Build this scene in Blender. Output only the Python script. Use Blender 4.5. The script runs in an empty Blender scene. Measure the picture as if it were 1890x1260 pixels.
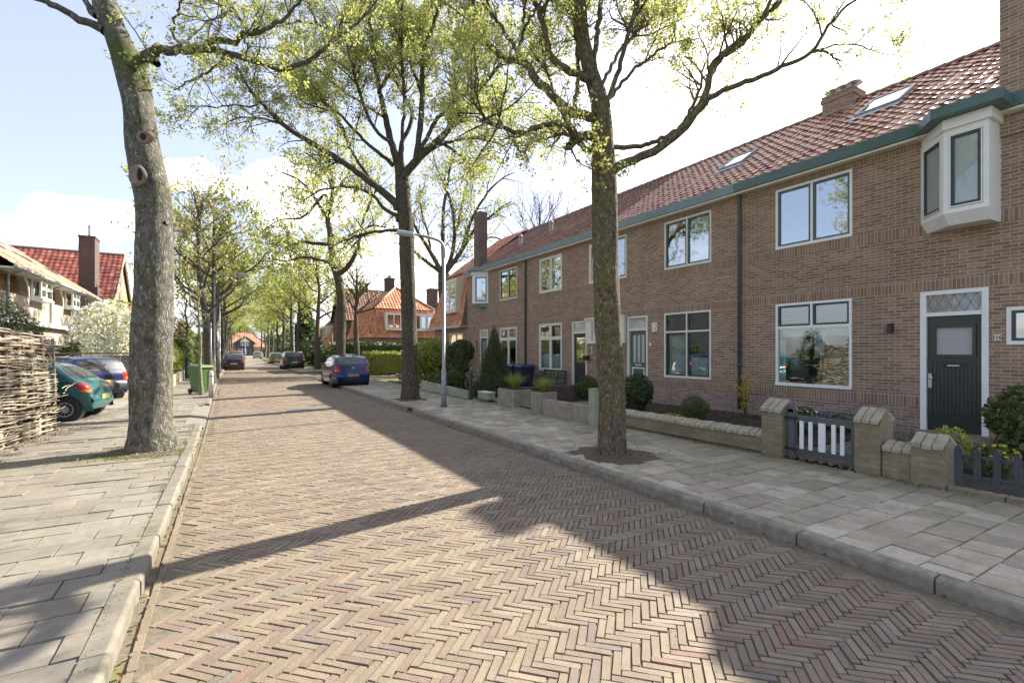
import bpy, bmesh, math, random
import numpy as np
from mathutils import Vector
PI = math.pi
random.seed(7)
RS = np.random.RandomState
sc = bpy.context.scene
COL = sc.collection
# ------------------------------------------------------------------ camera model (pixels of the 1890 px wide photograph)
F_, HZ, CH = 900.0, 647.0, 1.75
ANG = math.atan((945 - 416) / F_)
CA, SA = math.cos(ANG), math.sin(ANG)
def at_depth(px, py, Z):
    x = (px - 945) / F_ * Z
    return np.array((x*CA + Z*SA, -x*SA + Z*CA, CH + (HZ - py) / F_ * Z))
# ------------------------------------------------------------------ scene objects
OFF = {}
def thing(name, label, cat, loc=(0, 0, 0), group=None, rotz=0.0):
    o = bpy.data.objects.new(name, None); COL.objects.link(o)
    o.location = loc; o.rotation_euler = (0, 0, rotz); o.empty_display_size = .2
    o['label'] = label; o['category'] = cat
    if group: o['group'] = group
    OFF[o.name] = tuple(loc)
    return o
def tag(o, label, cat, group=None):
    o['label'] = label; o['category'] = cat
    if group: o['group'] = group
    return o
def link_mesh(name, me, parent=None, off=(0, 0, 0)):
    o = bpy.data.objects.new(name, me); COL.objects.link(o)
    if parent is not None:
        o.parent = parent; OFF[o.name] = OFF.get(parent.name, (0, 0, 0))
    else:
        o.location = off; OFF[o.name] = tuple(off)
    return o
def mats_to(me, mats):
    for m in (mats if isinstance(mats, (list, tuple)) else [mats]): me.materials.append(m)
def smooth(me, flag=True):
    me.polygons.foreach_set('use_smooth', np.full(len(me.polygons), flag, dtype=bool))
def np_mesh(name, V, Q, mats, parent=None, off=None, col=None, sm=False, mi=None, local=False):
    """quads from arrays: V (n,3) world coordinates, Q (m,4)"""
    V = np.asarray(V, dtype=np.float64); Q = np.asarray(Q, dtype=np.int32)
    o_ = (0, 0, 0)
    if parent is not None and not local: o_ = OFF.get(parent.name, (0, 0, 0))
    elif off is not None: o_ = off
    V = V - np.array(o_)
    me = bpy.data.meshes.new(name)
    me.vertices.add(len(V)); me.vertices.foreach_set('co', V.ravel().astype(np.float32))
    k = Q.shape[1]
    me.loops.add(Q.size); me.loops.foreach_set('vertex_index', Q.ravel())
    me.polygons.add(len(Q)); me.polygons.foreach_set('loop_start', np.arange(0, Q.size, k, dtype=np.int32))
    if mi is not None: me.polygons.foreach_set('material_index', np.asarray(mi, dtype=np.int32))
    me.update(calc_edges=True); me.validate()
    if col is not None:
        a = me.color_attributes.new('Col', 'FLOAT_COLOR', 'POINT')
        c = np.ones((len(V), 4), dtype=np.float32); c[:, :3] = col
        a.data.foreach_set('color', c.ravel())
    mats_to(me, mats); smooth(me, sm)
    return link_mesh(name, me, parent, o_ if parent is None else (0, 0, 0))
class Fr:
    """wall frame: u along the wall, v up, n out of the wall"""
    def __init__(s, o, u, n):
        s.o = np.array(o, float); s.u = np.array(u, float); s.n = np.array(n, float); s.v = np.array((0, 0, 1.0))
    def p(s, u, v, d=0.0): return tuple(s.o + s.u*u + s.v*v + s.n*d)
class MB:
    def __init__(s): s.v = []; s.f = []; s.m = []; s.mi = 0
    def add(s, vs, fs):
        b = len(s.v); s.v += [tuple(map(float, p)) for p in vs]
        for f in fs: s.f.append(tuple(b+i for i in f)); s.m.append(s.mi)
    def hexa(s, p): s.add(p, [(0,3,2,1),(4,5,6,7),(0,1,5,4),(1,2,6,5),(2,3,7,6),(3,0,4,7)])
    def box(s, x0, x1, y0, y1, z0, z1):
        s.hexa([(x0,y0,z0),(x1,y0,z0),(x1,y1,z0),(x0,y1,z0),(x0,y0,z1),(x1,y0,z1),(x1,y1,z1),(x0,y1,z1)])
    def fbox(s, fr, u0, u1, v0, v1, d0, d1):
        s.hexa([fr.p(u0,v0,d0),fr.p(u1,v0,d0),fr.p(u1,v0,d1),fr.p(u0,v0,d1),fr.p(u0,v1,d0),fr.p(u1,v1,d0),fr.p(u1,v1,d1),fr.p(u0,v1,d1)])
    def quad(s, a, b, c, d): s.add([a,b,c,d], [(0,1,2,3)])
    def prism(s, poly, h):
        """poly: list of 3d points, h: extrusion vector"""
        n = len(poly); h = np.array(h, float); P = [np.array(p, float) for p in poly]
        s.add(P + [p+h for p in P], [tuple(range(n))[::-1], tuple(range(n, 2*n))] + [(i, (i+1) % n, n+(i+1) % n, n+i) for i in range(n)])
    def tube(s, pts, rad, n=8, cap=True):
        P = np.array(pts, float); r = np.broadcast_to(np.array(rad, float), (len(P),))
        V, Q = tube_np(P, r, n); b = len(s.v)
        s.v += [tuple(p) for p in V]
        for q in Q: s.f.append(tuple(int(b+i) for i in q)); s.m.append(s.mi)
        if cap:
            s.f.append(tuple(b+i for i in range(n))[::-1]); s.m.append(s.mi)
            k = len(V)-n
            s.f.append(tuple(b+k+i for i in range(n))); s.m.append(s.mi)
    def lathe(s, prof, c=(0,0,0), n=20, axis='z', cap=True):
        vs = []
        for (r, z) in prof:
            for k in range(n):
                a = 2*PI*k/n; x, y = r*math.cos(a), r*math.sin(a)
                q = (x, y, z) if axis == 'z' else ((z, x, y) if axis == 'x' else (y, z, x))
                vs.append((c[0]+q[0], c[1]+q[1], c[2]+q[2]))
        fs = []
        for i in range(len(prof)-1):
            for k in range(n): fs.append((i*n+k, i*n+(k+1) % n, (i+1)*n+(k+1) % n, (i+1)*n+k))
        if cap: fs += [tuple(range(n))[::-1], tuple((len(prof)-1)*n+k for k in range(n))]
        s.add(vs, fs)
    def build(s, name, mats, parent=None, off=None, sm=False, bevel=0, local=False):
        o_ = (0, 0, 0)
        if parent is not None and not local: o_ = OFF.get(parent.name, (0, 0, 0))
        elif off is not None: o_ = off
        me = bpy.data.meshes.new(name)
        me.from_pydata([(p[0]-o_[0], p[1]-o_[1], p[2]-o_[2]) for p in s.v], [], s.f)
        mats_to(me, mats)
        me.polygons.foreach_set('material_index', np.array(s.m, dtype=np.int32))
        bm = bmesh.new(); bm.from_mesh(me)
        bmesh.ops.recalc_face_normals(bm, faces=bm.faces)
        if bevel:
            bmesh.ops.bevel(bm, geom=[e for e in bm.edges if e.is_manifold and e.calc_face_angle(0) > .5], offset=bevel, segments=1, affect='EDGES', clamp_overlap=True)
        bm.to_mesh(me); bm.free()
        smooth(me, sm)
        return link_mesh(name, me, parent, o_ if parent is None else (0, 0, 0))
def tube_np(P, R, n):
    m = len(P)
    T = np.gradient(P, axis=0); T /= np.linalg.norm(T, axis=1)[:, None] + 1e-9
    a = np.array((0, 0, 1.0)) if abs(T[0][2]) < .9 else np.array((1.0, 0, 0))
    N = np.cross(T[0], a); N /= np.linalg.norm(N)
    th = np.arange(n) * 2*PI/n; ct, st = np.cos(th)[:, None], np.sin(th)[:, None]
    V = np.empty((m, n, 3))
    for i in range(m):
        N = N - T[i]*np.dot(N, T[i]); N /= np.linalg.norm(N) + 1e-9
        B = np.cross(T[i], N)
        V[i] = P[i] + R[i]*(ct*N + st*B)
    i = np.arange(m-1)[:, None]*n; k = np.arange(n)[None]; k2 = (k+1) % n
    Q = np.stack([i+k, i+k2, i+n+k2, i+n+k], -1).reshape(-1, 4)
    return V.reshape(-1, 3), Q
def smooth_path(P, step):
    P = np.array(P, float)
    if len(P) < 3:
        d = np.linalg.norm(P[1, :3]-P[0, :3]); n = max(2, int(d/step)+1); t = np.linspace(0, 1, n)[:, None]
        return P[0]*(1-t)+P[1]*t
    E = np.vstack([2*P[0]-P[1], P, 2*P[-1]-P[-2]]); out = []
    for i in range(1, len(E)-2):
        d = np.linalg.norm(E[i+1, :3]-E[i, :3]); n = max(1, int(math.ceil(d/step)))
        for t in np.arange(n)/n:
            p0, p1, p2, p3 = E[i-1], E[i], E[i+1], E[i+2]
            out.append(.5*((2*p1)+(-p0+p2)*t+(2*p0-5*p1+4*p2-p3)*t*t+(-p0+3*p1-3*p2+p3)*t**3))
    out.append(P[-1]); return np.array(out)
def leaves_np(C, size, rng, aspect=.62, up=0.0):
    C = np.asarray(C); n = len(C)
    u = rng.normal(size=(n, 3)); u /= np.linalg.norm(u, axis=1)[:, None]
    w = rng.normal(size=(n, 3)); w[:, 2] += up
    v = np.cross(w, u); v /= np.linalg.norm(v, axis=1)[:, None] + 1e-9
    s = (size*(.65+.7*rng.rand(n)))[:, None]
    V = np.stack([C-u*s, C+v*s*aspect-u*s*.15, C+u*s, C-v*s*aspect-u*s*.15], 1).reshape(-1, 3)
    Q = np.arange(4*n).reshape(-1, 4)
    return V, Q
# ------------------------------------------------------------------ materials
def srgb(r, g, b):
    return tuple((c/255/12.92 if c/255 <= .04045 else ((c/255+.055)/1.055)**2.4) for c in (r, g, b))
class NT:
    def __init__(s, name):
        s.m = bpy.data.materials.new(name); s.m.use_nodes = True; s.t = s.m.node_tree; s.t.nodes.clear()
        s.out = s.n('ShaderNodeOutputMaterial')
    def n(s, typ, ins=None, **kw):
        nd = s.t.nodes.new(typ)
        for k, v in kw.items(): setattr(nd, k, v)
        for k, v in (ins or {}).items():
            if isinstance(v, bpy.types.NodeSocket): s.t.links.new(v, nd.inputs[k])
            else:
                if isinstance(v, tuple) and len(v) == 3 and nd.inputs[k].type == 'RGBA': v = v+(1,)
                nd.inputs[k].default_value = v
        return nd
    def math(s, op, a, b=0.0, c=None, clamp=False):
        d = {0: a, 1: b}
        if c is not None: d[2] = c
        nd = s.n('ShaderNodeMath', d, operation=op, use_clamp=clamp)
        return nd.outputs[0]
    def mix(s, fac, a, b, typ='MIX'):
        nd = s.n('ShaderNodeMix', data_type='RGBA', blend_type=typ)
        for k, v in ((0, fac), (6, a), (7, b)):
            if isinstance(v, bpy.types.NodeSocket): s.t.links.new(v, nd.inputs[k])
            else: nd.inputs[k].default_value = v+(1,) if isinstance(v, tuple) and len(v) == 3 else v
        return nd.outputs[2]
    def noise(s, vec, scale, det=4, rough=.55):
        return s.n('ShaderNodeTexNoise', {'Vector': vec, 'Scale': scale, 'Detail': det, 'Roughness': rough}).outputs['Fac']
    def ramp(s, fac, lo, hi):
        return s.n('ShaderNodeMapRange', {0: fac, 1: lo, 2: hi}, clamp=True).outputs[0]
    def pos(s): return s.n('ShaderNodeNewGeometry').outputs['Position']
    def obj(s): return s.n('ShaderNodeTexCoord').outputs['Object']
    def bsdf(s, col, rough=.7, bump=None, bstr=.3, bdist=.01, **kw):
        ins = {'Base Color': col, 'Roughness': rough}
        ins.update(kw)
        if bump is not None:
            ins['Normal'] = s.n('ShaderNodeBump', {'Height': bump, 'Strength': bstr, 'Distance': bdist}).outputs[0]
        b = s.n('ShaderNodeBsdfPrincipled', ins)
        s.t.links.new(b.outputs[0], s.out.inputs[0]); return b
def m_paint(name, col, rough=.45, dirt=.12, bump=.05, metallic=0.0, scale=3.0):
    t = NT(name); p = t.pos()
    n = t.noise(p, scale, 5, .65); n2 = t.noise(p, 45, 3)
    c = t.mix(t.ramp(n, .35, .75), col, tuple(x*(1-dirt*2) for x in col))
    t.bsdf(c, rough, n2, bump, .004, Metallic=metallic)
    return t.m
def m_brick(name, c1, c2, mortar, sold=False, moss=0.0, w=.22, h=.0625, dark=None):
    t = NT(name); g = t.n('ShaderNodeNewGeometry')
    sp = t.n('ShaderNodeSeparateXYZ', {0: g.outputs['Position']}); sn = t.n('ShaderNodeSeparateXYZ', {0: g.outputs['True Normal']})
    k = t.math('GREATER_THAN', t.math('ABSOLUTE', sn.outputs[0]), .6)
    u = t.math('ADD', t.math('MULTIPLY', sp.outputs[1], k), t.math('MULTIPLY', sp.outputs[0], t.math('SUBTRACT', 1.0, k)))
    v = sp.outputs[2]
    kz = t.math('GREATER_THAN', t.math('ABSOLUTE', sn.outputs[2]), .8)
    v = t.math('ADD', t.math('MULTIPLY', v, t.math('SUBTRACT', 1.0, kz)), t.math('MULTIPLY', sp.outputs[1], kz))
    vec = t.n('ShaderNodeCombineXYZ', {0: v, 1: u} if sold else {0: u, 1: v}).outputs[0]
    wob = t.n('ShaderNodeTexNoise', {'Vector': g.outputs['Position'], 'Scale': 9.0, 'Detail': 2.0}).outputs['Color']
    vec = t.n('ShaderNodeVectorMath', {0: vec, 1: t.n('ShaderNodeVectorMath', {0: wob, 1: (.012, .010, 0)}, operation='MULTIPLY').outputs[0]}, operation='ADD').outputs[0]
    b = t.n('ShaderNodeTexBrick', {'Vector': vec, 'Color1': c1, 'Color2': c2, 'Mortar': mortar, 'Scale': 1.0, 'Mortar Size': .0062,
            'Mortar Smooth': .25, 'Bias': -.1, 'Brick Width': w, 'Row Height': h}, offset=0.0 if sold else .5)
    big = t.noise(g.outputs['Position'], .9, 5, .6); mid = t.noise(g.outputs['Position'], 14, 3)
    c = t.mix(t.ramp(big, .3, .75), b.outputs['Color'], dark or tuple(x*.62 for x in c1), 'MIX') if False else b.outputs['Color']
    big = t.math('ADD', t.math('MULTIPLY', t.ramp(big, .3, .7), .6), t.math('MULTIPLY', t.ramp(t.noise(t.n('ShaderNodeVectorMath', {0: g.outputs['Position'], 1: (1, 1, .25)}, operation='MULTIPLY').outputs[0], 2.2, 5, .65), .3, .7), .4))
    f = t.math('ADD', .74, t.math('ADD', t.math('MULTIPLY', big, .30), t.math('MULTIPLY', mid, .32)))
    c = t.mix(1.0, c, t.n('ShaderNodeCombineColor', {0: f, 1: f, 2: f}).outputs[0], 'MULTIPLY')
    # pale lime bloom patches and (optionally) moss
    blo = t.ramp(t.noise(g.outputs['Position'], 2.3, 6, .7), .60, .80)
    c = t.mix(t.math('MULTIPLY', blo, .28), c, (.46, .40, .34))
    if moss:
        mo = t.math('MULTIPLY', t.ramp(t.noise(g.outputs['Position'], 3.1, 6, .7), .42, .66), moss)
        c = t.mix(mo, c, (.17, .17, .075))
    h_ = t.math('ADD', t.math('MULTIPLY', t.math('SUBTRACT', 1.0, b.outputs['Fac']), 1.0), t.math('MULTIPLY', t.noise(g.outputs['Position'], 60, 3), .35))
    t.bsdf(c, .88, h_, .55, .006)
    return t.m
def m_col(name, rough=.8, bump_scale=30, bstr=.3, mul=1.0, moss=0.0, spec=.5, mosscol=(.10, .12, .04), bdist=.004, dirt=.35, fine=160, blot=0.0, wall=None):
    """colour attribute times fine noise"""
    t = NT(name); a = t.n('ShaderNodeAttribute', attribute_name='Col'); p = t.pos()
    n = t.noise(p, bump_scale, 5, .6); f = t.ramp(t.noise(p, 1.1, 5, .6), .25, .8); g = t.noise(p, fine, 2)
    k = t.math('MULTIPLY', t.math('ADD', .80, t.math('MULTIPLY', n, .4)), mul)
    k = t.math('MULTIPLY', k, t.math('ADD', 1.0-dirt*.5, t.math('MULTIPLY', f, dirt)))
    k = t.math('MULTIPLY', k, t.math('ADD', .86, t.math('MULTIPLY', g, .28)))
    if blot: k = t.math('MULTIPLY', k, t.math('ADD', 1.0-blot*.5, t.math('MULTIPLY', t.ramp(t.noise(p, 5.5, 7, .75), .35, .62), blot)))
    c = t.mix(1.0, a.outputs['Color'], t.n('ShaderNodeCombineColor', {0: k, 1: k, 2: k}).outputs[0], 'MULTIPLY')
    if moss: c = t.mix(t.math('MULTIPLY', t.ramp(t.noise(p, 2.2, 7, .72), .52, .72), moss), c, mosscol)
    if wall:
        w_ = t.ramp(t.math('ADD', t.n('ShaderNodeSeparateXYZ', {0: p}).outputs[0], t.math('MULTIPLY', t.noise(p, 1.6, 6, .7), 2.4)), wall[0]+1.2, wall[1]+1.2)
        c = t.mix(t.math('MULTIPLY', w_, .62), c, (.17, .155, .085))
    t.bsdf(c, rough, n, bstr, bdist, **{'Specular IOR Level': spec})
    return t.m
def m_noise(name, c1, c2, scale=4, rough=.85, bstr=.4, bdist=.02, c3=None, det=6, coord='pos', lo=.35, hi=.65, spec=.4):
    t = NT(name); p = t.pos() if coord == 'pos' else t.obj()
    n = t.noise(p, scale, det, .65)
    c = t.mix(t.ramp(n, lo, hi), c1, c2)
    if c3: c = t.mix(t.ramp(t.noise(p, scale*.35, 5, .7), .52, .68), c, c3)
    t.bsdf(c, rough, t.noise(p, scale*5, 5), bstr, bdist, **{'Specular IOR Level': spec})
    return t.m
def m_leaf(name, col, trans=.45, var=.5, rough=.55):
    t = NT(name); a = t.n('ShaderNodeAttribute', attribute_name='Col')
    tc = tuple(min(1, x*k) for x, k in zip(col, (1.25, 1.3, .8)))
    c1 = t.mix(1.0, col, a.outputs['Color'], 'MULTIPLY'); c2 = t.mix(1.0, tc, a.outputs['Color'], 'MULTIPLY')
    d = t.n('ShaderNodeBsdfPrincipled', {'Base Color': c1, 'Roughness': rough, 'Specular IOR Level': .3})
    r = t.n('ShaderNodeBsdfTranslucent', {'Color': c2})
    mx = t.n('ShaderNodeMixShader', {0: trans, 1: d.outputs[0], 2: r.outputs[0]})
    t.t.links.new(mx.outputs[0], t.out.inputs[0]); return t.m
def leafcol(n, rng, var=.35, hue=.12):
    k = 1 + var*(rng.rand(n)-.5)*2
    c = np.stack([k*(1+hue*(rng.rand(n)-.5)*2), k, k*(1+hue*(rng.rand(n)-.5)*2)], 1)
    return np.clip(c, .1, 2).repeat(4, axis=0)
def m_bark(name, c1, c2, moss, mossamt, scale=6, lich=(.32, .32, .27), zmoss=None):
    t = NT(name); p = t.obj()
    sv = t.n('ShaderNodeVectorMath', {0: p, 1: (1, 1, .16)}, operation='MULTIPLY').outputs[0]
    n = t.noise(sv, scale*6, 9, .75); n2 = t.noise(p, scale*.45, 7, .75)
    dw = t.n('ShaderNodeTexNoise', {'Vector': p, 'Scale': 7.0, 'Detail': 4.0}).outputs['Color']
    sv2 = t.n('ShaderNodeVectorMath', {0: sv, 1: t.n('ShaderNodeVectorMath', {0: dw, 1: (.07, .07, .03)}, operation='MULTIPLY').outputs[0]}, operation='ADD').outputs[0]
    vor = t.n('ShaderNodeTexVoronoi', {'Vector': sv2, 'Scale': scale*9}, feature='DISTANCE_TO_EDGE').outputs[0]
    crack = t.ramp(vor, 0.0, .28)
    c = t.mix(t.ramp(n, .3, .7), c1, c2)
    c = t.mix(t.math('MULTIPLY', t.math('SUBTRACT', 1.0, crack), .45), c, tuple(x*.4 for x in c1))
    mm = t.math('MULTIPLY', t.ramp(t.math('ADD', t.math('MULTIPLY', n2, .7), t.math('MULTIPLY', t.noise(p, scale*2.5, 5, .7), .3)), .47, .56), mossamt)
    c = t.mix(mm, c, moss)
    li = t.ramp(t.noise(t.n('ShaderNodeVectorMath', {0: p, 1: (1, 1, .55)}, operation='MULTIPLY').outputs[0], scale*3.6, 8, .85), .53, .62)
    c = t.mix(t.math('MULTIPLY', li, .8), c, lich)
    dk = t.ramp(t.noise(p, scale*1.9, 7, .8), .50, .60)
    c = t.mix(t.math('MULTIPLY', dk, .7), c, tuple(x*.4 for x in c1))
    if zmoss:
        z = t.n('ShaderNodeSeparateXYZ', {0: p}).outputs[2]; k = None
        for zc, hw_ in zmoss:
            q = t.math('SUBTRACT', 1.0, t.math('DIVIDE', t.math('ABSOLUTE', t.math('SUBTRACT', z, zc)), hw_), clamp=True); k = q if k is None else t.math('MAXIMUM', k, q)
        k = t.ramp(t.math('ADD', t.math('MULTIPLY', k, .22), t.math('ADD', t.math('MULTIPLY', t.noise(p, 1.1, 3, .6), .55), t.math('MULTIPLY', t.noise(p, 5.0, 7, .8), .45))), .60, .74)
        c = t.mix(t.math('MULTIPLY', k, .85), c, (.075, .095, .018))
    h = t.math('ADD', t.math('MULTIPLY', crack, .45), n)
    t.bsdf(c, .92, h, .8, .025, **{'Specular IOR Level': .25})
    return t.m
def m_glass(name, refl=.30, tint=(.80, .86, .84), wob=.012, base=None):
    t = NT(name); p = t.pos()
    bn = t.n('ShaderNodeBump', {'Height': t.noise(p, 1.3, 2), 'Strength': wob*6, 'Distance': .05}).outputs[0]
    gl = t.n('ShaderNodeBsdfGlossy', {'Color': (.93, .96, 1.0), 'Roughness': .004, 'Normal': bn})
    if base: tr = t.n('ShaderNodeBsdfPrincipled', {'Base Color': base, 'Roughness': .3})
    else: tr = t.n('ShaderNodeBsdfTransparent', {'Color': tint})
    fr = t.math('MULTIPLY', t.math('POWER', t.n('ShaderNodeLayerWeight', {'Blend': .5}).outputs['Facing'], 4.0), .6)
    fac = t.math('ADD', refl, fr, clamp=True)
    mx = t.n('ShaderNodeMixShader', {0: fac, 1: tr.outputs[0], 2: gl.outputs[0]})
    t.t.links.new(mx.outputs[0], t.out.inputs[0]); return t.m
def m_carpaint(name, col, rough=.28, metal=.25, coat=.6):
    t = NT(name); p = t.obj()
    n = t.noise(p, 2.5, 4)
    c = t.mix(t.ramp(n, .4, .8), col, tuple(x*.8+.012 for x in col))
    t.bsdf(c, rough, t.noise(p, 3.0, 3), .04, .01, Metallic=metal, **{'Coat Weight': coat, 'Coat Roughness': .06})
    return t.m
M = {}
M['brick'] = m_brick('brick_dark', (.195, .124, .080), (.325, .214, .140), (.43, .365, .295))
M['brick_s'] = m_brick('brick_soldier', (.195, .124, .080), (.31, .205, .135), (.42, .355, .285), sold=True, w=.22, h=.0625)
M['brick_pl'] = m_brick('brick_plinth', (.200, .130, .098), (.31, .212, .165), (.40, .34, .285))
M['brick_wall'] = m_brick('brick_garden', (.20, .152, .095), (.285, .222, .145), (.185, .155, .105), moss=.55, h=.066)
M['brick_dk'] = m_brick('brick_purple', (.070, .043, .040), (.115, .072, .064), (.12, .10, .085), moss=.10)
M['brick_mid'] = m_brick('brick_brown', (.115, .075, .058), (.18, .12, .095), (.20, .17, .14))
M['brick_buff'] = m_brick('brick_buff', (.36, .25, .14), (.46, .34, .20), (.42, .36, .28))
M['white'] = m_paint('white_paint', (.80, .80, .78), .4, .04)
M['cream'] = m_paint('cream_paint', (.74, .70, .58), .45, .06)
M['sash'] = m_paint('bluegreen_paint', (.075, .125, .130), .4, .12)
M['sash_d'] = m_paint('dark_green_paint', (.030, .055, .050), .4, .12)
M['gutter'] = m_paint('gutter_green', (.085, .150, .150), .35, .10)
M['gutter_b'] = m_paint('gutter_blue', (.20, .28, .32), .35, .12)
M['zinc'] = m_paint('zinc', (.42, .45, .47), .4, .12, metallic=.3)
M['steel'] = m_paint('galvanised_steel', (.33, .345, .35), .5, .12, metallic=.35, scale=6)
M['black'] = m_paint('black_metal', (.02, .02, .022), .45, .1)
M['dkgrey'] = m_paint('dark_grey_paint', (.085, .105, .105), .5, .15)
M['charcoal'] = m_paint('charcoal_paint', (.055, .058, .066), .6, .2)
M['plaster'] = m_noise('weathered_plaster', (.30, .255, .20), (.40, .35, .285), 3, .9, .3, .01, c3=(.23, .195, .155))
M['door_g'] = m_paint('door_green', (.030, .044, .036), .35, .18, scale=1.3)
M['glass'] = m_glass('window_glass', .34)
M['glass_lo'] = m_glass('window_glass_clear', .17)
M['glass_fr'] = m_glass('frosted_glass', .07, base=(.33, .38, .36))
M['glass_hi'] = m_glass('window_glass_bright', .52)
M['glass_car'] = m_glass('car_glass', .12, tint=(.32, .40, .38))
M['curtain'] = m_noise('net_curtain', (.62, .62, .60), (.74, .74, .72), 9, .9, .3, .01)
M['inside'] = m_noise('room_plaster', (.42, .39, .35), (.50, .46, .42), 2, .9, .1, .01)
M['lead'] = m_paint('lead_flashing', (.30, .32, .34), .5, .15)
M['stone'] = m_noise('coping_stone', (.30, .27, .19), (.40, .36, .27), 8, .9, .5, .01, c3=(.22, .22, .12))
M['concrete'] = m_noise('concrete', (.235, .20, .145), (.33, .29, .22), 6, .9, .5, .01, c3=(.175, .165, .10))
M['concrete_g'] = m_noise('green_concrete', (.26, .28, .20), (.36, .37, .28), 5, .9, .3, .008, c3=(.20, .24, .13))
M['soil'] = m_noise('garden_soil', (.035, .028, .022), (.075, .058, .045), 14, .95, .9, .04)
M['sand'] = m_noise('joint_sand', (.115, .096, .066), (.185, .155, .108), 30, .95, .6, .01, c3=(.15, .17, .055))
M['earth'] = m_noise('earth', (.085, .065, .045), (.15, .115, .08), 18, .95, .8, .02, c3=(.09, .10, .04))
M['grassy'] = m_noise('grass_ground', (.06, .085, .025), (.12, .12, .05), 2.5, .95, .6, .05)
M['asphalt'] = m_noise('grey_paving', (.21, .19, .15), (.26, .235, .19), 3, .9, .35, .006, c3=(.17, .155, .12))
M['kerb'] = m_noise('kerb_concrete', (.155, .14, .108), (.205, .186, .148), 7, .85, .35, .006, c3=(.12, .108, .078))
M['kerb_r'] = m_noise('kerb_dark', (.185, .165, .125), (.28, .25, .20), 9, .85, .5, .008, c3=(.145, .135, .085))
M['paver'] = m_col('street_brick', .82, 55, .6, moss=.34, mosscol=(.165, .148, .078), blot=.22, dirt=.35, bdist=.006)
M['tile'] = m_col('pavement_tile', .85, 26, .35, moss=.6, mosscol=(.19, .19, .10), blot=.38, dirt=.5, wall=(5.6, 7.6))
M['tile_l'] = m_col('pavement_tile_left', .85, 26, .35, moss=.25, mosscol=(.13, .125, .06), blot=.30, dirt=.45)
M['roof_g'] = m_col('glazed_pantile', .38, 22, .25, spec=.5, dirt=.25)
M['roof_o'] = m_col('orange_pantile', .6, 25, .3, dirt=.3)
M['roof_b'] = m_col('mossy_pantile', .85, 30, .6, moss=.7, mosscol=(.10, .075, .035), dirt=.5)
M['wicker'] = m_col('willow_rods', .8, 40, .4, dirt=.3)
M['leaf'] = m_leaf('spring_maple_leaf', (.375, .385, .165), .52)
M['leaf_b'] = m_leaf('bright_spring_leaf', (.325, .345, .12), .50)
M['leaf_bud'] = m_leaf('pale_buds', (.42, .36, .22), .4)
M['leaf_d'] = m_leaf('evergreen_leaf', (.070, .100, .036), .2)
M['leaf_h'] = m_leaf('hedge_leaf', (.105, .135, .042), .25)
M['leaf_y'] = m_leaf('lime_leaf', (.28, .31, .07), .35)
M['leaf_con'] = m_leaf('conifer_needles', (.075, .105, .042), .2)
M['petal_w'] = m_leaf('white_blossom', (.72, .70, .63), .3)
M['petal_y'] = m_leaf('yellow_blossom', (.60, .46, .05), .3)
M['petal_v'] = m_leaf('violet_blossom', (.22, .14, .50), .3)
M['petal_r'] = m_leaf('red_blossom', (.50, .06, .05), .3)
M['leaf_cu'] = m_leaf('copper_leaf', (.25, .11, .07), .3)
M['leaf_dry'] = m_leaf('dry_leaf', (.20, .13, .07), .1)
M['bark1'] = m_bark('bark_brown_mossy', (.090, .066, .042), (.25, .195, .135), (.150, .135, .036), .8, lich=(.46, .41, .33))
M['bark2'] = m_bark('bark_brown', (.075, .058, .040), (.15, .12, .085), (.08, .078, .025), .55)
M['bark3'] = m_bark('bark_grey', (.095, .086, .070), (.25, .232, .198), (.060, .066, .018), .6, scale=4.5, lich=(.46, .45, .41), zmoss=((6.5, 1.2),))
M['bark_y'] = m_bark('bark_young', (.26, .24, .14), (.36, .34, .22), (.2, .2, .08), .2)
M['bark4'] = m_bark('bark_far', (.085, .07, .052), (.14, .12, .09), (.08, .08, .03), .4)
M['wood_cut'] = m_noise('cut_wood', (.16, .115, .095), (.24, .185, .155), 12, .85, .4, .01)
M['dark'] = m_noise('dark_hollow', (.012, .010, .008), (.02, .017, .013), 8, .9)
M['tyre'] = m_paint('tyre_rubber', (.022, .022, .023), .75, .1)
M['rim'] = m_paint('wheel_silver', (.50, .50, .50), .35, .08, metallic=.5)
M['plate'] = m_paint('plate_yellow', (.62, .47, .06), .4, .05)
M['plate_o'] = m_paint('plate_old', (.33, .30, .09), .5, .1)
M['lamp_r'] = m_paint('red_lens', (.50, .025, .022), .18, .05)
M['lamp_o'] = m_paint('orange_lens', (.75, .22, .03), .18, .05)
M['plastic'] = m_paint('black_plastic', (.028, .028, .03), .55, .08)
M['bin_g'] = m_paint('green_plastic', (.10, .19, .055), .45, .08)
M['bin_b'] = m_paint('navy_plastic', (.022, .026, .060), .4, .08)
M['lid_b'] = m_paint('violet_lid', (.055, .055, .16), .4, .08)
M['bench'] = m_paint('bench_green', (.05, .105, .075), .5, .12)
M['terra'] = m_noise('terracotta', (.36, .15, .08), (.42, .20, .12), 8, .85)
M['oldwood'] = m_noise('old_wood', (.16, .125, .09), (.25, .20, .15), 6, .9, .4, .01)
M['sign_b'] = m_paint('sign_blue', (.08, .11, .24), .4, .05)
M['num'] = m_paint('enamel_cream', (.66, .62, .48), .4, .06)
M['signtxt'] = m_paint('enamel_black', (.03, .03, .03), .4, .06)
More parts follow.
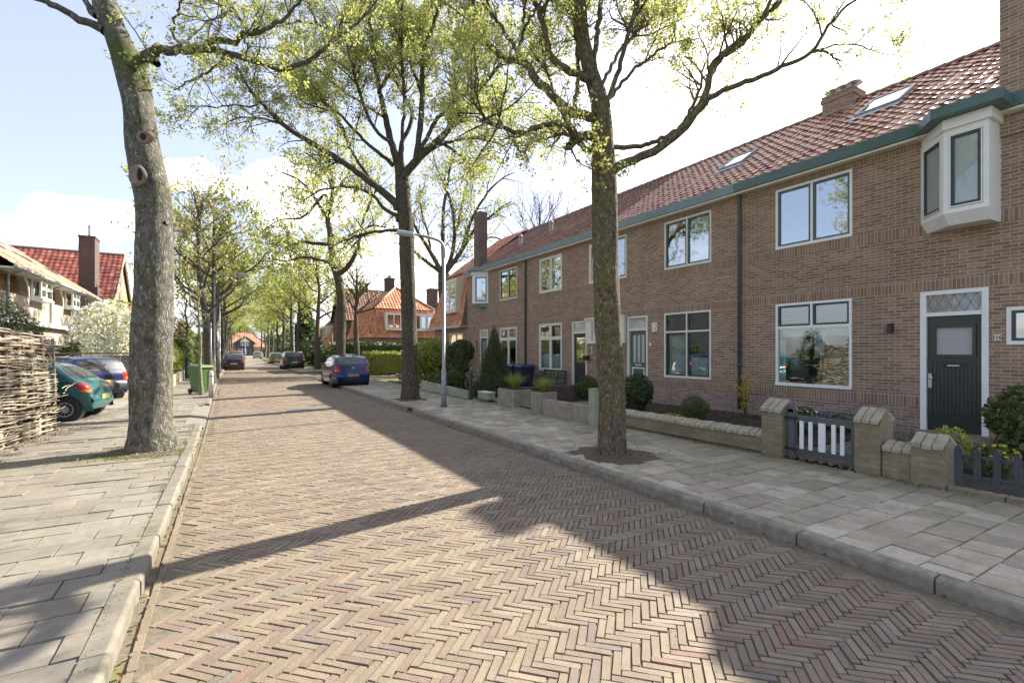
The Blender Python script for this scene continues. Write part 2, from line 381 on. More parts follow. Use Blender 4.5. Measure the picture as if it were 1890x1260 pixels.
# ================================================================== the setting
def xl(y): return -.535 + .012*min(max(y, 0.0)-3.3, 7.0) + .003*max(0.0, y-10.3) + max(0.0, y-30)*.013
def xr(y): return 4.42 + .0125*y + max(0.0, y-46)*.006
def struct(o, kind='structure'): o['kind'] = kind; return o
def sheet(name, rows, z, mat):
    """rows: list of (y, x0, x1)"""
    b = MB()
    for (a, b0) in zip(rows, rows[1:]):
        b.quad((a[1], a[0], z), (a[2], a[0], z), (b0[2], b0[0], z), (b0[1], b0[0], z))
    return struct(b.build(name, mat))
g = MB(); g.quad((-1500, -600, -.06), (1500, -600, -.06), (1500, 1800, -.06), (-1500, 1800, -.06))
struct(g.build('ground', M['grassy']))
# --- street: sand bed with hand laid herringbone bricks
def herringbone(y0, y1, fx0, fx1, rng):
    W = .0545; n = 4
    c, s = math.cos(-PI/4), math.sin(-PI/4)
    R = int((y1-y0+10)/W) + 200
    rec = []
    A = []
    ymid = (y0+y1)/2; half = max(y1-y0, 6)/2 + 6
    K = int(half*1.5/W)
    j = np.arange(-K, K)
    X, Yc = np.meshgrid(j, j, indexing='ij')
    d = (X - Yc) % (2*n)
    out = []
    for kind in (0, 1):
        msk = d == (0 if kind == 0 else 2*n-1)
        x, y = X[msk].astype(float), Yc[msk].astype(float)
        cx, cy = (x+n/2, y+.5) if kind == 0 else (x+.5, y+n/2)
        wx, wy = (c*cx - s*cy)*W + 2, (s*cx + c*cy)*W + ymid
        ok = (wy > y0) & (wy < y1)
        lo = np.vectorize(fx0)(wy); hi = np.vectorize(fx1)(wy)
        ok &= (wx > lo) & (wx < hi)
        out.append((wx[ok], wy[ok], np.full(ok.sum(), (0 if kind == 0 else PI/2) - PI/4)))
    return [np.concatenate(q) for q in zip(*out)]
def bricks_mesh(cx, cy, ang, L, W, rng, z=0.0, ht=.02, ch=.004, tilt=.010, zr=.0022, cols=None, dis=0.0):
    n = len(cx)
    l = np.broadcast_to(L, n)*(.985+.02*rng.rand(n)); w = np.broadcast_to(W, n)*(.97+.04*rng.rand(n))
    ang = ang + rng.normal(0, .012+.5*dis, n); cx = cx + rng.normal(0, .0001+.12*dis, n); cy = cy + rng.normal(0, .0001+.12*dis, n)
    ca, sa = np.cos(ang), np.sin(ang)
    dz = rng.normal(0, zr, n); tx, ty = rng.normal(0, tilt, n), rng.normal(0, tilt*.6, n)
    cn = np.array([(-1, -1), (1, -1), (1, 1), (-1, 1)], float)
    V = np.empty((n, 8, 3))
    for i in range(4):
        for lay in (0, 1):
            hx = (l/2 - lay*ch)*cn[i, 0]; hy = (w/2 - lay*ch)*cn[i, 1]
            if lay:
                hx = hx + rng.normal(0, ch*.35, n); hy = hy + rng.normal(0, ch*.35, n)
            V[:, i+4*lay, 0] = cx + ca*hx - sa*hy
            V[:, i+4*lay, 1] = cy + sa*hx + ca*hy
            V[:, i+4*lay, 2] = z + (dz + hx*ty + hy*tx if lay else -ht)
    q = np.array([(4,5,6,7),(0,1,5,4),(1,2,6,5),(2,3,7,6),(3,0,4,7)])
    Q = (np.arange(n)[:, None, None]*8 + q[None]).reshape(-1, 4)
    pal, pr = cols
    idx = rng.choice(len(pal), n, p=np.array(pr)/sum(pr))
    C = np.array(pal)[idx]*(.92+.16*rng.rand(n))[:, None]
    return V.reshape(-1, 3), Q, C.repeat(8, axis=0)
rng = RS(3)
PAL = ([(.182,.142,.098),(.196,.156,.107),(.166,.126,.088),(.206,.168,.120),(.172,.126,.095),(.150,.120,.102),(.188,.118,.084),(.162,.144,.120)], [5,5,3,3,2.5,.6,.25,.35])
bx, by, ba = herringbone(-1.5, 48, lambda y: xl(y)+.186, lambda y: xr(y)-.158, rng)
nh = len(bx)
# rows laid along the kerbs (and the gutter row on the left)
ys = np.arange(-1.5, 48, .207)
for off, fx in ((.082, xl),):
    bx = np.append(bx, [fx(y)+off for y in ys]); by = np.append(by, ys + .1*(off > .2)); ba = np.append(ba, np.full(len(ys), PI/2))
bx = np.append(bx, [xr(y)-.045 for y in ys]); by = np.append(by, ys); ba = np.append(ba, np.full(len(ys), PI/2))
z_wave = .0022*np.sin(bx*1.7+by*.6) + .002*np.sin(by*1.1-bx*.8)
V, Q, C = bricks_mesh(bx, by, ba, .2135, .0500, rng, ch=.0032, tilt=.010, zr=.0018, cols=PAL, dis=.014)
V[:, 2] += np.repeat(z_wave - .008, 8)
# far part of the carriageway and the side street: bricks too small to see, one sheet with the same colours
t = NT('street_brick_far'); p = t.pos()
br = t.n('ShaderNodeTexBrick', {'Vector': p, 'Color1': (.185, .145, .105), 'Color2': (.225, .18, .13), 'Mortar': (.13, .11, .08), 'Scale': 1.0, 'Mortar Size': .006, 'Brick Width': .21, 'Row Height': .06}).outputs[0]
cc = t.mix(t.math('MULTIPLY', t.ramp(t.noise(p, .8, 6), .4, .7), .3), br, (.27, .22, .165))
t.bsdf(cc, .85, t.noise(p, 40, 3), .4, .006); M['paver_far'] = t.m
nb = len(V); vv = [V]; qq = [Q]; cl = [C]; mi = [np.zeros(len(Q), int)]
def add_flat(pts, m, z):
    global nb
    P = np.array([(x, y, z) for x, y in pts]); vv.append(P); qq.append(np.array([[nb, nb+1, nb+2, nb+3]])); cl.append(np.full((4, 3), .2)); mi.append(np.array([m])); nb += 4
yy = [-8, 10, 30, 48]
for a, b in zip(yy, yy[1:]): add_flat([(xl(a)-.05, a), (xr(a)+.05, a), (xr(b)+.05, b), (xl(b)-.05, b)], 1, -.0205)
for a, b in zip(range(-3, 48), range(-2, 49)): add_flat([(xl(a)+.10, a), (xl(a)+.36, a), (xl(b)+.36, b), (xl(b)+.10, b)], 1, -.0135); add_flat([(xr(a)-.34, a), (xr(a)-.07, a), (xr(b)-.07, b), (xr(b)-.34, b)], 1, -.0135)
yy = [48, 70, 100, 140, 190]
for a, b in zip(yy, yy[1:]): add_flat([(xl(a), a), (xr(a), a), (xr(b), b), (xl(b), b)], 2, -.004)
add_flat([(4.9, 31.2), (60, 31.2), (60, 40.5), (4.9, 40.5)], 2, -.004)
add_flat([(-60, 190), (60, 190), (60, 198), (-60, 198)], 2, -.008)
struct(np_mesh('road', np.vstack(vv), np.vstack(qq), [M['paver'], M['sand'], M['paver_far']], col=np.vstack(cl), mi=np.concatenate(mi)))
# --- kerbs: metre long stones with open joints
def kerb(name, fx, y0, y1, w, side, mat, h=.105, gap=.012, L=1.0, drop=None):
    b = MB(); y = y0; r = random.Random(5)
    while y < y1:
        a, c = y+gap/2, min(y+L, y1)-gap/2
        j = r.uniform(-.008, .008); z = h + r.uniform(-.006, .006); ch = .022
        if drop and drop[0] <= y < drop[1]: z = drop[2]
        xa, xc = fx(a)+j, fx(c)+j+r.uniform(-.005, .005)
        s = side
        poly = lambda x, yy: [(x, yy, -.1), (x, yy, z-ch), (x+s*ch, yy, z), (x+s*w, yy, z), (x+s*w, yy, -.1)]
        A, B = poly(xa, a), poly(xc, c)
        b.add(A+B, [(0,1,2,3,4),(9,8,7,6,5)] + [(i, 5+i, 5+(i+1) % 5, (i+1) % 5) for i in range(5)])
        y += L
    o = b.build(name, mat, bevel=.006); return struct(o)
kerb('kerb', xr, -3.5, 30.2, .13, 1, M['kerb_r'], h=.11)
kerb('kerb', xl, -3.6, 13.0, .14, -1, M['kerb'], h=.105)
kerb('kerb', xl, 18.0, 70, .14, -1, M['kerb'], h=.10)
kerb('kerb', xr, 41.5, 100, .13, 1, M['kerb_r'], h=.11)
b = MB()                                               # rounded corner stones of the side street
for (cx, cy, a0, a1) in ((xr(30.2)+1.5, 30.2, PI, PI/2), (xr(41.5)+1.5, 41.5, PI, 3*PI/2)):
    N = 7
    for k in range(N):
        t0, t1 = a0+(a1-a0)*(k+.02)/N, a0+(a1-a0)*(k+.98)/N
        q = lambda t_, r_: (cx+r_*math.cos(t_), cy+r_*math.sin(t_))
        P = [q(t0, 1.5), q(t1, 1.5), q(t1, 1.37), q(t0, 1.37)]
        b.prism([(x, y, -.05) for x, y in P], (0, 0, .155))
for k in range(12): b.box(xr(30.2)+1.5+k*1.01, xr(30.2)+2.5+k*1.01, 31.57, 31.70, -.05, .105)
for k in range(12): b.box(xr(41.5)+1.5+k*1.01, xr(41.5)+2.5+k*1.01, 40.0, 40.13, -.05, .105)
struct(b.build('kerb', M['kerb_r'], bevel=.005))
# dropped kerb slab of the driveway
b = MB()
for k in range(5):
    y0 = 13.02+k*.99
    b.hexa([(-.80,y0,-.06),(xl(y0)+.02,y0,-.06),(xl(y0)+.02,y0+.975,-.06),(-.80,y0+.975,-.06),(-.80,y0,.099),(xl(y0)+.02,y0,.02),(xl(y0)+.02,y0+.975,.02),(-.80,y0+.975,.099)])
struct(b.build('driveway_ramp', M['kerb'], bevel=.005))
# --- pavements
TP = ([(.335,.296,.218),(.385,.345,.26),(.29,.256,.188),(.42,.38,.295),(.262,.236,.17),(.335,.292,.226)], [4,3,3,1.5,2,1])
def pavement(name, y0, y1, fx0, fx1, size, mat, pal, seed, z=.10, rect=1.0, hole=()):
    r = RS(seed); cx, cy, = [], []
    row = 0; y = y0; W = size*rect
    while y < y1:
        x = -20 + (size*.5 if row % 2 else 0) + size*round((fx0(y)+20)/size-1)
        while x < fx1(y)+size:
            if fx0(y)-size*.46 < x < fx1(y)+size*.46 and not any(a < x < b and c < y < d for a, b, c, d in hole): cx.append(x); cy.append(y)
            x += size
        y += W; row += 1
    cx, cy = np.array(cx), np.array(cy)
    V, Q, C = bricks_mesh(cx, cy, np.zeros(len(cx)), size-.004, W-.004, r, z=z, ht=.02, ch=.0022, tilt=.014, zr=.0032, cols=pal)
    n = len(V); yc = V[:, 1]; V[:, 0] = np.clip(V[:, 0], np.vectorize(fx0)(yc)+.003, np.vectorize(fx1)(yc)-.003)
    ya = np.linspace(y0-.5, y1+.3, 12); extra = []; ei = []
    for a, b in zip(ya, ya[1:]):
        k = n+len(extra); extra += [(fx0(a), a, z-.013), (fx1(a), a, z-.013), (fx1(b), b, z-.013), (fx0(b), b, z-.013)]; ei.append((k, k+1, k+2, k+3))
    o = np_mesh(name, np.vstack([V, extra]), np.vstack([Q, ei]), [mat, M['sand']], col=np.vstack([C, np.full((len(extra), 3), .15)]), mi=np.r_[np.zeros(len(Q), int), np.ones(len(ei), int)])
    return struct(o)
pavement('pavement', -1.5, 29.2, lambda y: xr(y)+.12, lambda y: 7.42, .30, M['tile'], TP, 11, hole=((4.85, 5.85, 5.3, 6.5), (4.95, 5.9, 15.5, 16.6)))
TL = ([(.188,.168,.130),(.196,.176,.137),(.182,.162,.125),(.203,.183,.145),(.174,.155,.12)], [4,3,3,2,1])
pavement('pavement', -1.5, 13.0, lambda y: -6.4, lambda y: xl(y)-.135, .40, M['tile_l'], TL, 12, z=.098, rect=.75, hole=((-1.62, -.72, 9.55, 10.75),))
pavement('pavement', 18.0, 60, lambda y: -2.6, lambda y: xl(y)-.13, .40, M['tile_l'], TL, 13, z=.098, rect=.75)
pavement('driveway', 13.05, 17.9, lambda y: -9.0, lambda y: -.80, .40, M['tile_l'], TL, 15, z=.096, rect=.75)
sheet('driveway', [(17.95, -9, -2.6), (26, -9, -2.6)], .094, M['asphalt'])
pavement('pavement', 42, 90, lambda y: xr(y)+.12, lambda y: xr(y)+2.4, .40, M['tile'], TP, 14, rect=.75)
# tree pits
def pit(x, y, rx, ry, seed):
    r = RS(seed); n = 20; b = MB()
    ring = [(x+rx*math.cos(2*PI*k/n)*(.85+.3*r.rand()), y+ry*math.sin(2*PI*k/n)*(.85+.3*r.rand()), .088) for k in range(n)]
    mid = [(x+(p[0]-x)*.55, y+(p[1]-y)*.55, .112+.018*r.rand()) for p in ring]
    b.add(ring+mid+[(x, y, .14)], [(k, (k+1) % n, n+(k+1) % n, n+k) for k in range(n)]+[(n+k, n+(k+1) % n, 2*n) for k in range(n)])
    return struct(b.build('soil', M['earth'], sm=True))
pit(5.36, 5.9, .68, .78, 1); pit(5.42, 16.05, .65, .75, 2); pit(-1.12, 10.12, .70, .85, 3)
# front garden soil behind the low walls, paths to the doors
b = MB()
for (x0, x1, y0, y1, z) in ((7.42, 11.5, -1, 3.1, .12), (7.42, 11.5, 4.55, 13.05, .13), (7.42, 11.5, 13.05, 24.3, .10)):
    b.quad((x0, y0, z), (x1, y0, z), (x1, y1, z), (x0, y1, z))
struct(b.build('garden_soil', M['soil']))
r = RS(21); cx, cy = np.meshgrid(np.arange(7.55, 11.4, .205), np.arange(3.16, 4.5, .068)); cx = cx + (np.arange(cx.shape[0]) % 2)[:, None]*.1
V, Q, C = bricks_mesh(cx.ravel(), cy.ravel(), np.zeros(cx.size), .2, .063, r, z=.135, cols=([(.14, .10, .085), (.18, .13, .11), (.12, .10, .09)], [1, 1, 1]))
struct(np_mesh('garden_path', V, Q, M['paver'], col=C))
sheet('garden_path', [(11.0, 7.45, 11.5), (12.2, 7.45, 11.5)], .135, M['asphalt'])
sheet('garden_path', [(13.3, 7.45, 11.5), (14.7, 7.45, 11.5)], .135, M['asphalt'])
sheet('garden_path', [(21.4, 7.45, 11.5), (23.2, 7.45, 11.5)], .125, M['asphalt'])
# litter and moss tufts along the kerbs, loose leaves round the tree pits (nobody could count them)
r = RS(31); n = 700
px_ = np.concatenate([xl(5)+.03+r.normal(0, .02, 260), xr(5)-.03+r.normal(0, .02, 160), 7.33+r.normal(0, .05, 160), -2.75-.128*(13.6-np.linspace(8, 13.6, 500))+r.normal(0, .16, 500), r.normal(5.36, .35, 140), r.normal(-1.1, .38, 150)])
py_ = np.concatenate([r.uniform(0, 14, 260), r.uniform(1, 14, 160), r.uniform(1.5, 9, 160), np.linspace(8, 13.6, 500), r.normal(5.8, .4, 140), r.normal(10.0, .42, 150)])
pz_ = np.concatenate([np.full(260, .004), np.full(160, .004), np.full(160, .115), np.full(500, .125)+.1*np.abs(r.normal(0, .4, 500)), np.full(140, .14), np.full(150, .14)])
V, Q = leaves_np(np.stack([px_, py_, pz_], 1), .018, r)
struct(np_mesh('leaf_litter', V, Q, M['leaf_dry'], col=leafcol(len(px_), r, .5)), 'stuff')
n = 4700
tx = np.concatenate([xl(6)-.14+r.normal(0, .02, 500), 7.36+r.normal(0, .035, 800), -1.25+r.normal(0, .5, 2800), r.uniform(.2, 3.5, 600)])
ty = np.concatenate([r.uniform(3, 13, 500), r.uniform(1.3, 8.5, 800), 9.66+r.normal(0, .20, 2800), r.uniform(1.0, 4.5, 600)])
tz = np.concatenate([np.full(500, .108), np.full(800, .115), np.full(2800, .108), np.full(600, -.012)])
V, Q = leaves_np(np.stack([tx, ty, tz], 1), .0085, r, up=0)
struct(np_mesh('grass', V, Q, M['leaf_y'], col=leafcol(n, r, .4)*.6), 'stuff')

r = RS(37); n = 1500
gx, gy = r.uniform(7.7, 11.3, n), r.uniform(4.8, 12.6, n)
V, Q = leaves_np(np.stack([gx, gy, np.full(n, .145)+.01*r.rand(n)], 1), .022, r); struct(np_mesh('leaf_litter', V, Q, M['leaf_dry'], col=leafcol(n, r, .6)), 'stuff')
n = 2600; cxy = r.uniform((7.75, 1.0), (11.3, 12.8), (70, 2)); k = r.randint(0, 70, n)
gx, gy = cxy[k, 0]+r.normal(0, .10, n), cxy[k, 1]+r.normal(0, .12, n)
ok = ~((gy > 3.05) & (gy < 4.6)); gx, gy = gx[ok], gy[ok]
V, Q = leaves_np(np.stack([gx, gy, .14+.07*r.rand(len(gx))], 1), .020, r, .35); struct(np_mesh('weeds', V, Q, M['leaf_h'], col=leafcol(len(gx), r, .5)), 'stuff')
t_ = thing('drain_gully', 'dark iron kerb drain opening near the street lamp', 'drain', (4.6, 13.6, 0)); b = MB(); b.box(xr(13.6)-.012, xr(13.6)+.10, 13.35, 13.85, .015, .118)
b.build('frame', M['dkgrey'], t_, bevel=.006); b = MB(); b.box(xr(13.6)-.018, xr(13.6)-.011, 13.40, 13.80, .03, .095); b.build('opening', M['dark'], t_)
# ================================================================== building pieces
def wall_panel(b, fr, u0, u1, v0, v1, holes, depth=.12, d=0.0):
    """flat wall with real openings and reveals"""
    us = sorted(set([u0, u1] + [x for h in holes for x in h[:2] if u0 < x < u1]))
    vs = sorted(set([v0, v1] + [x for h in holes for x in h[2:] if v0 < x < v1]))
    for a, c in zip(us, us[1:]):
        for e, f in zip(vs, vs[1:]):
            mu, mv = (a+c)/2, (e+f)/2
            if any(h[0] < mu < h[1] and h[2] < mv < h[3] for h in holes): continue
            b.quad(fr.p(a, e, d), fr.p(c, e, d), fr.p(c, f, d), fr.p(a, f, d))
    for h in holes:
        a, c, e, f = max(h[0], u0), min(h[1], u1), max(h[2], v0), min(h[3], v1)
        P = [(a, e), (c, e), (c, f), (a, f)]
        for (p, q) in zip(P, P[1:]+P[:1]):
            b.quad(fr.p(*p, d), fr.p(*q, d), fr.p(*q, d-depth), fr.p(*p, d-depth))
def window(parent, fr, u0, u1, v0, v1, lights, frame='cream', glass='glass', fw=.055, curtain=None, name='window', back=True, sillw=.0, seed=0):
    """lights: (u0,u1,v0,v1,sash material or None) rectangles inside the frame"""
    b = MB(); e = .002
    b.fbox(fr, u0+e, u1-e, v1-fw, v1-e, -.07, .012)
    b.fbox(fr, u0+e, u1-e, v0+e, v0+fw*1.2, -.07, .016+sillw)
    b.fbox(fr, u0+e, u0+fw, v0+fw*1.2, v1-fw, -.07, .012); b.fbox(fr, u1-fw, u1-e, v0+fw*1.2, v1-fw, -.07, .012)
    # bars fill whatever the lights leave free
    us = sorted(set([u0+fw, u1-fw] + [x for l in lights for x in l[:2]])); vs = sorted(set([v0+fw*1.2, v1-fw] + [x for l in lights for x in l[2:4]]))
    for a, c in zip(us, us[1:]):
        for p, q in zip(vs, vs[1:]):
            if c-a < .004 or q-p < .004: continue
            m_, n_ = (a+c)/2, (p+q)/2
            if not any(l[0] < m_ < l[1] and l[2] < n_ < l[3] for l in lights): b.fbox(fr, a, c, p, q, -.065, .006)
    w = b.build(name, M[frame], parent)
    sb = {}; pb = MB()
    for l in lights:
        a, c, p, q, s = l[:5]
        if s:
            k = sb.setdefault(s, MB()); sw = .045 if c-a > .35 else .032
            k.fbox(fr, a, c, q-sw, q, -.055, -.004); k.fbox(fr, a, c, p, p+sw, -.055, -.004)
            k.fbox(fr, a, a+sw, p+sw, q-sw, -.055, -.004); k.fbox(fr, c-sw, c, p+sw, q-sw, -.055, -.004)
            a, c, p, q = a+sw, c-sw, p+sw, q-sw
        pb.fbox(fr, a-.004, c+.004, p-.004, q+.004, -.040, -.032)
    for s, k in sb.items(): k.build('sash', M[s], w)
    pb.build('pane', M[glass], w)
    if curtain:
        cb = MB(); rr = random.Random(seed)
        for (a, c, p, q) in curtain:
            n = max(4, int((c-a)/.035)); pts = []
            for k in range(n+1):
                x = a+(c-a)*k/n; pts.append((x, -.16+.014*math.sin(k*1.9)+.008*rr.uniform(-1, 1)))
            for (x0, d0), (x1, d1) in zip(pts, pts[1:]): cb.quad(fr.p(x0, p, d0), fr.p(x1, p, d1), fr.p(x1, q, d1), fr.p(x0, q, d0))
        cb.build('curtain', M['curtain'], w)
    return w
def pair(u0, u1, v0, v1, sash, fw=.055, bar=.05):
    m = (u0+u1)/2
    return [(u0+fw, m-bar/2, v0+fw*1.2, v1-fw, sash), (m+bar/2, u1-fw, v0+fw*1.2, v1-fw, sash)]
def cross(u0, u1, v0, v1, t, sash, fw=.055, bar=.05, sash2='same'):
    m = (u0+u1)/2; s2 = sash if sash2 == 'same' else sash2
    return [(u0+fw, m-bar/2, v0+fw*1.2, t-bar/2, s2), (m+bar/2, u1-fw, v0+fw*1.2, t-bar/2, s2), (u0+fw, m-bar/2, t+bar/2, v1-fw, sash), (m+bar/2, u1-fw, t+bar/2, v1-fw, sash)]
def pantiles(name, parent, o, u, v, W, L, mat, pal, seed, tw=.23, tl=.30, amp=.030, clip=None, n_=None, step=.028):
    """S-shaped roof tiles laid in rows: o eave corner, u along the eave, v up the slope (unit), n normal"""
    o, u, v = np.array(o, float), np.array(u, float), np.array(v, float); nrm = np.cross(u, v); nrm /= np.linalg.norm(nrm)
    if nrm[2] < 0: nrm = -nrm
    if n_ is not None: nrm = np.array(n_, float)
    nu, nv = max(1, int(round(W/tw))), max(1, int(round(L/tl))); tw, tl = W/nu, L/nv
    r = RS(seed); S = 6
    s = np.linspace(0, 1, S+1)
    prof = amp*(np.where(s < .62, np.sin(s/.62*PI)*.85, -np.sin((s-.62)/.38*PI)*.35))
    I, J = np.meshgrid(np.arange(nu), np.arange(nv), indexing='ij'); I = I.ravel(); J = J.ravel()
    if clip is not None:
        k = np.array([clip((i+.5)*tw, (j+.5)*tl) for i, j in zip(I, J)]); I, J = I[k], J[k]
    n = len(I); ju = r.normal(0, .004, n); jn = r.normal(0, .003, n); jt = r.normal(0, .004, n)
    V = np.empty((n, 4, S+1, 3))
    for lay, (dv, dn) in enumerate(((-.03, step-.018), (-.03, step), (-.03, step), (tl, 0.0))):
        uu = (I[:, None]+s[None])*tw + ju[:, None]
        vv = (J*tl+dv)[:, None] + 0*uu
        nn = prof[None] + dn + (jn+jt*(1 if lay < 3 else -1))[:, None]
        V[:, lay] = o + uu[..., None]*u + vv[..., None]*v + nn[..., None]*nrm
    base = np.arange(n)[:, None, None]*(4*(S+1)); a = np.array([0, 2])[None, :, None]*(S+1); k = np.arange(S)[None, None]
    Q = np.stack([base+a+k, base+a+k+1, base+a+k+S+2, base+a+k+S+1], -1).reshape(-1, 4)
    pl, pr = pal; C = np.array(pl)[r.choice(len(pl), n, p=np.array(pr)/sum(pr))]*(.84+.32*r.rand(n))[:, None]
    # underlay closes the roof
    V = V.reshape(-1, 3)
    if clip is None:
        e = [o-.02*nrm, o+u*W-.02*nrm, o+u*W+v*L-.02*nrm, o+v*L-.02*nrm]
        Q = np.vstack([Q, [[len(V)+i for i in range(4)]]]); V = np.vstack([V, e])
        C = np.vstack([C.repeat(4*(S+1), axis=0), np.full((4, 3), .05)])
    else: C = C.repeat(4*(S+1), axis=0)
    return np_mesh(name, V, Q, mat, parent, col=C, sm=True)
P_RED = ([(.36,.168,.080),(.41,.198,.098),(.31,.142,.070),(.43,.225,.122)], [4,3,2,1])
P_ORG = ([(.50,.205,.095),(.56,.25,.125),(.44,.175,.085),(.58,.29,.16)], [4,3,2,1])
P_BRN = ([(.20,.105,.07),(.25,.13,.085),(.16,.09,.065),(.30,.145,.085)], [4,3,2,1])
P_SAL = ([(.52,.25,.15),(.57,.29,.18),(.47,.22,.135)], [2,2,1])
D = 11.5
FR = Fr((D, 0, 0), (0, 1, 0), (-1, 0, 0))      # facade of the terrace: u = world y
EX, EZ, RX, RZ = 11.31, 5.99, 15.5, 8.84       # eave and ridge line
SL = np.array((RX-EX, 0, RZ-EZ)); SLEN = float(np.linalg.norm(SL)); SV = SL/SLEN
def soldier(fr, us, v0, v1, holes=()):
    b = MB()
    for (a, c) in us: b.fbox(fr, a, c, v0, v1, -.02, .004)
    return b
def terrace_shell(root, y0, y1, holes, bands, roofmat, pal, seed, gut='gutter', skirt=True, roof_y=None):
    b = MB(); wall_panel(b, FR, y0, y1, -.1, 5.82, holes)
    b.quad((D, y0+.01, -.1), (D+8, y0+.01, -.1), (D+8, y0+.01, 5.8), (D, y0+.01, 5.8)); b.quad((D, y1-.01, -.1), (D+8, y1-.01, -.1), (D+8, y1-.01, 5.8), (D, y1-.01, 5.8))
    b.quad((D+8, y0, -.1), (D+8, y1, -.1), (D+8, y1, 5.8), (D+8, y0, 5.8))
    for s in (y0+.012, y1-.012): ze_ = EZ+(D-EX)*SV[2]/SV[0]-.03; b.add([(D, s, 5.79), (D, s, ze_), (RX, s, RZ-.04), (2*RX-D, s, ze_), (2*RX-D, s, 5.79)], [(0, 1, 2, 3, 4)])
    w = b.build('wall', M['brick'], root)
    # room shell seen through the windows
    k = MB()
    for z in (.1, 3.1, 5.78): k.quad((D+.25, y0+.1, z), (D+7.9, y0+.1, z), (D+7.9, y1-.1, z), (D+.25, y1-.1, z))
    k.quad((D+3.6, y0+.1, .1), (D+3.6, y1-.1, .1), (D+3.6, y1-.1, 5.7), (D+3.6, y0+.1, 5.7))
    k.build('interior', M['inside'], root)
    for (a, c, e, f) in bands:
        s = MB(); s.fbox(FR, a, c, e, f, -.03, .004); s.build('brick_band', M['brick_s'], root)
    if skirt:
        p = MB(); wall_panel(p, FR, y0, y1, -.1, .66, [h for h in holes if h[2] < .6], depth=.02, d=.003); p.build('plinth', M['brick_pl'], root)
    ry0, ry1 = roof_y or (y0, y1)
    r = pantiles('roof', root, (EX, ry0, EZ), (0, 1, 0), SV, ry1-ry0, SLEN, roofmat, pal, seed)
    bk = MB(); bk.quad((RX, ry0, RZ), (RX, ry1, RZ), (2*RX-EX, ry1, EZ), (2*RX-EX, ry0, EZ)); bk.build('rear_slope', M['roof_flat'], root)
    rd = MB(); y = ry0
    while y < ry1-.05:
        e = min(y+.36, ry1); n = 7
        a = [(RX+.13*math.cos(PI*i/(n-1)), y-.02, RZ-.03+.12*math.sin(PI*i/(n-1))) for i in range(n)]
        c = [(RX+.115*math.cos(PI*i/(n-1)), e, RZ-.035+.105*math.sin(PI*i/(n-1))) for i in range(n)]
        rd.add(a+c, [(i, i+1, n+i+1, n+i) for i in range(n-1)]+[tuple(range(n))]); y += .36
    rd.build('ridge_tiles', M['roof_flat'], root)
    gb = MB(); gb.hexa([(EX-.06, y0, 5.80), (EX+.05, y0, 5.80), (EX+.05, y1, 5.80), (EX-.06, y1, 5.80), (EX-.09, y0, 6.03), (EX+.05, y0, 6.03), (EX+.05, y1, 6.03), (EX-.09, y1, 6.03)])
    go = gb.build('gutter', M[gut], root, bevel=.008)
    c = MB(); c.box(EX-.03, D+.1, y0, y1, 5.755, 5.797); c.build('soffit', M['cream'], root)
    return w
t = NT('ridge_clay'); t.bsdf(t.mix(t.noise(t.pos(), 12), (.16, .10, .08), (.30, .17, .12)), .6, t.noise(t.pos(), 30), .3); M['roof_flat'] = t.m
def drainpipe(root, y, mat, z0=.25, z1=5.72, x=D-.065):
    b = MB(); b.tube([(x, y, z0), (x, y, z1-.05), (x-.06, y, z1+.10)], .042, 10); o = b.build('drainpipe', M[mat], root, sm=True)
    for z in (1.4, 3.0, 4.6):
        c = MB(); c.tube([(x, y, z), (x, y, z+.045)], .052, 10); c.build('bracket', M[mat], o)
def skylight(root, yc, s0, s1, w, glass='glass_hi'):
    n = np.array((-SV[2], 0, SV[0]))
    def q(s, y, d): return tuple(np.array((EX, y, EZ)) + SV*s + n*d)
    b = MB(); f = .06
    for (a, c, e, g_) in ((s0, s1, yc-w/2, yc-w/2+f), (s0, s1, yc+w/2-f, yc+w/2), (s0, s0+f, yc-w/2+f, yc+w/2-f), (s1-f, s1, yc-w/2+f, yc+w/2-f)):
        b.hexa([q(a, e, 0), q(c, e, 0), q(c, g_, 0), q(a, g_, 0), q(a, e, .10), q(c, e, .10), q(c, g_, .10), q(a, g_, .10)])
    o = b.build('skylight', M['lead'], root)
    p = MB(); p.hexa([q(s0+f, yc-w/2+f, .02), q(s1-f, yc-w/2+f, .02), q(s1-f, yc+w/2-f, .02), q(s0+f, yc+w/2-f, .02), q(s0+f, yc-w/2+f, .08), q(s1-f, yc-w/2+f, .08), q(s1-f, yc+w/2-f, .08), q(s0+f, yc+w/2-f, .08)])
    p.build('pane', M[glass], o)
    a = MB(); a.hexa([q(s0-.22, yc-w/2-.05, .035), q(s0, yc-w/2-.05, .045), q(s0, yc+w/2+.05, .045), q(s0-.22, yc+w/2+.05, .035), q(s0-.22, yc-w/2-.05, .045), q(s0, yc-w/2-.05, .056), q(s0, yc+w/2+.05, .056), q(s0-.22, yc+w/2+.05, .045)])
    a.build('flashing', M['zinc'], o)
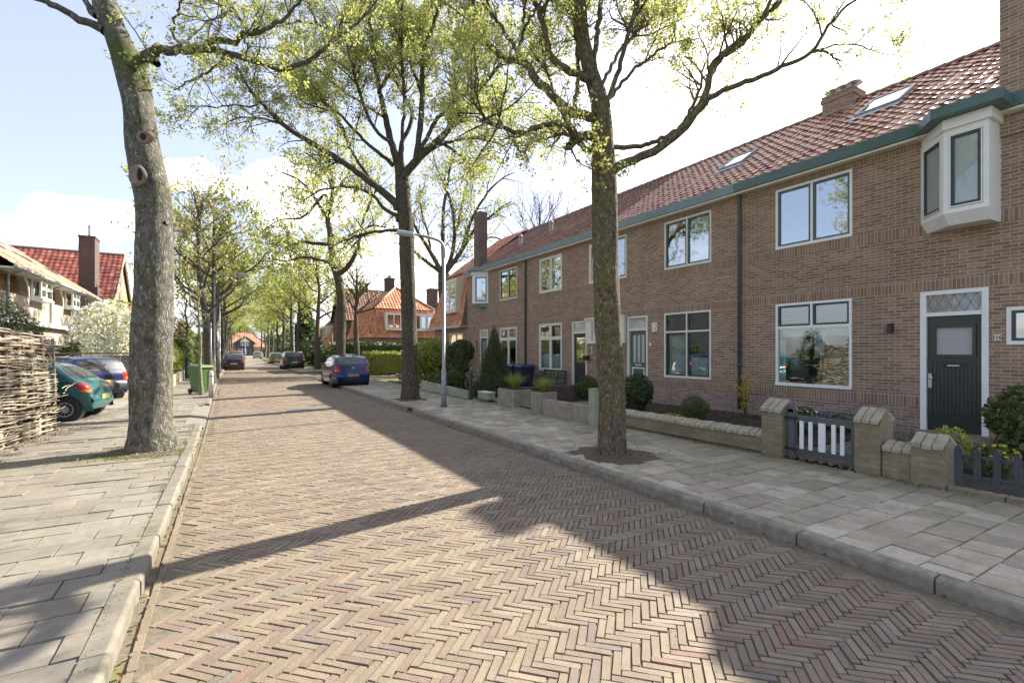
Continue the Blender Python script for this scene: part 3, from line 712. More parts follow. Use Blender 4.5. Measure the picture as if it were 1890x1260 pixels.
def oriel(root, y_in, y_out, y_end, sash, roofmat, apron, glass='glass_fr'):
    """three sided bay under the eave: y_in where the slanted side leaves the wall, y_out front corner next to it, y_end other front corner"""
    xf = D-.55; sg = 1 if y_in > y_out else -1
    z0, z1 = 4.16, 5.62
    plan = [(D, y_in), (xf, y_out), (xf, y_end), (D, y_end)]
    b = MB()
    def fr_of(p, q):
        d = np.array((q[0]-p[0], q[1]-p[1], 0)); L = np.linalg.norm(d); d = d/L
        n = np.array((d[1], -d[0], 0)); c = np.array((D+1, (y_in+y_end)/2, 0))
        if np.dot(n, np.array((p[0], p[1], 0))-c) < 0: n = -n
        return Fr((p[0], p[1], 0), d, n), L
    fs = [fr_of(p, q) for p, q in zip(plan, plan[1:])]
    body = MB()
    for i, (fr, L) in enumerate(fs):
        h = [(.075, L-.075, z0+.08, z1-.10)] if i < 2 and L > .3 else []
        wall_panel(body, fr, 0, L, z0, z1, h, depth=.05)
    a0, a1 = plan[1], plan[2]
    body.prism([(D+.01, y_in, z1), (xf-.05, y_out, z1), (xf-.05, y_end-.05*sg, z1), (D+.01, y_end-.05*sg, z1)], (0, 0, .178))
    o = body.build('oriel', M['white'], root)
    ap = MB(); sl = .10
    ap.hexa([(D, y_in-sl*sg, z0-.20), (xf+sl, y_out-sl*.4*sg, z0-.20), (xf+sl, y_end+sl*.2*sg, z0-.20), (D, y_end, z0-.20), (D, y_in, z0-.002), (xf-.015, y_out, z0-.002), (xf-.015, y_end-.01*sg, z0-.002), (D, y_end-.01*sg, z0-.002)])
    ap.build('apron', M[apron], o)
    for i, (fr, L) in enumerate(fs[:2]):
        if L < .3: continue
        window(root, fr, .08, L-.08, z0+.085, z1-.105, [(.10, L-.10, z0+.11, z1-.125, sash)], frame='white', glass=glass, fw=.02, name='bay_window')
    rf = MB(); e = .22
    P = [(D, y_in+e*sg), (xf-e, y_out+e*.5*sg), (xf-e, y_end-e*sg), (D, y_end-e*sg)]
    rf.prism([(x, y, 5.805) for x, y in P], (0, 0, .185))
    rf.build('bay_roof', M[roofmat], o, bevel=.008)
# ================================================================== the terrace on the right
# ---- house with number 316
A0, A1 = 1.78, 7.91
hA = thing('brick_house', 'nearest brick house with dark green door, white oriel bay and green gutter', 'house', (D, (A0+A1)/2, 0), 'brick houses of the right hand terrace')
holesA = [(5.28, 6.95, .92, 2.87), (5.27, 6.95, 4.18, 5.62), (3.12, 4.10, .2, 2.87), (2.05, 2.90, 1.85, 2.49)]
bandsA = [(5.2, A1-.003, 2.885, 3.10), (4.11, 5.2, 2.885, 3.10), (1.79, 4.10, 2.885, 3.10), (A0+.01, A1-.003, 3.96, 4.165), (4.11, A1-.003, .67, .905), (A0+.01, 3.11, .67, .905), (4.2, A1-.003, 5.635, 5.752)]
terrace_shell(hA, A0, A1, holesA, bandsA, M['roof_g'], P_RED, 41)
window(hA, FR, 5.28, 6.95, .92, 2.87, [(5.335, 6.895, .99, 2.27, None), (5.335, 6.09, 2.33, 2.815, 'sash_d'), (6.14, 6.895, 2.33, 2.815, 'sash_d')], frame='white', glass='glass_lo', curtain=[(5.3, 6.93, 2.08, 2.3), (5.92, 6.14, 1.62, 2.08), (6.80, 6.93, .95, 2.0)], sillw=.03)
window(hA, FR, 5.27, 6.95, 4.18, 5.62, pair(5.27, 6.95, 4.18, 5.62, 'sash'), frame='white', glass='glass')
window(hA, FR, 2.05, 2.90, 1.85, 2.49, [(2.11, 2.84, 1.92, 2.43, 'sash_d')], frame='white', glass='glass')
def front_door(root, u0, u1, v0, v1, tr, mat, style, frame='white', flip=False):
    fr = FR; b = MB(); e = .002; fw = .095 if style == 'plank' else .07
    b.fbox(fr, u0+e, u0+fw, v0, v1-e, -.09, .012); b.fbox(fr, u1-fw, u1-e, v0, v1-e, -.09, .012)
    b.fbox(fr, u0+fw, u1-fw, v1-fw*.8, v1-e, -.09, .012); b.fbox(fr, u0+fw, u1-fw, tr-.035, tr+.035, -.09, .008)
    f = b.build('door_frame', M[frame], root)
    p = MB(); p.fbox(fr, u0+fw, u1-fw, tr+.035, v1-fw*.8, -.055, -.045); tp = p.build('transom_pane', M['glass_lead'] if style == 'plank' else M['glass_fr'], f)
    if style == 'plank':
        k = MB(); a, c, lo, hi = u0+fw+.01, u1-fw-.01, tr+.045, v1-fw*.8-.01
        n = 5; w_ = (c-a)/n
        def seg(p0, p1):
            d = np.array(p1)-np.array(p0); L = np.linalg.norm(d); d = d/L*.006; nn = (-d[1], d[0])
            q = [(p0[0]+nn[0], p0[1]+nn[1]), (p1[0]+nn[0], p1[1]+nn[1]), (p1[0]-nn[0], p1[1]-nn[1]), (p0[0]-nn[0], p0[1]-nn[1])]
            k.prism([fr.p(x, y, -.044) for x, y in q], fr.n*.008)
        h_ = hi-lo
        for i in range(n):
            x = a+i*w_
            for (s0, s1) in (((x, lo+h_/2), (x+w_/2, hi)), ((x+w_/2, hi), (x+w_, lo+h_/2)), ((x, lo+h_/2), (x+w_/2, lo)), ((x+w_/2, lo), (x+w_, lo+h_/2))): seg(s0, s1)
        k.build('lead_strips', M['lead'], f)
    a, c, lo, hi = u0+fw+.004, u1-fw-.004, v0+.03, tr-.04
    d = MB()
    if style == 'plank':
        n = 11; w_ = (c-a-.16)/n
        gz0, gz1, ga, gc = lo+1.43, lo+1.93, a+.13, c-.13
        wall_panel(d, fr, a, c, lo, hi, [(ga, gc, gz0, gz1)], depth=.03, d=-.05)
        for (q0, q1, q2, q3) in ((ga-.05, gc+.05, gz1, gz1+.05), (ga-.05, gc+.05, gz0-.05, gz0), (ga-.05, ga, gz0, gz1), (gc, gc+.05, gz0, gz1)): d.fbox(fr, q0, q1, q2, q3, -.052, -.022)
        d.fbox(fr, a, c, gz0-.14, gz0-.09, -.052, -.028)
        for i in range(n): d.fbox(fr, a+.08+i*w_+.004, a+.08+(i+1)*w_-.004, lo+.30, gz0-.16, -.052, -.040)
        d.fbox(fr, a+.01, c-.01, lo+.20, lo+.225, -.052, -.030); d.fbox(fr, a, a+.075, lo+.24, gz0-.15, -.052, -.036); d.fbox(fr, c-.075, c, lo+.24, gz0-.15, -.052, -.036)
        dd = d.build('door', M[mat], root)
        gp = MB(); gp.fbox(fr, ga, gc, gz0, gz1, -.075, -.065); gp.build('door_pane', M['glass_ham'], dd)
        lb = MB(); lb.fbox(fr, (a+c)/2-.17, (a+c)/2+.17, gz0-.24, gz0-.165, -.045, -.022); lp = lb.build('letter_plate', M['black'], dd)
        li = MB(); li.fbox(fr, (a+c)/2-.085, (a+c)/2+.085, gz0-.215, gz0-.19, -.024, -.017); li.build('letter_flap', M['rim'], dd)
        hp = MB(); hx = c-.035
        hp.fbox(fr, hx-.035, hx+.022, lo+.80, lo+1.07, -.048, -.022); hp.lathe([(.0, -.05), (.03, -.045), (.034, -.02), (.014, 0.0), (.014, .03)], c=fr.p(hx-.045, lo+.99, .02), n=10, axis='x'); hp.build('handle', M['rim'], dd)
    elif style == 'glazed':
        wall_panel(d, fr, a, c, lo, hi, [(a+.10, c-.10, lo+1.05, hi-.14)], depth=.03, d=-.05)
        d.fbox(fr, a+.08, c-.08, lo+.97, lo+1.02, -.052, -.03); dd = d.build('door', M[mat], root)
        gp = MB(); gp.fbox(fr, a+.10, c-.10, lo+1.05, hi-.14, -.075, -.065); gp.build('door_pane', M['glass_hi'], dd)
    else:
        hs = []
        n = 3; w_ = (c-a-.2)/n
        for i in range(n): hs.append((a+.10+i*w_+.02, a+.10+(i+1)*w_-.02, lo+1.12, hi-.12))
        wall_panel(d, fr, a, c, lo, hi, hs, depth=.03, d=-.05); dd = d.build('door', M[mat], root)
        gp = MB()
        for h in hs: gp.fbox(fr, h[0], h[1], h[2], h[3], -.075, -.065)
        gp.build('door_pane', M['glass_fr'], dd)
        pl = MB()
        for (q0, q1, q2, q3) in ((a+.10, c-.10, lo+.92, lo+.96), (a+.10, c-.10, lo+.10, lo+.14), (a+.10, a+.14, lo+.14, lo+.92), (c-.14, c-.10, lo+.14, lo+.92)): pl.fbox(fr, q0, q1, q2, q3, -.052, -.03)
        pl.build('panel_moulding', M['cream'], dd)
        lb = MB(); lb.fbox(fr, (a+c)/2-.14, (a+c)/2+.14, lo+1.01, lo+1.07, -.05, -.035); lb.build('letter_plate', M['rim'], dd)
    s = MB(); s.fbox(fr, u0-.04, u1+.04, .02, v0+.03, -.3, .14); s.build('doorstep', M['concrete'], root)
t = NT('leaded_glass'); p = t.pos(); vc = t.n('ShaderNodeTexVoronoi', {'Vector': p, 'Scale': 6.5}).outputs['Color']
hs = t.n('ShaderNodeHueSaturation', {'Saturation': .45, 'Value': .42, 'Color': vc}).outputs[0]
t.bsdf(t.mix(.5, hs, (.20, .19, .16)), .08, t.noise(p, 20, 2), .25, .01, **{'Specular IOR Level': 1.0}); M['glass_lead'] = t.m
t = NT('hammered_glass'); p = t.pos(); vd = t.n('ShaderNodeTexVoronoi', {'Vector': p, 'Scale': 90.0}).outputs[0]
t.bsdf(t.mix(vd, (.30, .29, .28), (.50, .48, .47)), .25, vd, .6, .006); M['glass_ham'] = t.m
front_door(hA, 3.12, 4.10, .22, 2.87, 2.43, 'door_g', 'plank')
oriel(hA, 4.09, 3.57, 2.97, 'sash_d', 'gutter', 'white')
def chimney(root, x0, x1, y0, y1, z0, z1, mat='brick', pots=0, cap=True, name='chimney', flash=True):
    b = MB(); b.box(x0, x1, y0, y1, z0, z1); 
    if cap: b.box(x0-.03, x1+.03, y0-.03, y1+.03, z1-.16, z1-.04); b.box(x0-.015, x1+.015, y0-.015, y1+.015, z1+.001, z1+.04)
    o = b.build(name, M[mat], root)
    p = MB()
    for k in range(pots):
        y = y0+(y1-y0)*(k+.5)/pots; x = (x0+x1)/2
        p.lathe([(.10, z1+.04), (.09, z1+.16)], (x, y, 0), 12); p.lathe([(.05, z1+.16), (.05, z1+.24)], (x, y, 0), 6); p.lathe([(.06, z1+.22), (.22, z1+.24), (.20, z1+.265), (.03, z1+.28)], (x, y, 0), 14)
    if pots: p.build('chimney_cowl', M['zinc'], o, sm=False)
    if flash:
        f = MB(); f.box(x0-.015, x1+.015, y0-.015, y1+.015, z0+.10, z0+.42); f.build('flashing', M['lead'], o)
    return o
ca = chimney(hA, D-.06, D+.86, 1.95, 2.97, 5.4, 10.6, cap=False, flash=False)
chimney(hA, 15.2, 15.9, 6.95, 7.78, 8.25, 9.16, pots=3)
skylight(hA, 5.7, 2.75, 3.9, .95); skylight(hA, 2.6, 3.7, 4.7, .8)
drainpipe(hA, 7.88, 'dkgrey')
b = MB(); b.fbox(FR, 2.955, 3.075, 1.92, 2.035, 0, .018); npl = b.build('number_plate', M['num'], hA, bevel=.006)
cu = bpy.data.curves.new('house_number', 'FONT'); cu.body = '316'; cu.size = .098; cu.extrude = .002; cu.align_x = 'CENTER'; cu.align_y = 'CENTER'; cu.space_character = .92
cu.materials.append(M['signtxt'])
tx = bpy.data.objects.new('lettering', cu); COL.objects.link(tx); dg = bpy.context.evaluated_depsgraph_get(); me_ = bpy.data.meshes.new_from_object(tx.evaluated_get(dg)); bpy.data.objects.remove(tx); me_.materials.clear(); me_.materials.append(M['signtxt'])
tx = bpy.data.objects.new('house_number', me_); COL.objects.link(tx); tx.parent = npl
o_ = OFF[hA.name]; tx.location = (D-.021-o_[0], 3.015-o_[1], 1.977-o_[2]); tx.rotation_euler = (PI/2, 0, -PI/2)
b = MB(); b.fbox(FR, 4.53, 4.60, 2.12, 2.30, 0, .03); b.lathe([(.035, -.10), (.05, -.09), (.045, .06), (.015, .08)], c=(D-.09, 4.565, 2.20), n=12); b.tube([FR.p(4.565, 2.27, .02), FR.p(4.565, 2.29, .09)], .012, 6)
b.build('wall_lamp', M['black'], hA)
# ---- the neighbour with the paired doors
B0, B1 = 7.91, 13.12
hB = thing('brick_house', 'brick terraced house with rooflight, upper windows behind the mossy tree and grey three-light door', 'house', (D, (B0+B1)/2, 0), 'brick houses of the right hand terrace')
holesB = [(8.77, 10.43, .95, 2.88), (8.76, 10.42, 4.18, 5.62), (11.10, 12.00, .2, 2.87), (12.04, 13.1, 4.18, 5.62)]
bandsB = [(B0+.003, 11.09, 2.89, 3.10), (11.09, B1-.003, 2.89, 3.10), (B0+.003, B1-.003, 3.96, 4.165), (B0+.003, 11.09, .67, .905), (B0+.003, B1-.003, 5.635, 5.752)]
terrace_shell(hB, B0, B1, holesB, bandsB, M['roof_g'], P_RED, 42, gut='gutter_b')
window(hB, FR, 8.77, 10.43, .95, 2.88, cross(8.77, 10.43, .95, 2.88, 2.31, 'sash_d'), curtain=[(9.75, 10.40, .98, 2.2), (8.8, 9.55, .98, 1.55)], glass='glass_lo', seed=2)
window(hB, FR, 8.76, 10.42, 4.18, 5.62, pair(8.76, 10.42, 4.18, 5.62, 'sash'), curtain=[(8.80, 9.55, 5.2, 5.6)])
window(hB, FR, 12.04, 13.10, 4.18, 5.62, [(12.10, 13.05, 4.25, 5.565, 'sash')])
front_door(hB, 11.10, 12.0, .22, 2.87, 2.43, 'dkgrey', 'panel', frame='cream')
b = MB(); b.fbox(FR, 10.69, 10.90, 2.33, 2.62, 0, .05); pl_ = b.build('wall_plaque', M['cream'], hB, bevel=.012)
b = MB(); b.fbox(FR, 10.735, 10.765, 2.40, 2.48, .045, .053); b.build('slot', M['signtxt'], pl_)
b = MB(); b.fbox(FR, 10.72, 10.80, 2.56, 2.575, .045, .053); b.build('slot', M['signtxt'], pl_)
b = MB(); b.lathe([(0.001, 0), (.05, .002), (.045, .03), (.001, .035)], c=FR.p(10.98, 1.95, .035), n=14, axis='x'); b.build('doorbell', M['cream'], hB)
skylight(hB, 9.4, 2.3, 3.3, .8)
# ---- third house
C1 = 18.33
hC = thing('brick_house', 'brick terraced house with cream windows, navy glazed door and brown mossy roof', 'house', (D, (B1+C1)/2, 0), 'brick houses of the right hand terrace')
holesC = [(15.66, 17.28, .92, 2.87), (15.65, 17.25, 4.16, 5.61), (14.11, 14.99, .2, 2.85), (13.14, 13.98, 4.18, 5.62)]
bandsC = [(B1+.003, C1-.003, 2.89, 3.10), (B1+.003, C1-.003, 3.96, 4.155), (15.0, C1-.003, .67, .905), (B1+.003, C1-.003, 5.635, 5.752)]
terrace_shell(hC, B1, C1, holesC, bandsC, M['roof_b'], P_BRN, 43, gut='gutter_b')
window(hC, FR, 15.66, 17.28, .92, 2.87, cross(15.66, 17.28, .92, 2.87, 2.26, 'cream'), curtain=[(15.7, 17.25, .95, 1.6), (15.7, 16.0, 1.6, 2.2)], glass='glass_lo', seed=3)
window(hC, FR, 15.65, 17.25, 4.16, 5.61, pair(15.65, 17.25, 4.16, 5.61, 'cream'), glass='glass_hi')
window(hC, FR, 13.14, 13.98, 4.18, 5.62, [(13.2, 13.93, 4.25, 5.565, 'cream')])
M['door_navy'] = m_paint('door_navy', (.020, .028, .048), .35, .1)
front_door(hC, 14.11, 14.99, .22, 2.85, 2.43, 'door_navy', 'glazed', frame='cream')
b = MB(); wall_panel(b, FR, 12.06, 14.05, 2.0, 2.86, [(13.10, 13.74, 2.12, 2.78)], depth=.05, d=.11)
for (a, c, e, f) in ((12.06, 14.05, 2.0, 2.0), (12.06, 14.05, 2.86, 2.86)): b.quad(FR.p(a, e, 0), FR.p(c, e, 0), FR.p(c, e, .11), FR.p(a, e, .11))
for u in (12.06, 14.05): b.quad(FR.p(u, 2.0, 0), FR.p(u, 2.86, 0), FR.p(u, 2.86, .11), FR.p(u, 2.0, .11))
b.fbox(FR, 12.02, 14.08, 2.861, 2.93, .001, .16)
pb = b.build('window_box_panel', M['cream'], hC)
b = MB(); b.fbox(FR, 13.10, 13.74, 2.12, 2.78, .06, .075); b.build('pane', M['glass_fr'], pb)
b = MB(); b.lathe([(.10, -.10), (.13, .07), (.12, .075)], c=FR.p(14.0, 1.50, .14), n=12); b.build('hanging_pot', M['plastic'], hC)
b = MB(); b.tube([FR.p(13.78, 1.96, .03), FR.p(13.78, 1.62, .03)], .02, 6); b.lathe([(.0, -.05), (.05, 0), (.0, .05)], c=FR.p(13.78, 1.83, .05), n=8, cap=False); b.build('wind_chime', M['num'], hC)
drainpipe(hC, 18.30, 'dkgrey')
# ---- end house of the terrace
D1 = 24.46
hD = thing('brick_house', 'brick terraced end house with blue oriel bay, tall chimney stack and cone conifer in front', 'house', (D, (C1+D1)/2, 0), 'brick houses of the right hand terrace')
holesD = [(19.12, 20.72, .95, 2.85), (19.1, 20.72, 4.16, 5.61), (21.98, 22.87, .2, 2.84)]
bandsD = [(C1+.003, D1-.003, 2.89, 3.10), (C1+.003, D1-.003, 3.96, 4.155), (C1+.003, 21.97, .67, .905), (C1+.003, 21.8, 5.635, 5.752)]
terrace_shell(hD, C1, D1, holesD, bandsD, M['roof_b'], P_BRN, 44, gut='gutter_b')
window(hD, FR, 19.12, 20.72, .95, 2.85, cross(19.12, 20.72, .95, 2.85, 2.3, 'cream'), glass='glass', curtain=[(19.15, 20.7, 1.9, 2.8)])
window(hD, FR, 19.1, 20.72, 4.16, 5.61, pair(19.1, 20.72, 4.16, 5.61, 'sash'), glass='glass_hi')
M['door_sage'] = m_paint('door_sage', (.06, .075, .055), .4, .1)
front_door(hD, 21.98, 22.87, .22, 2.84, 2.43, 'door_sage', 'panel', frame='cream')
oriel(hD, 21.95, 22.50, 22.66, 'sash', 'gutter_b', 'gutter_b', glass='glass')
chimney(hD, D-.05, D+.42, 22.85, 23.50, 5.5, 9.05, mat='brick_mid', cap=False, flash=False)
for y, s in ((21.2, 2.0), (19.2, 2.6)):
    b = MB(); p_ = np.array((EX, y, EZ))+SV*s; b.lathe([(.09, -.1), (.085, .35), (.11, .36), (.11, .48), (.05, .56)], tuple(p_), 10); b.build('roof_vent', M['lead'], hD, sm=False)
b = MB(); b.fbox(FR, 23.2, 23.24, 1.75, 2.35, 0, .03); b.build('wall_bracket', M['black'], hD)
# ---- cross wing with the tile hung mansard front
E0, E1 = 24.46, 29.3
hE = thing('tile_hung_house', 'corner house with orange tile hung upper storey sloping over a brick ground floor', 'house', (D, 27, 0))
b = MB(); wall_panel(b, FR, E0, E1, -.1, 3.12, [(25.0, 26.9, .9, 2.75)])
b.quad((D, E1, -.1), (D+8, E1, -.1), (D+8, E1, 3.12), (D, E1, 3.12)); b.quad((D+8, E0, -.1), (D+8, E1, -.1), (D+8, E1, 6), (D+8, E0, 6))
b.build('wall', M['brick'], hE)
b = MB()
for z in (.1, 3.0, 6.2): b.quad((D+.25, E0+.1, z), (D+7.9, E0+.1, z), (D+7.9, E1-.3, z), (D+.25, E1-.3, z))
b.quad((D+2.6, E0+.1, .1), (D+2.6, E1-.2, .1), (D+2.6, E1-.2, 6), (D+2.6, E0+.1, 6)); b.build('interior', M['inside'], hE)
window(hE, FR, 25.0, 26.9, .9, 2.75, cross(25.0, 26.9, .9, 2.75, 2.1, 'cream'), glass='glass', curtain=[(25.05, 26.85, 1.0, 2.7)], seed=5)
W_, top = .55, 6.15
sv = np.array((W_, 0, top-3.18)); sl_ = float(np.linalg.norm(sv)); sv /= sl_
ln = lambda u, s: u < (E1+.15-E0) - s/sl_*1.75
pantiles('mansard_front', hE, (D-.32, E0, 3.2), (0, 1, 0), sv, E1+.15-E0, sl_, M['roof_o'], P_ORG, 51, tw=.22, tl=.30, clip=ln, n_=(-sv[2], 0, sv[0]))
ua = np.array((1, 0, 0)); va = np.array((0, -1.75, top-3.18)); la = float(np.linalg.norm(va)); va /= la
pantiles('mansard_side', hE, (D-.3, E1+.15, 3.2), (1, 0, 0), va, 8, la, M['roof_o'], P_ORG, 52, tw=.24, tl=.32, clip=lambda u, s: u > s/la*.55)
b = MB(); b.add([(D-.28, E0, 3.16), (D-.28, E1+.1, 3.16), (D+.24, E1-1.62, top), (D+.24, E0, top)], [(0, 1, 2, 3)]); b.quad((D-.28, E1+.1, 3.16), (D+8, E1+.1, 3.16), (D+8, E1-1.62, top), (D+.24, E1-1.62, top)); b.build('sarking', M['oldwood'], hE)
rv = np.array((3.76, 0, 8.95-top)); rl = float(np.linalg.norm(rv)); rv /= rl
pantiles('roof', hE, (D+.16, E0, top+.02), (0, 1, 0), rv, 3.4, rl, M['roof_o'], P_ORG, 53, clip=lambda u, s: u < 3.3)
b = MB(); b.quad((D+.2, E0, top-.02), (D+.2, E0+3.3, top-.02), (15.4, E0+3.3, 8.9), (15.4, E0, 8.9)); b.quad((15.4, E0, 8.9), (15.4, E0+3.3, 8.9), (19.5, E0+3.3, top), (19.5, E0, top)); b.add([(D+.2, E0+3.3, top-.02), (19.5, E0+3.3, top-.02), (15.4, E0+3.3, 8.9)], [(0, 1, 2)]); b.build('rear_slope', M['roof_flat'], hE)
b = MB(); b.prism([(D-.30, E0-.003, 3.16), (D+.3, E0-.003, 3.16), (D+.24, E0-.003, top+.05), (D+.16, E0-.003, top+.05)], (0, .05, 0)); b.build('verge_board', M['oldwood'], hE)
b = MB(); b.box(D-.48, D+.1, E0-.05, E1+.35, 3.02, 3.16); b.build('gutter', M['zinc'], hE, bevel=.01)
fe = Fr((D-.42, 0, 0), (0, 1, 0), (-1, 0, 0))
b = MB(); b.box(D-.42, D+.35, 25.05, 25.15, 4.0, 5.72); b.box(D-.42, D+.35, 26.85, 26.95, 4.0, 5.72); b.box(D-.42, D+.4, 25.05, 26.95, 5.72, 5.80); b.box(D-.42, D+.1, 25.05, 26.95, 3.9, 4.0); b.build('dormer_cheek', M['cream'], hE)
window(hE, fe, 25.1, 26.9, 4.0, 5.72, pair(25.1, 26.9, 4.0, 5.72, 'cream'), frame='cream', glass='glass_hi')
# ================================================================== houses across the side street and far away
def hip_house(root, x0, x1, y0, y1, ze, zr, ins, zt=None, roofmat='roof_o', pal=P_ORG, seed=60, wall='brick', holes_s=(), holes_w=(), tw=.28, tl=.36):
    """box walls, optional tile hung mansard band from ze to zt, hipped roof above it to zr"""
    b = MB(); fs = Fr((0, y0, 0), (1, 0, 0), (0, -1, 0)); fw = Fr((x0, 0, 0), (0, 1, 0), (-1, 0, 0))
    wall_panel(b, fs, x0, x1, -.1, ze, holes_s); wall_panel(b, fw, y0, y1, -.1, ze, holes_w)
    b.quad((x1, y0, -.1), (x1, y1, -.1), (x1, y1, ze), (x1, y0, ze)); b.quad((x0, y1, -.1), (x1, y1, -.1), (x1, y1, ze), (x0, y1, ze))
    b.build('wall', M[wall], root)
    k = MB()
    for z in (.05, ze-.02): k.quad((x0+.2, y0+.2, z), (x1-.2, y0+.2, z), (x1-.2, y1-.2, z), (x0+.2, y1-.2, z))
    k.quad((x0+2, y0+2, 0), (x1-.2, y0+2, 0), (x1-.2, y0+2, ze), (x0+2, y0+2, ze)); k.build('interior', M['inside'], root)
    if zt:
        i = ins; h = zt-ze
        for nm, o, u, L, n2 in (('mansard_front', (x0-.2, y0-.2, ze), (1, 0, 0), x1-x0+.4, (0, 1)), ('mansard_side', (x0-.2, y1+.2, ze), (0, -1, 0), y1-y0+.4, (1, 0))):
            v = np.array((n2[0]*(i+.2), n2[1]*(i+.2), h)); l = float(np.linalg.norm(v)); v = v/l
            nn = np.array((-n2[0]*h, -n2[1]*h, i+.2)); nn /= np.linalg.norm(nn)
            pantiles(nm, root, o, u, v, L, l, M[roofmat], pal, seed, tw=tw, tl=tl, clip=lambda a, s, L=L, l=l: s/l*(i+.2) < a < L-s/l*(i+.2)+.1, n_=nn); seed += 1
        k = MB(); e = .22
        A = [(x0-.15, y0-.15, ze), (x1+.15, y0-.15, ze), (x1+.15, y1+.15, ze), (x0-.15, y1+.15, ze)]; B_ = [(x0+i+.05, y0+i+.05, zt), (x1-i-.05, y0+i+.05, zt), (x1-i-.05, y1-i-.05, zt), (x0+i+.05, y1-i-.05, zt)]
        k.add(A+B_, [(j, (j+1) % 4, 4+(j+1) % 4, 4+j) for j in range(4)]); k.build('sarking', M['roof_flat'], root)
        x0, x1, y0, y1, ze = x0+i-.15, x1-i+.15, y0+i-.15, y1-i+.15, zt+.02
    else: x0, x1, y0, y1 = x0-.3, x1+.3, y0-.3, y1+.3
    w = min(x1-x0, y1-y0)/2; rise = zr-ze; sl = math.hypot(w, rise)
    for nm, o, u, L, n2 in (('roof', (x0, y0, ze), (1, 0, 0), x1-x0, (0, 1)), ('roof', (x0, y1, ze), (0, -1, 0), y1-y0, (1, 0))):
        v = np.array((n2[0]*w, n2[1]*w, rise))/sl; nn = np.array((-n2[0]*rise, -n2[1]*rise, w))/sl
        pantiles(nm, root, o, u, v, L, sl, M[roofmat], pal, seed, tw=tw, tl=tl, clip=lambda a, s, L=L: s/sl*w-.1 < a < L-s/sl*w+.1, n_=nn); seed += 1
    lx = (x1-x0) > (y1-y0)
    r0, r1 = ((x0+w, y0+w, zr), (x1-w, y0+w, zr)) if lx else ((x0+w, y0+w, zr), (x0+w, y1-w, zr))
    k = MB(); c = [(x0, y0, ze), (x1, y0, ze), (x1, y1, ze), (x0, y1, ze)]; dz = .05
    q0, q1 = (r0[0], r0[1], r0[2]-dz), (r1[0], r1[1], r1[2]-dz)
    c = [(p[0], p[1], p[2]-dz) for p in c]
    k.add(c+[q0, q1], [(0, 1, 5, 4), (2, 3, 4, 5), (3, 0, 4), (1, 2, 5)] if lx else [(3, 0, 4, 5), (1, 2, 5, 4), (0, 1, 4), (2, 3, 5)])
    k.quad(*c); k.build('roof_deck', M['roof_flat'], root)
    k = MB()
    for a, b_ in (((x0, y0, ze+.04), r0), ((x1, y0, ze+.04), r1 if lx else r0), ((x0, y1, ze+.04), r0 if lx else r1), (r0, r1)): k.tube([a, b_], .11, 6)
    k.build('ridge_tiles', M['roof_flat'], root, sm=True)
    return fs, fw
hF = thing('hipped_house', 'detached house with orange mansard, hipped tile roof and a long white window row', 'house', (13.8, 46, 0))
fs, fw = hip_house(hF, 10.6, 17.1, 42, 50, 2.9, 7.7, .62, zt=5.45, seed=60, holes_s=[(13.0, 15.6, 1.0, 2.4), (11.0, 11.5, .1, 2.2)])
window(hF, fs, 13.0, 15.6, 1.0, 2.4, pair(13.0, 15.6, 1.0, 2.4, 'cream'), glass='glass', curtain=[(13.05, 15.5, 1.05, 2.3)])
b = MB(); b.box(11.02, 11.48, 41.98, 42.05, .1, 2.18); b.build('door', M['dkgrey'], hF)
fd = Fr((0, 41.78, 0), (1, 0, 0), (0, -1, 0))
L8 = []
for k in range(8): a = 12.05+k*.60; L8.append((a+.05, a+.55, 3.70, 4.86, 'sash'))
window(hF, fd, 11.98, 16.92, 3.6, 4.95, L8, frame='white', glass='glass_hi')
b = MB(); b.box(11.98, 16.92, 41.78, 42.6, 4.95, 5.03); b.box(11.92, 11.98, 41.78, 42.5, 3.6, 5.03); b.box(16.92, 16.98, 41.78, 42.5, 3.6, 5.03); b.box(11.98, 16.92, 41.78, 42.1, 3.52, 3.6); b.box(12, 16.9, 42.0, 42.02, 3.6, 4.95); b.build('dormer_cheek', M['white'], hF)
chimney(hF, 13.0, 13.75, 45.2, 46.1, 6.9, 8.55, 'brick_dk', pots=2); chimney(hF, 18.3, 19.2, 48, 49, 5.5, 8.2, 'brick_dk')
hG = thing('gabled_house', 'grey brick gable house with dark roof and white trim further along the right side', 'house', (11, 56, 0))
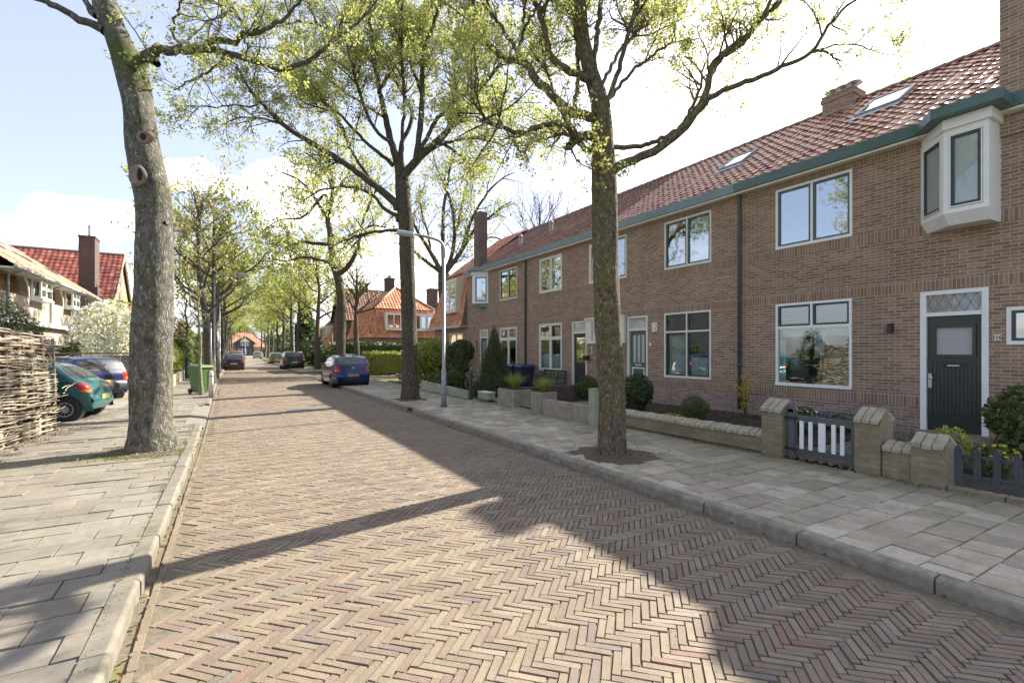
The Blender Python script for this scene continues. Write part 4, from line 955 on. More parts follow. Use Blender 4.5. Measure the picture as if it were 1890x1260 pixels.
def gable_house(root, x0, x1, y0, y1, ze, zr, axis, wallm, roofm, pal, seed, holes_w=(), holes_s=(), tw=.3, tl=.38, both=True):
    b = MB(); fs = Fr((0, y0, 0), (1, 0, 0), (0, -1, 0)); fw = Fr((x0, 0, 0), (0, 1, 0), (-1, 0, 0)); fe_ = Fr((x1, 0, 0), (0, 1, 0), (1, 0, 0))
    hw = holes_w if x0 > 0 else (); he = holes_w if x0 < 0 else ()
    wall_panel(b, fs, x0, x1, -.1, ze, holes_s); wall_panel(b, fw, y0, y1, -.1, ze, hw); wall_panel(b, fe_, y0, y1, -.1, ze, he)
    b.quad((x0, y1, -.1), (x1, y1, -.1), (x1, y1, ze), (x0, y1, ze))
    if axis == 'x':
        m = (y0+y1)/2; b.add([(x0, y0, ze), (x0, y1, ze), (x0, m, zr)], [(0, 1, 2)]); b.add([(x1, y0, ze), (x1, y1, ze), (x1, m, zr)], [(0, 1, 2)])
    else:
        m = (x0+x1)/2; b.add([(x0, y0, ze), (x1, y0, ze), (m, y0, zr)], [(0, 1, 2)]); b.add([(x0, y1, ze), (x1, y1, ze), (m, y1, zr)], [(0, 1, 2)])
    b.build('wall', M[wallm], root)
    k = MB(); k.box(x0+1.2, x1-1.2, y0+1.2, y1-1.2, .02, ze-.05); k.build('interior', M['inside'], root)
    e = .25
    if axis == 'x':
        w = (y1-y0)/2; f = (w+e)/w; sl = math.hypot(w, zr-ze)*f
        for sg in (1, -1):
            o = (x0-e if sg > 0 else x1+e, m-sg*w*f, zr-(zr-ze)*f+.06); v = np.array((0, sg*w, zr-ze)); v /= np.linalg.norm(v)
            pantiles('roof', root, o, (sg, 0, 0), v, x1-x0+2*e, sl, M[roofm], pal, seed, tw=tw, tl=tl, n_=(0, -sg*v[2], abs(v[1]))); seed += 1
        k = MB(); k.tube([(x0-e, m, zr+.06), (x1+e, m, zr+.06)], .12, 6)
        for xx in (x0-e, x1+e): k.tube([(xx, y0-e, zr-(zr-ze)*f+.02), (xx, m, zr+.04), (xx, y1+e, zr-(zr-ze)*f+.02)], .07, 4)
    else:
        w = (x1-x0)/2; f = (w+e)/w; sl = math.hypot(w, zr-ze)*f
        for sg in (1, -1):
            o = (m-sg*w*f, y1+e if sg > 0 else y0-e, zr-(zr-ze)*f+.06); v = np.array((sg*w, 0, zr-ze)); v /= np.linalg.norm(v)
            pantiles('roof', root, o, (0, -sg, 0), v, y1-y0+2*e, sl, M[roofm], pal, seed, tw=tw, tl=tl, n_=(-sg*v[2], 0, abs(v[0]))); seed += 1
        k = MB(); k.tube([(m, y0-e, zr+.06), (m, y1+e, zr+.06)], .12, 6)
        for yy in (y0-e, y1+e): k.tube([(x0-e, yy, zr-(zr-ze)*f+.02), (m, yy, zr+.04), (x1+e, yy, zr-(zr-ze)*f+.02)], .07, 4)
    k.build('ridge_tiles', M['roof_flat'], root)
    return fs, fw, fe_
fs, fw, _ = gable_house(hG, 10.9, 18.5, 53.5, 60, 5.2, 8.6, 'x', 'brick_dk', 'roof_b', P_BRN, 70, holes_w=[(54.6, 55.6, 3.4, 4.8), (57, 58.6, .8, 2.4)], holes_s=[(11.6, 12.4, 3.4, 4.9), (12.0, 13.2, .9, 2.3)])
window(hG, fw, 54.6, 55.6, 3.4, 4.8, pair(54.6, 55.6, 3.4, 4.8, 'cream')); window(hG, fw, 57, 58.6, .8, 2.4, pair(57, 58.6, .8, 2.4, 'cream'))
window(hG, fs, 11.6, 12.4, 3.4, 4.9, [(11.66, 12.34, 3.47, 4.84, 'cream')]); window(hG, fs, 12.0, 13.2, .9, 2.3, pair(12.0, 13.2, .9, 2.3, 'cream'))
b = MB(); b.box(10.0, 10.88, 53.2, 55.4, .02, 2.7); b.build('porch', M['white'], hG); chimney(hG, 13.2, 14, 56.2, 57, 7.8, 9.4, 'brick_dk', pots=2)
hH = thing('mansard_house', 'brick house with dark red tiled mansard and dormer past the white porch', 'house', (11, 68, 0))
fs, fw = hip_house(hH, 11.2, 18, 64, 71, 2.6, 7.6, 1.0, zt=5.3, roofmat='roof_o', pal=P_RED, seed=80, tw=.4, tl=.45, holes_w=[(65.2, 67, .9, 2.2)])
window(hH, fw, 65.2, 67, .9, 2.2, pair(65.2, 67, .9, 2.2, 'cream'))
fwd = Fr((11.2, 0, 0), (0, 1, 0), (-1, 0, 0)); window(hH, fwd, 66.2, 68.6, 3.5, 4.9, pair(66.2, 68.6, 3.5, 4.9, 'cream'), glass='glass_hi')
b = MB(); b.box(11.2, 12.2, 66.1, 68.7, 4.9, 5.0); b.box(11.2, 12, 66.1, 66.2, 3.5, 4.9); b.box(11.2, 12, 68.6, 68.7, 3.5, 4.9); b.build('dormer_cheek', M['cream'], hH); chimney(hH, 14, 14.8, 66.5, 67.3, 7, 8.5, 'brick_dk')
hI = thing('gabled_house', 'small dark gable end house half hidden by shrubs, farthest of the right hand houses', 'house', (11.4, 80, 0))
fs, fw, _ = gable_house(hI, 11.6, 19, 76, 82, 3.4, 7.4, 'y', 'brick_dk', 'roof_b', P_BRN, 84, holes_w=[(77.5, 79.5, .9, 2.3)], holes_s=[(14.3, 16.2, 3.5, 4.9)], tw=.45, tl=.5)
window(hI, fw, 77.5, 79.5, .9, 2.3, pair(77.5, 79.5, .9, 2.3, 'cream'))
# house that closes the view at the end of the street
hJ = thing('far_house', 'far house with wide orange hipped roof and dark gabled front closing the street', 'house', (7, 202, 0))
fs, fw = hip_house(hJ, -1.5, 13.5, 200, 210, 3.1, 8.4, .5, roofmat='roof_o', pal=P_SAL, seed=90, wall='brick_buff', tw=.8, tl=.8, holes_s=[(-.6, .8, .9, 2.4), (11.2, 12.8, .9, 2.4)])
b = MB(); b.prism([(3.2, 198.6, -.1), (8.8, 198.6, -.1), (8.8, 198.6, 4.6), (6, 198.6, 6.6), (3.2, 198.6, 4.6)], (0, 6, 0)); b.build('gable_front', M['charcoal'], hJ)
b = MB(); b.prism([(2.6, 198.3, 4.3), (6, 198.3, 6.9), (6, 198.3, 7.15), (2.4, 198.3, 4.45)], (0, 7, 0)); b.prism([(9.4, 198.3, 4.3), (6, 198.3, 6.9), (6, 198.3, 7.15), (9.6, 198.3, 4.45)], (0, 7, 0)); b.build('gable_roof', M['terra'], hJ)
b = MB(); b.prism([(4.3, 198.55, 5.0), (7.7, 198.55, 5.0), (6, 198.55, 6.3)], (0, .04, 0)); b.build('gable_panel', M['cream'], hJ)
fj = Fr((0, 198.58, 0), (1, 0, 0), (0, -1, 0))
window(hJ, fj, 4.7, 5.8, 3.5, 4.8, pair(4.7, 5.8, 3.5, 4.8, 'white', bar=.12), frame='white', glass='glass_hi'); window(hJ, fj, 6.3, 7.4, 3.5, 4.8, pair(6.3, 7.4, 3.5, 4.8, 'white', bar=.12), frame='white', glass='glass_hi')
window(hJ, fj, 3.8, 6.6, .5, 2.4, cross(3.8, 6.6, .5, 2.4, 1.8, 'white'), frame='white', glass='glass_hi'); b = MB(); b.box(7.3, 8.3, 198.55, 198.62, 0, 2.3); b.build('door', M['dkgrey'], hJ)
# ================================================================== left hand side
XL = -8.5
FL = Fr((XL, 0, 0), (0, 1, 0), (1, 0, 0))
SVL = np.array((-3.9, 0, 2.95)); SLL = float(np.linalg.norm(SVL)); SVL /= SLL
def loggia_house(y0, y1, label, seed, chim=False, sky=()):
    root = thing('balcony_house', label, 'house', (XL, (y0+y1)/2, 0), 'balcony houses on the left')
    L = y1-y0; a0, a1 = y0+.25, y0+L*.62; b0, b1 = a1+.3, y1-.15
    b = MB(); wall_panel(b, FL, y0, y1, -.1, 5.55, [(a0, a1, 4.42, 5.38), (y0+.6, y0+2.6, .8, 2.4), (b0+.2, b1-.1, .1, 2.3)], depth=.3)
    # arched upper corner of the loggia opening
    for k in range(8):
        t0, t1 = PI/2*k/8, PI/2*(k+1)/8; R = .85
        p = lambda t_: (a1-R+R*math.cos(t_), 5.38-R+R*math.sin(t_))
        (x0, z0), (x1, z1) = p(t0), p(t1)
        b.add([FL.p(x0, z0), FL.p(x1, z1), FL.p(a1, 5.38), FL.p(x0, z0, -.3), FL.p(x1, z1, -.3)], [(0, 1, 2), (0, 1, 4, 3)])
    b.quad((XL-8, y0, -.1), (XL-8, y1, -.1), (XL-8, y1, 5.5), (XL-8, y0, 5.5))
    for s in (y0+.01, y1-.01): b.add([(XL, s, -.1), (XL-8, s, -.1), (XL-8, s, 5.5), (XL-3.75, s, 8.5), (XL, s, 5.5)], [(0, 1, 2, 3, 4)])
    b.build('wall', M['plaster'], root)
    b = MB(); b.quad(FL.p(a0-.3, 3.2, -.75), FL.p(y1-.1, 3.2, -.75), FL.p(y1-.1, 5.5, -.75), FL.p(a0-.3, 5.5, -.75)); b.quad(FL.p(a0-.2, 3.2, -.31), FL.p(a0-.2, 3.2, -.75), FL.p(a0-.2, 5.5, -.75), FL.p(a0-.2, 5.5, -.31)); b.quad(FL.p(a1+.04, 3.2, -.29), FL.p(a1+.04, 3.2, -.75), FL.p(a1+.04, 5.5, -.75), FL.p(a1+.04, 5.5, -.29)); b.quad(FL.p(a0-.2, 5.42, -.29), FL.p(a1+.04, 5.42, -.29), FL.p(a1+.04, 5.42, -.75), FL.p(a0-.2, 5.42, -.75)); b.build('loggia_wall', M['brick_buff'], root)
    b = MB(); b.quad(FL.p(y0+.1, 3.2, -.3), FL.p(y1-.1, 3.2, -.3), FL.p(y1-.1, 3.2, -6), FL.p(y0+.1, 3.2, -6)); b.quad(FL.p(y0+.1, .1, -3), FL.p(y1-.1, .1, -3), FL.p(y1-.1, 3.2, -3), FL.p(y0+.1, 3.2, -3)); b.build('interior', M['inside'], root)
    b = MB(); n = 10; rim = []
    for k in range(n+1): t_ = PI/2*k/n; rim.append((a1-.85+.85*math.cos(t_), 5.38-.85+.85*math.sin(t_)))
    pts = [(a1, 4.42)]+rim+[(a0, 5.38)]
    for (p, q) in zip(pts, pts[1:]):
        d = np.array((q[0]-p[0], q[1]-p[1])); d = d/np.linalg.norm(d)*.07; nn = (-d[1], d[0])
        b.prism([FL.p(p[0], p[1], .002), FL.p(q[0], q[1], .002), FL.p(q[0]-nn[0], q[1]-nn[1], .002), FL.p(p[0]-nn[0], p[1]-nn[1], .002)], (.05, 0, 0))
    b.build('arch_trim', M['white'], root)
    b = MB(); b.box(XL, XL+.5, b0, b1, 4.3, 4.42); b.box(XL, XL+.5, b0, b1, 5.36, 5.5); b.build('bay_slab', M['white'], root)
    fb = Fr((XL+.42, 0, 0), (0, 1, 0), (1, 0, 0)); ws = (b1-b0-.1)
    window(root, fb, b0+.05, b1-.05, 4.42, 5.36, cross(b0+.05, b1-.05, 4.42, 5.36, 4.95, 'white'), frame='white', glass='glass')
    fside = Fr((0, b0+.05, 0), (1, 0, 0), (0, -1, 0)); window(root, fside, XL+.02, XL+.42, 4.42, 5.36, [(XL+.08, XL+.37, 4.5, 5.3, 'white')], frame='white', glass='glass')
    window(root, FL, y0+.6, y0+2.6, .8, 2.4, cross(y0+.6, y0+2.6, .8, 2.4, 1.95, 'white'), frame='white', glass='glass', curtain=[(y0+.65, y0+2.55, .9, 2.3)])
    b = MB(); b.fbox(FL, b0+.22, b1-.12, .1, 2.28, -.1, -.05); b.build('door', M['dkgrey'], root)
    b = MB(); b.box(XL+.002, XL+.35, y0+.02, y1-.02, 3.0, 3.2); b.build('string_course', M['white'], root)
    pantiles('roof', root, (XL+.62, y1, 5.50), (0, -1, 0), np.array((-4.5, 0, 3.1))/math.hypot(4.5, 3.1), L, math.hypot(4.5, 3.1), M['roof_o'], P_SAL, seed, tw=.24, tl=.32, n_=np.array((3.1, 0, 4.5))/math.hypot(4.5, 3.1), amp=.022, step=.02)
    b = MB(); b.quad((XL-3.88, y0, 8.58), (XL-3.88, y1, 8.58), (XL-8.3, y1, 5.5), (XL-8.3, y0, 5.5)); b.build('rear_slope', M['roof_flat'], root)
    b = MB(); b.tube([(XL-3.88, y0, 8.60), (XL-3.88, y1, 8.60)], .12, 6); b.build('ridge_tiles', M['terra'], root)
    b = MB(); b.box(XL+.55, XL+.68, y0, y1, 5.40, 5.53); b.build('gutter', M['zinc'], root, bevel=.01)
    b = MB(); b.box(XL-.1, XL+.55, y0, y1, 5.36, 5.42); b.build('soffit', M['cream'], root)
    b = MB(); b.tube([(XL+.06, a0+.9, 2.9), (XL+.06, a0+.9, 5.2), (XL+.5, a0+1.0, 5.4)], .05, 8); b.build('drainpipe', M['lead'], root)
    if chim: chimney(root, XL-4.2, XL-3.4, y1-1.9, y1-.7, 8.0, 9.55, 'brick_dk', pots=1)
    n = np.array((3.1, 0, 4.5))/math.hypot(4.5, 3.1); sv_ = np.array((-4.5, 0, 3.1))/math.hypot(4.5, 3.1)
    for (yc, s0, s1, w) in sky:
        q = lambda s, y, d: tuple(np.array((XL+.62, y, 5.5))+sv_*s+n*d)
        b = MB(); b.hexa([q(s0, yc-w/2, 0), q(s1, yc-w/2, 0), q(s1, yc+w/2, 0), q(s0, yc+w/2, 0), q(s0, yc-w/2, .12), q(s1, yc-w/2, .12), q(s1, yc+w/2, .12), q(s0, yc+w/2, .12)]); o = b.build('skylight', M['lead'], root)
        b = MB(); b.hexa([q(s0+.08, yc-w/2+.08, .10), q(s1-.08, yc-w/2+.08, .10), q(s1-.08, yc+w/2-.08, .10), q(s0+.08, yc+w/2-.08, .10), q(s0+.08, yc-w/2+.08, .126), q(s1-.08, yc-w/2+.08, .126), q(s1-.08, yc+w/2-.08, .126), q(s0+.08, yc+w/2-.08, .126)]); b.build('pane', M['glass_hi'], o)
    return root
loggia_house(29.3, 35.6, 'plastered balcony house with salmon tile roof, nearest of the left row above the wicker fence', 101)
loggia_house(35.6, 41.4, 'plastered balcony house with rooflights and brick ridge chimney, middle of the left row', 103, chim=True, sky=((38.0, 3.2, 4.4, 1.1), (40.2, 2.6, 4.3, .9)))
loggia_house(41.4, 47.4, 'plastered balcony house at the far end of the left row, by the red gable', 105, sky=((43.8, 2.2, 3.0, .8),))
hR = thing('chimney_house', 'house with red tiled roof and big purple brick chimney breast on the left', 'house', (-11, 55, 0))
P_DR = ([(.22,.060,.036),(.27,.082,.05),(.185,.05,.032),(.32,.13,.088)], [4,3,2,1])
fs, fw, fe_ = gable_house(hR, -15.5, -8.0, 51, 59, 6.3, 10.2, 'x', 'brick_buff', 'roof_g', P_DR, 110, holes_w=[(52.2, 53.4, 3.4, 4.9), (55.5, 57.2, 3.4, 4.9)], tw=.36, tl=.44)
window(hR, fe_, 52.2, 53.4, 3.4, 4.9, pair(52.2, 53.4, 3.4, 4.9, 'white'), frame='white'); window(hR, fe_, 55.5, 57.2, 3.4, 4.9, pair(55.5, 57.2, 3.4, 4.9, 'white'), frame='white')
b = MB(); b.box(-10.3, -8.75, 50.1, 51.6, -.1, 6.8); b.box(-9.95, -8.95, 50.25, 51.9, 6.8, 10.7); b.box(-10.0, -8.9, 50.2, 51.95, 10.7, 10.85); o = b.build('chimney', M['brick_dk'], hR)
b = MB(); b.lathe([(.12, 10.85), (.11, 11.7), (.17, 11.72), (.15, 11.8)], (-9.4, 51, 0), 10); b.build('chimney_pot', M['zinc'], o)
b = MB(); b.box(-8.3, -7.72, 50.9, 51.1, 5.9, 6.3); b.build('barge_board', M['cream'], hR)
b = MB()
for (ya, za, yb, zb) in ((50.6, 5.95, 55, 10.25), (59.4, 5.95, 55, 10.25)): b.hexa([(-7.8, ya, za-.25), (-7.7, ya, za-.25), (-7.7, yb, zb-.25), (-7.8, yb, zb-.25), (-7.8, ya, za), (-7.7, ya, za), (-7.7, yb, zb), (-7.8, yb, zb)])
b.build('verge_board', M['cream'], hR)
hS = thing('orange_roof_house', 'low house with orange roof peeking out behind the big left trunk', 'house', (-9, 72, 0))
fs, fw, fe_ = gable_house(hS, -16, -8.6, 66, 74, 4.2, 7.6, 'x', 'brick_buff', 'roof_o', P_ORG, 120, holes_w=[(68, 70, .9, 2.3)], tw=.5, tl=.6); window(hS, fe_, 68, 70, .9, 2.3, pair(68, 70, .9, 2.3, 'white'), frame='white')
# ================================================================== trees
class Tree:
    def __init__(s, seed, dens=(3.2, 5.5, 7), lens=(1.1, .55, .30), rads=(.022, .009, .004), up=.30, sag=0.0, cl=5, cs=.055, per=2, sides=(14, 7, 4, 3), wig=.10, leafy=1.0, tmin=.22):
        s.r = RS(seed); s.V = []; s.Q = []; s.n = 0; s.L = []
        s.dens, s.lens, s.rads, s.up, s.cl, s.cs, s.per, s.sides, s.wig, s.leafy, s.tmin = dens, lens, rads, up, cl, cs, per, sides, wig, leafy, tmin
    def tube(s, P, R, n, rough=0.0):
        V, Q = tube_np(P, R, n)
        if rough:
            m = len(P); ph = s.r.rand(6)*6
            th = np.arange(n)*2*PI/n; h = np.concatenate([[0], np.cumsum(np.linalg.norm(np.diff(P, axis=0), axis=1))])
            A = 1+rough*(np.sin(3*th[None]+ph[0]+h[:, None]*2.1)*.5+np.sin(5*th[None]+ph[1]-h[:, None]*3.7)*.35+np.sin(2*th[None]+h[:, None]*6+ph[2])*.3+s.r.normal(0, .25, (m, n)))
            V = (P[:, None]+(V.reshape(m, n, 3)-P[:, None])*A[..., None]).reshape(-1, 3)
        s.V.append(V); s.Q.append(Q+s.n); s.n += len(V)
    def leaves(s, P):
        r = s.r
        for t in r.uniform(.35, 1.05, s.per):
            i = min(len(P)-2, int(min(t, .999)*(len(P)-1))); f = t*(len(P)-1)-i
            p = P[i]*(1-f)+P[i+1]*f
            k = max(1, r.poisson(s.cl*s.leafy))
            s.L.append(p+r.normal(0, s.cs, (k, 3)))
    def spawn(s, P, R, lev, tmin=None, dens=1.0, maxlev=3):
        """side shoots on a limb of level lev"""
        seg = np.linalg.norm(np.diff(P, axis=0), axis=1); L = seg.sum()
        if lev >= maxlev:
            if s.leafy > 0: s.leaves(P)
            return
        r = s.r; n = r.poisson(L*s.dens[lev]*dens) if lev else int(L*s.dens[lev]*dens+r.rand())
        if lev and n == 0: n = 1
        cum = np.concatenate([[0], np.cumsum(seg)])/L
        for _ in range(n):
            t = r.uniform(tmin if tmin is not None else s.tmin, 1.0); i = min(len(P)-2, np.searchsorted(cum, t)-1 if t > 0 else 0); i = max(i, 0)
            p = P[i]+(P[i+1]-P[i])*min(1, max(0, (t-cum[i])/(cum[i+1]-cum[i]+1e-9))); tan = (P[i+1]-P[i])/(seg[i]+1e-9)
            q = r.normal(size=3); q -= tan*np.dot(q, tan); q /= np.linalg.norm(q)+1e-9
            d = tan*r.uniform(.35, .9)+q*.85+np.array((0, 0, s.up*r.uniform(.2, 1.4))); d /= np.linalg.norm(d)
            l = s.lens[lev]*r.uniform(.5, 1.35)
            rc = min(R[i]*.6, s.rads[lev]*r.uniform(.7, 1.3))
            k = (6, 5, 4)[min(lev, 2)]; pts = [p]; dd = d.copy()
            for j in range(k-1):
                dd = dd+r.normal(0, s.wig*1.6, 3)+np.array((0, 0, s.up*.12)); dd /= np.linalg.norm(dd); pts.append(pts[-1]+dd*l/(k-1))
            C = np.array(pts); RR = rc*np.linspace(1, .35, k)
            s.tube(C, RR, s.sides[lev+1]); s.spawn(C, RR, lev+1, .15, maxlev=maxlev)
    def limb(s, pts, lev=0, step=.12, n=None, rough=.03, dens=1.0, tmin=None, spawn=True, maxlev=3):
        """pts rows x, y, z, radius"""
        S = smooth_path(pts, step); P, R = S[:, :3], np.maximum(S[:, 3], .002)
        if lev == 0 and len(P) > 4 and R.mean() < .12: P[1:-1] += s.r.normal(0, .012, (len(P)-2, 3))
        s.tube(P, R, n or s.sides[0], rough)
        if spawn: s.spawn(P, R, lev, tmin, dens, maxlev)
        return P, R
    def build(s, root, bark, leaf, size, aspect=.62, var=.3, name='crown'):
        np_mesh('trunk', np.vstack(s.V), np.vstack(s.Q), M[bark], root, sm=True)
        if s.L:
            C = np.vstack(s.L); V, Q = leaves_np(C, size, s.r, aspect); np_mesh(name, V, Q, M[leaf], root, col=leafcol(len(C), s.r, var))
def px_limb(tree, pts, Z0, dz=0.0, rmul=1.0, **kw):
    """limb traced as (px, py, radius px); dz = metres towards (-) or away from (+) the viewer at its end"""
    n = len(pts); rows = []
    acc = [0]
    for a, b in zip(pts, pts[1:]): acc.append(acc[-1]+math.hypot(b[0]-a[0], b[1]-a[1]))
    for (x, y, r), c in zip(pts, acc):
        Z = Z0+dz*(c/acc[-1])**1.2; p = at_depth(x, y, Z); rows.append((p[0], p[1], p[2], r*rmul*Z/F_*math.cos(math.atan((x-945)/F_))))
    return tree.limb(rows, **kw)
def plain_limbs(tree, rows_list, **kw):
    for rows in rows_list: tree.limb(rows, **kw)
# ---- the mossy tree on the right pavement
T = Tree(201, dens=(4.6, 6.5, 7.5), lens=(.78, .40, .22), rads=(.016, .007, .0035), cl=12, cs=.042, per=1, leafy=1.0)
Z1 = 7.758
px_limb(T, [(1131,866,34),(1130,845,29),(1129,800,26),(1128,700,24.5),(1122,600,24.5),(1118,500,24),(1116,420,24),(1115,330,23),(1114,290,22),(1112,244,20),(1107,190,17),(1090,133,14),(1077,76,12),(1072,19,11),(1066,-80,9),(1075,-200,7),(1062,-330,4),(1070,-440,2)], Z1, .2, n=26, rough=.045, step=.07, dens=.5, tmin=.55)
for pts, dz in (
    ([(1126,318,11),(1150,303,10),(1183,290,10),(1221,271,10),(1255,244,10),(1286,206,9),(1303,171,8),(1312,133,7),(1321,113,6.5),(1359,81,6),(1400,38,5),(1421,0,4.5),(1450,-60,3.5),(1472,-130,2)], -.5),
    ([(1311,140,5),(1335,105,5),(1368,82,4.5),(1408,35,4.5),(1445,0,4),(1490,-50,2.5),(1520,-110,1.5)], .9),
    ([(1276,218,6),(1292,200,6.5),(1321,175,6),(1362,156,6),(1408,140,5.5),(1456,119,5),(1497,97,4.5),(1518,65,4),(1551,22,3.5),(1578,0,3),(1625,-45,2)], -1.0),
    ([(1497,97,3),(1537,86,2.2),(1578,82,2),(1602,89,1.6),(1630,101,1.2),(1660,100,.8)], -.3),
    ([(1500,97,3),(1518,94,3),(1535,103,2.6),(1551,113,1.8)], .3),
    ([(1578,82,1.6),(1598,66,1.4),(1610,52,1.1),(1622,45,.8)], -.2),
    ([(1120,272,5.5),(1150,271,5.5),(1183,268,5),(1205,262,5),(1235,250,5),(1262,225,4.5),(1290,170,3.5),(1300,120,2.2),(1322,80,1.2)], 1.3),
    ([(1118,215,7),(1120,195,6),(1130,164,5.5),(1145,114,5),(1160,61,4.6),(1172,23,4.3),(1176,-5,4),(1182,-90,2.8),(1198,-170,1.5)], -.8),
    ([(1171,32,3.2),(1198,0,3),(1240,-50,2.4),(1290,-110,1.4)], -.5),
    ([(1100,150,7),(1095,114,6),(1103,57,5.5),(1109,0,5),(1113,-120,3.5),(1120,-230,1.8)], .9),
    ([(1092,150,9),(1075,142,8.5),(1053,133,8),(1023,114,7.5),(1010,84,7),(1002,46,6.3),(994,15,5.7),(981,-4,5),(955,-60,3.6),(940,-140,2)], -1.2),
    ([(1098,216,11),(1080,212,10),(1057,210,9.5),(1031,187,9),(992,149,9),(966,114,8.5),(950,112,8),(928,109,7.2),(905,84,6.2),(882,57,5.2),(874,30,4.6),(876,-5,4.2),(884,-70,3),(870,-150,1.5)], .5),
    ([(960,105,5),(945,78,4.2),(931,61,4),(912,28,3.6),(897,-3,3.2),(878,-60,2)], -.7),
    ([(957,104,4.4),(964,75,4),(966,57,3.6),(968,0,3),(962,-80,1.8)], .9),
    ([(966,53,3),(976,40,2.8),(986,20,2.4),(990,-20,1.5)], .4),
    ([(1102,255,11),(1085,250,10),(1069,254,9.5),(1058,262,9),(1050,271,8.6)], -.35),
    ([(1062,252,7),(1048,232,6),(1034,229,5.6),(1004,232,5.4),(962,244,5),(928,236,4.4),(897,221,3.8),(878,198,2.6),(862,172,1.4)], -1.4),
    ([(1049,238,4.2),(1040,215,3.8),(1027,190,3.5),(1015,150,3.1),(1008,126,2.8),(1005,90,2),(1012,55,1.2)], 1.6),
    ([(1100,280,7),(1085,276,6.5),(1069,264,6),(1050,248,4),(1020,252,2.5),(990,262,1.3)], 1.5),
    ([(1068,205,5),(1061,190,5),(1065,152,4.8),(1067,100,4.6),(1060,40,4.2),(1055,-10,3.8),(1048,-90,2.2)], 1.4),
    ([(1110,160,4),(1140,100,3.6),(1175,60,3),(1215,25,2.4),(1250,10,1.5)], 1.8),
    ([(1118,190,4),(1160,140,3.5),(1200,105,3),(1240,80,2.4),(1290,72,1.3)], 1.0),
): px_limb(T, pts, Z1, dz, n=9, dens=.6 if pts[-1][0] > 1280 else 1.8, rough=.05, rmul=.86, tmin=.42)
tr = thing('street_tree', 'thick mossy maple in front of the garden wall, nearest on the right pavement', 'tree', (5.31, 5.88, .1))
T.build(tr, 'bark1', 'leaf', .0245)
b = MB(); c = at_depth(1049, 273, Z1-.38); b.lathe([(.078, -.01), (.07, .012), (.001, .013)], (0, 0, 0), 14)
b.v = [(c[0]+p[0], c[1]+p[1], c[2]-p[2]) for p in b.v]; b.build('cut_stub', M['wood_cut'], tr)
# ---- second tree on the right pavement
T = Tree(202, dens=(3.3, 4.2, 5.5), lens=(1.15, .62, .36), rads=(.022, .010, .005), cl=17, cs=.074, per=1, leafy=1.0)
Z2 = 16.58
px_limb(T, [(757,748,24),(757,735,19),(757,700,15.5),(756,640,14.5),(754,560,14),(752,500,14),(750,431,14.5),(746,383,13.5),(743,345,13.5),(740,318,11)], Z2, .1, n=20, rough=.04, step=.12, spawn=False)
for pts, dz in (
    ([(739,325,10),(733,300,9),(728,285,8),(717,241,7),(706,190,6),(695,139,5),(688,95,4.5),(684,51,4),(673,0,3.3),(664,-60,2.5),(655,-150,1.4)], .8),
    ([(741,330,7),(741,290,4.5),(742,255,3.8),(746,204,3.6),(744,153,3.4),(741,91,3.2),(742,0,2.8),(746,-90,1.8)], -1.2),
    ([(745,330,10),(750,318,9),(772,292,8.4),(790,275,8),(808,263,7.6),(830,237,6.4),(859,201,5.4),(877,175,4.8),(907,139,3.5),(942,95,2),(960,60,1.2)], .7),
    ([(768,296,7),(772,265,6),(775,237,6.6),(779,182,6),(779,139,5.5),(786,88,5),(797,55,4.4),(815,0,3.6),(835,-70,2.4),(850,-140,1.3)], -.5),
    ([(776,275,4.5),(783,263,4.4),(808,219,4),(841,182,3.7),(838,146,3.5),(842,100,3),(852,50,2.2),(870,-10,1.2)], 1.4),
    ([(735,386,10),(731,376,9),(706,354,8),(669,325,7.2),(633,299,6.6),(596,277,6),(560,255,5.5),(528,235,5),(502,210,4.4),(470,178,3.7),(455,156,3),(439,127,2.2),(426,104,1.3)], -1.8),
    ([(525,231,3),(495,222,2.6),(477,219,2.4),(445,217,2),(413,229,1.2)], -.6),
    ([(478,188,2.4),(467,197,2.2),(429,194,2),(401,197,1.8),(343,197,1)], -1.2),
    ([(735,408,5),(731,398,4.4),(706,383,3.8),(684,358,3.3),(640,345,2.6),(590,352,1.8),(560,370,1.1)], 1.8),
    ([(725,368,4),(700,345,3.8),(680,325,3.6),(648,277,3.2),(633,237,2.8),(607,197,2.3),(560,161,1.4)], .9),
    ([(726,306,5),(720,299,4.4),(680,266,3.7),(648,234,3.2),(622,208,2.6),(582,197,1.6),(545,180,1)], -1.0),
    ([(735,425,4),(699,427,3.2),(651,438,2.6),(615,452,1.6)], .8),
    ([(708,215,3.6),(702,212,3.3),(666,190,2.8),(626,164,2.3),(585,126,1.5),(560,100,1)], 1.4),
    ([(780,180,4),(770,150,3.6),(758,120,3),(750,80,2.4),(720,40,1.6)], 1.6),
    ([(800,270,4),(830,262,3.4),(870,255,2.8),(910,262,1.8),(935,272,1.1)], -1.6),
    ([(812,262,4),(840,280,3),(860,300,2.4),(875,330,1.5)], 1.0),
    ([(700,170,3.4),(730,120,3),(765,70,2.4),(790,20,1.5)], 2.0),
    ([(693,120,3.2),(650,80,2.8),(600,50,2.2),(550,40,1.4)], -1.8),
    ([(745,320,5),(740,270,4.5),(760,210,4),(720,130,3.2),(700,60,2.4),(720,-20,1.3)], 2.6),
    ([(742,320,5),(725,270,4.4),(690,235,3.8),(660,160,3),(640,80,2),(620,10,1.3)], -2.6),
    ([(800,262,4),(850,225,3.4),(890,225,2.6),(920,215,1.6)], 2.2),
): px_limb(T, pts, Z2, dz, n=8, step=.2, rmul=.9, dens=1.15, tmin=.30)
tr = thing('street_tree', 'wide forked maple standing at the kerb just left of the street lamp', 'tree', (5.42, 16.05, .1))
T.build(tr, 'bark2', 'leaf', .036)
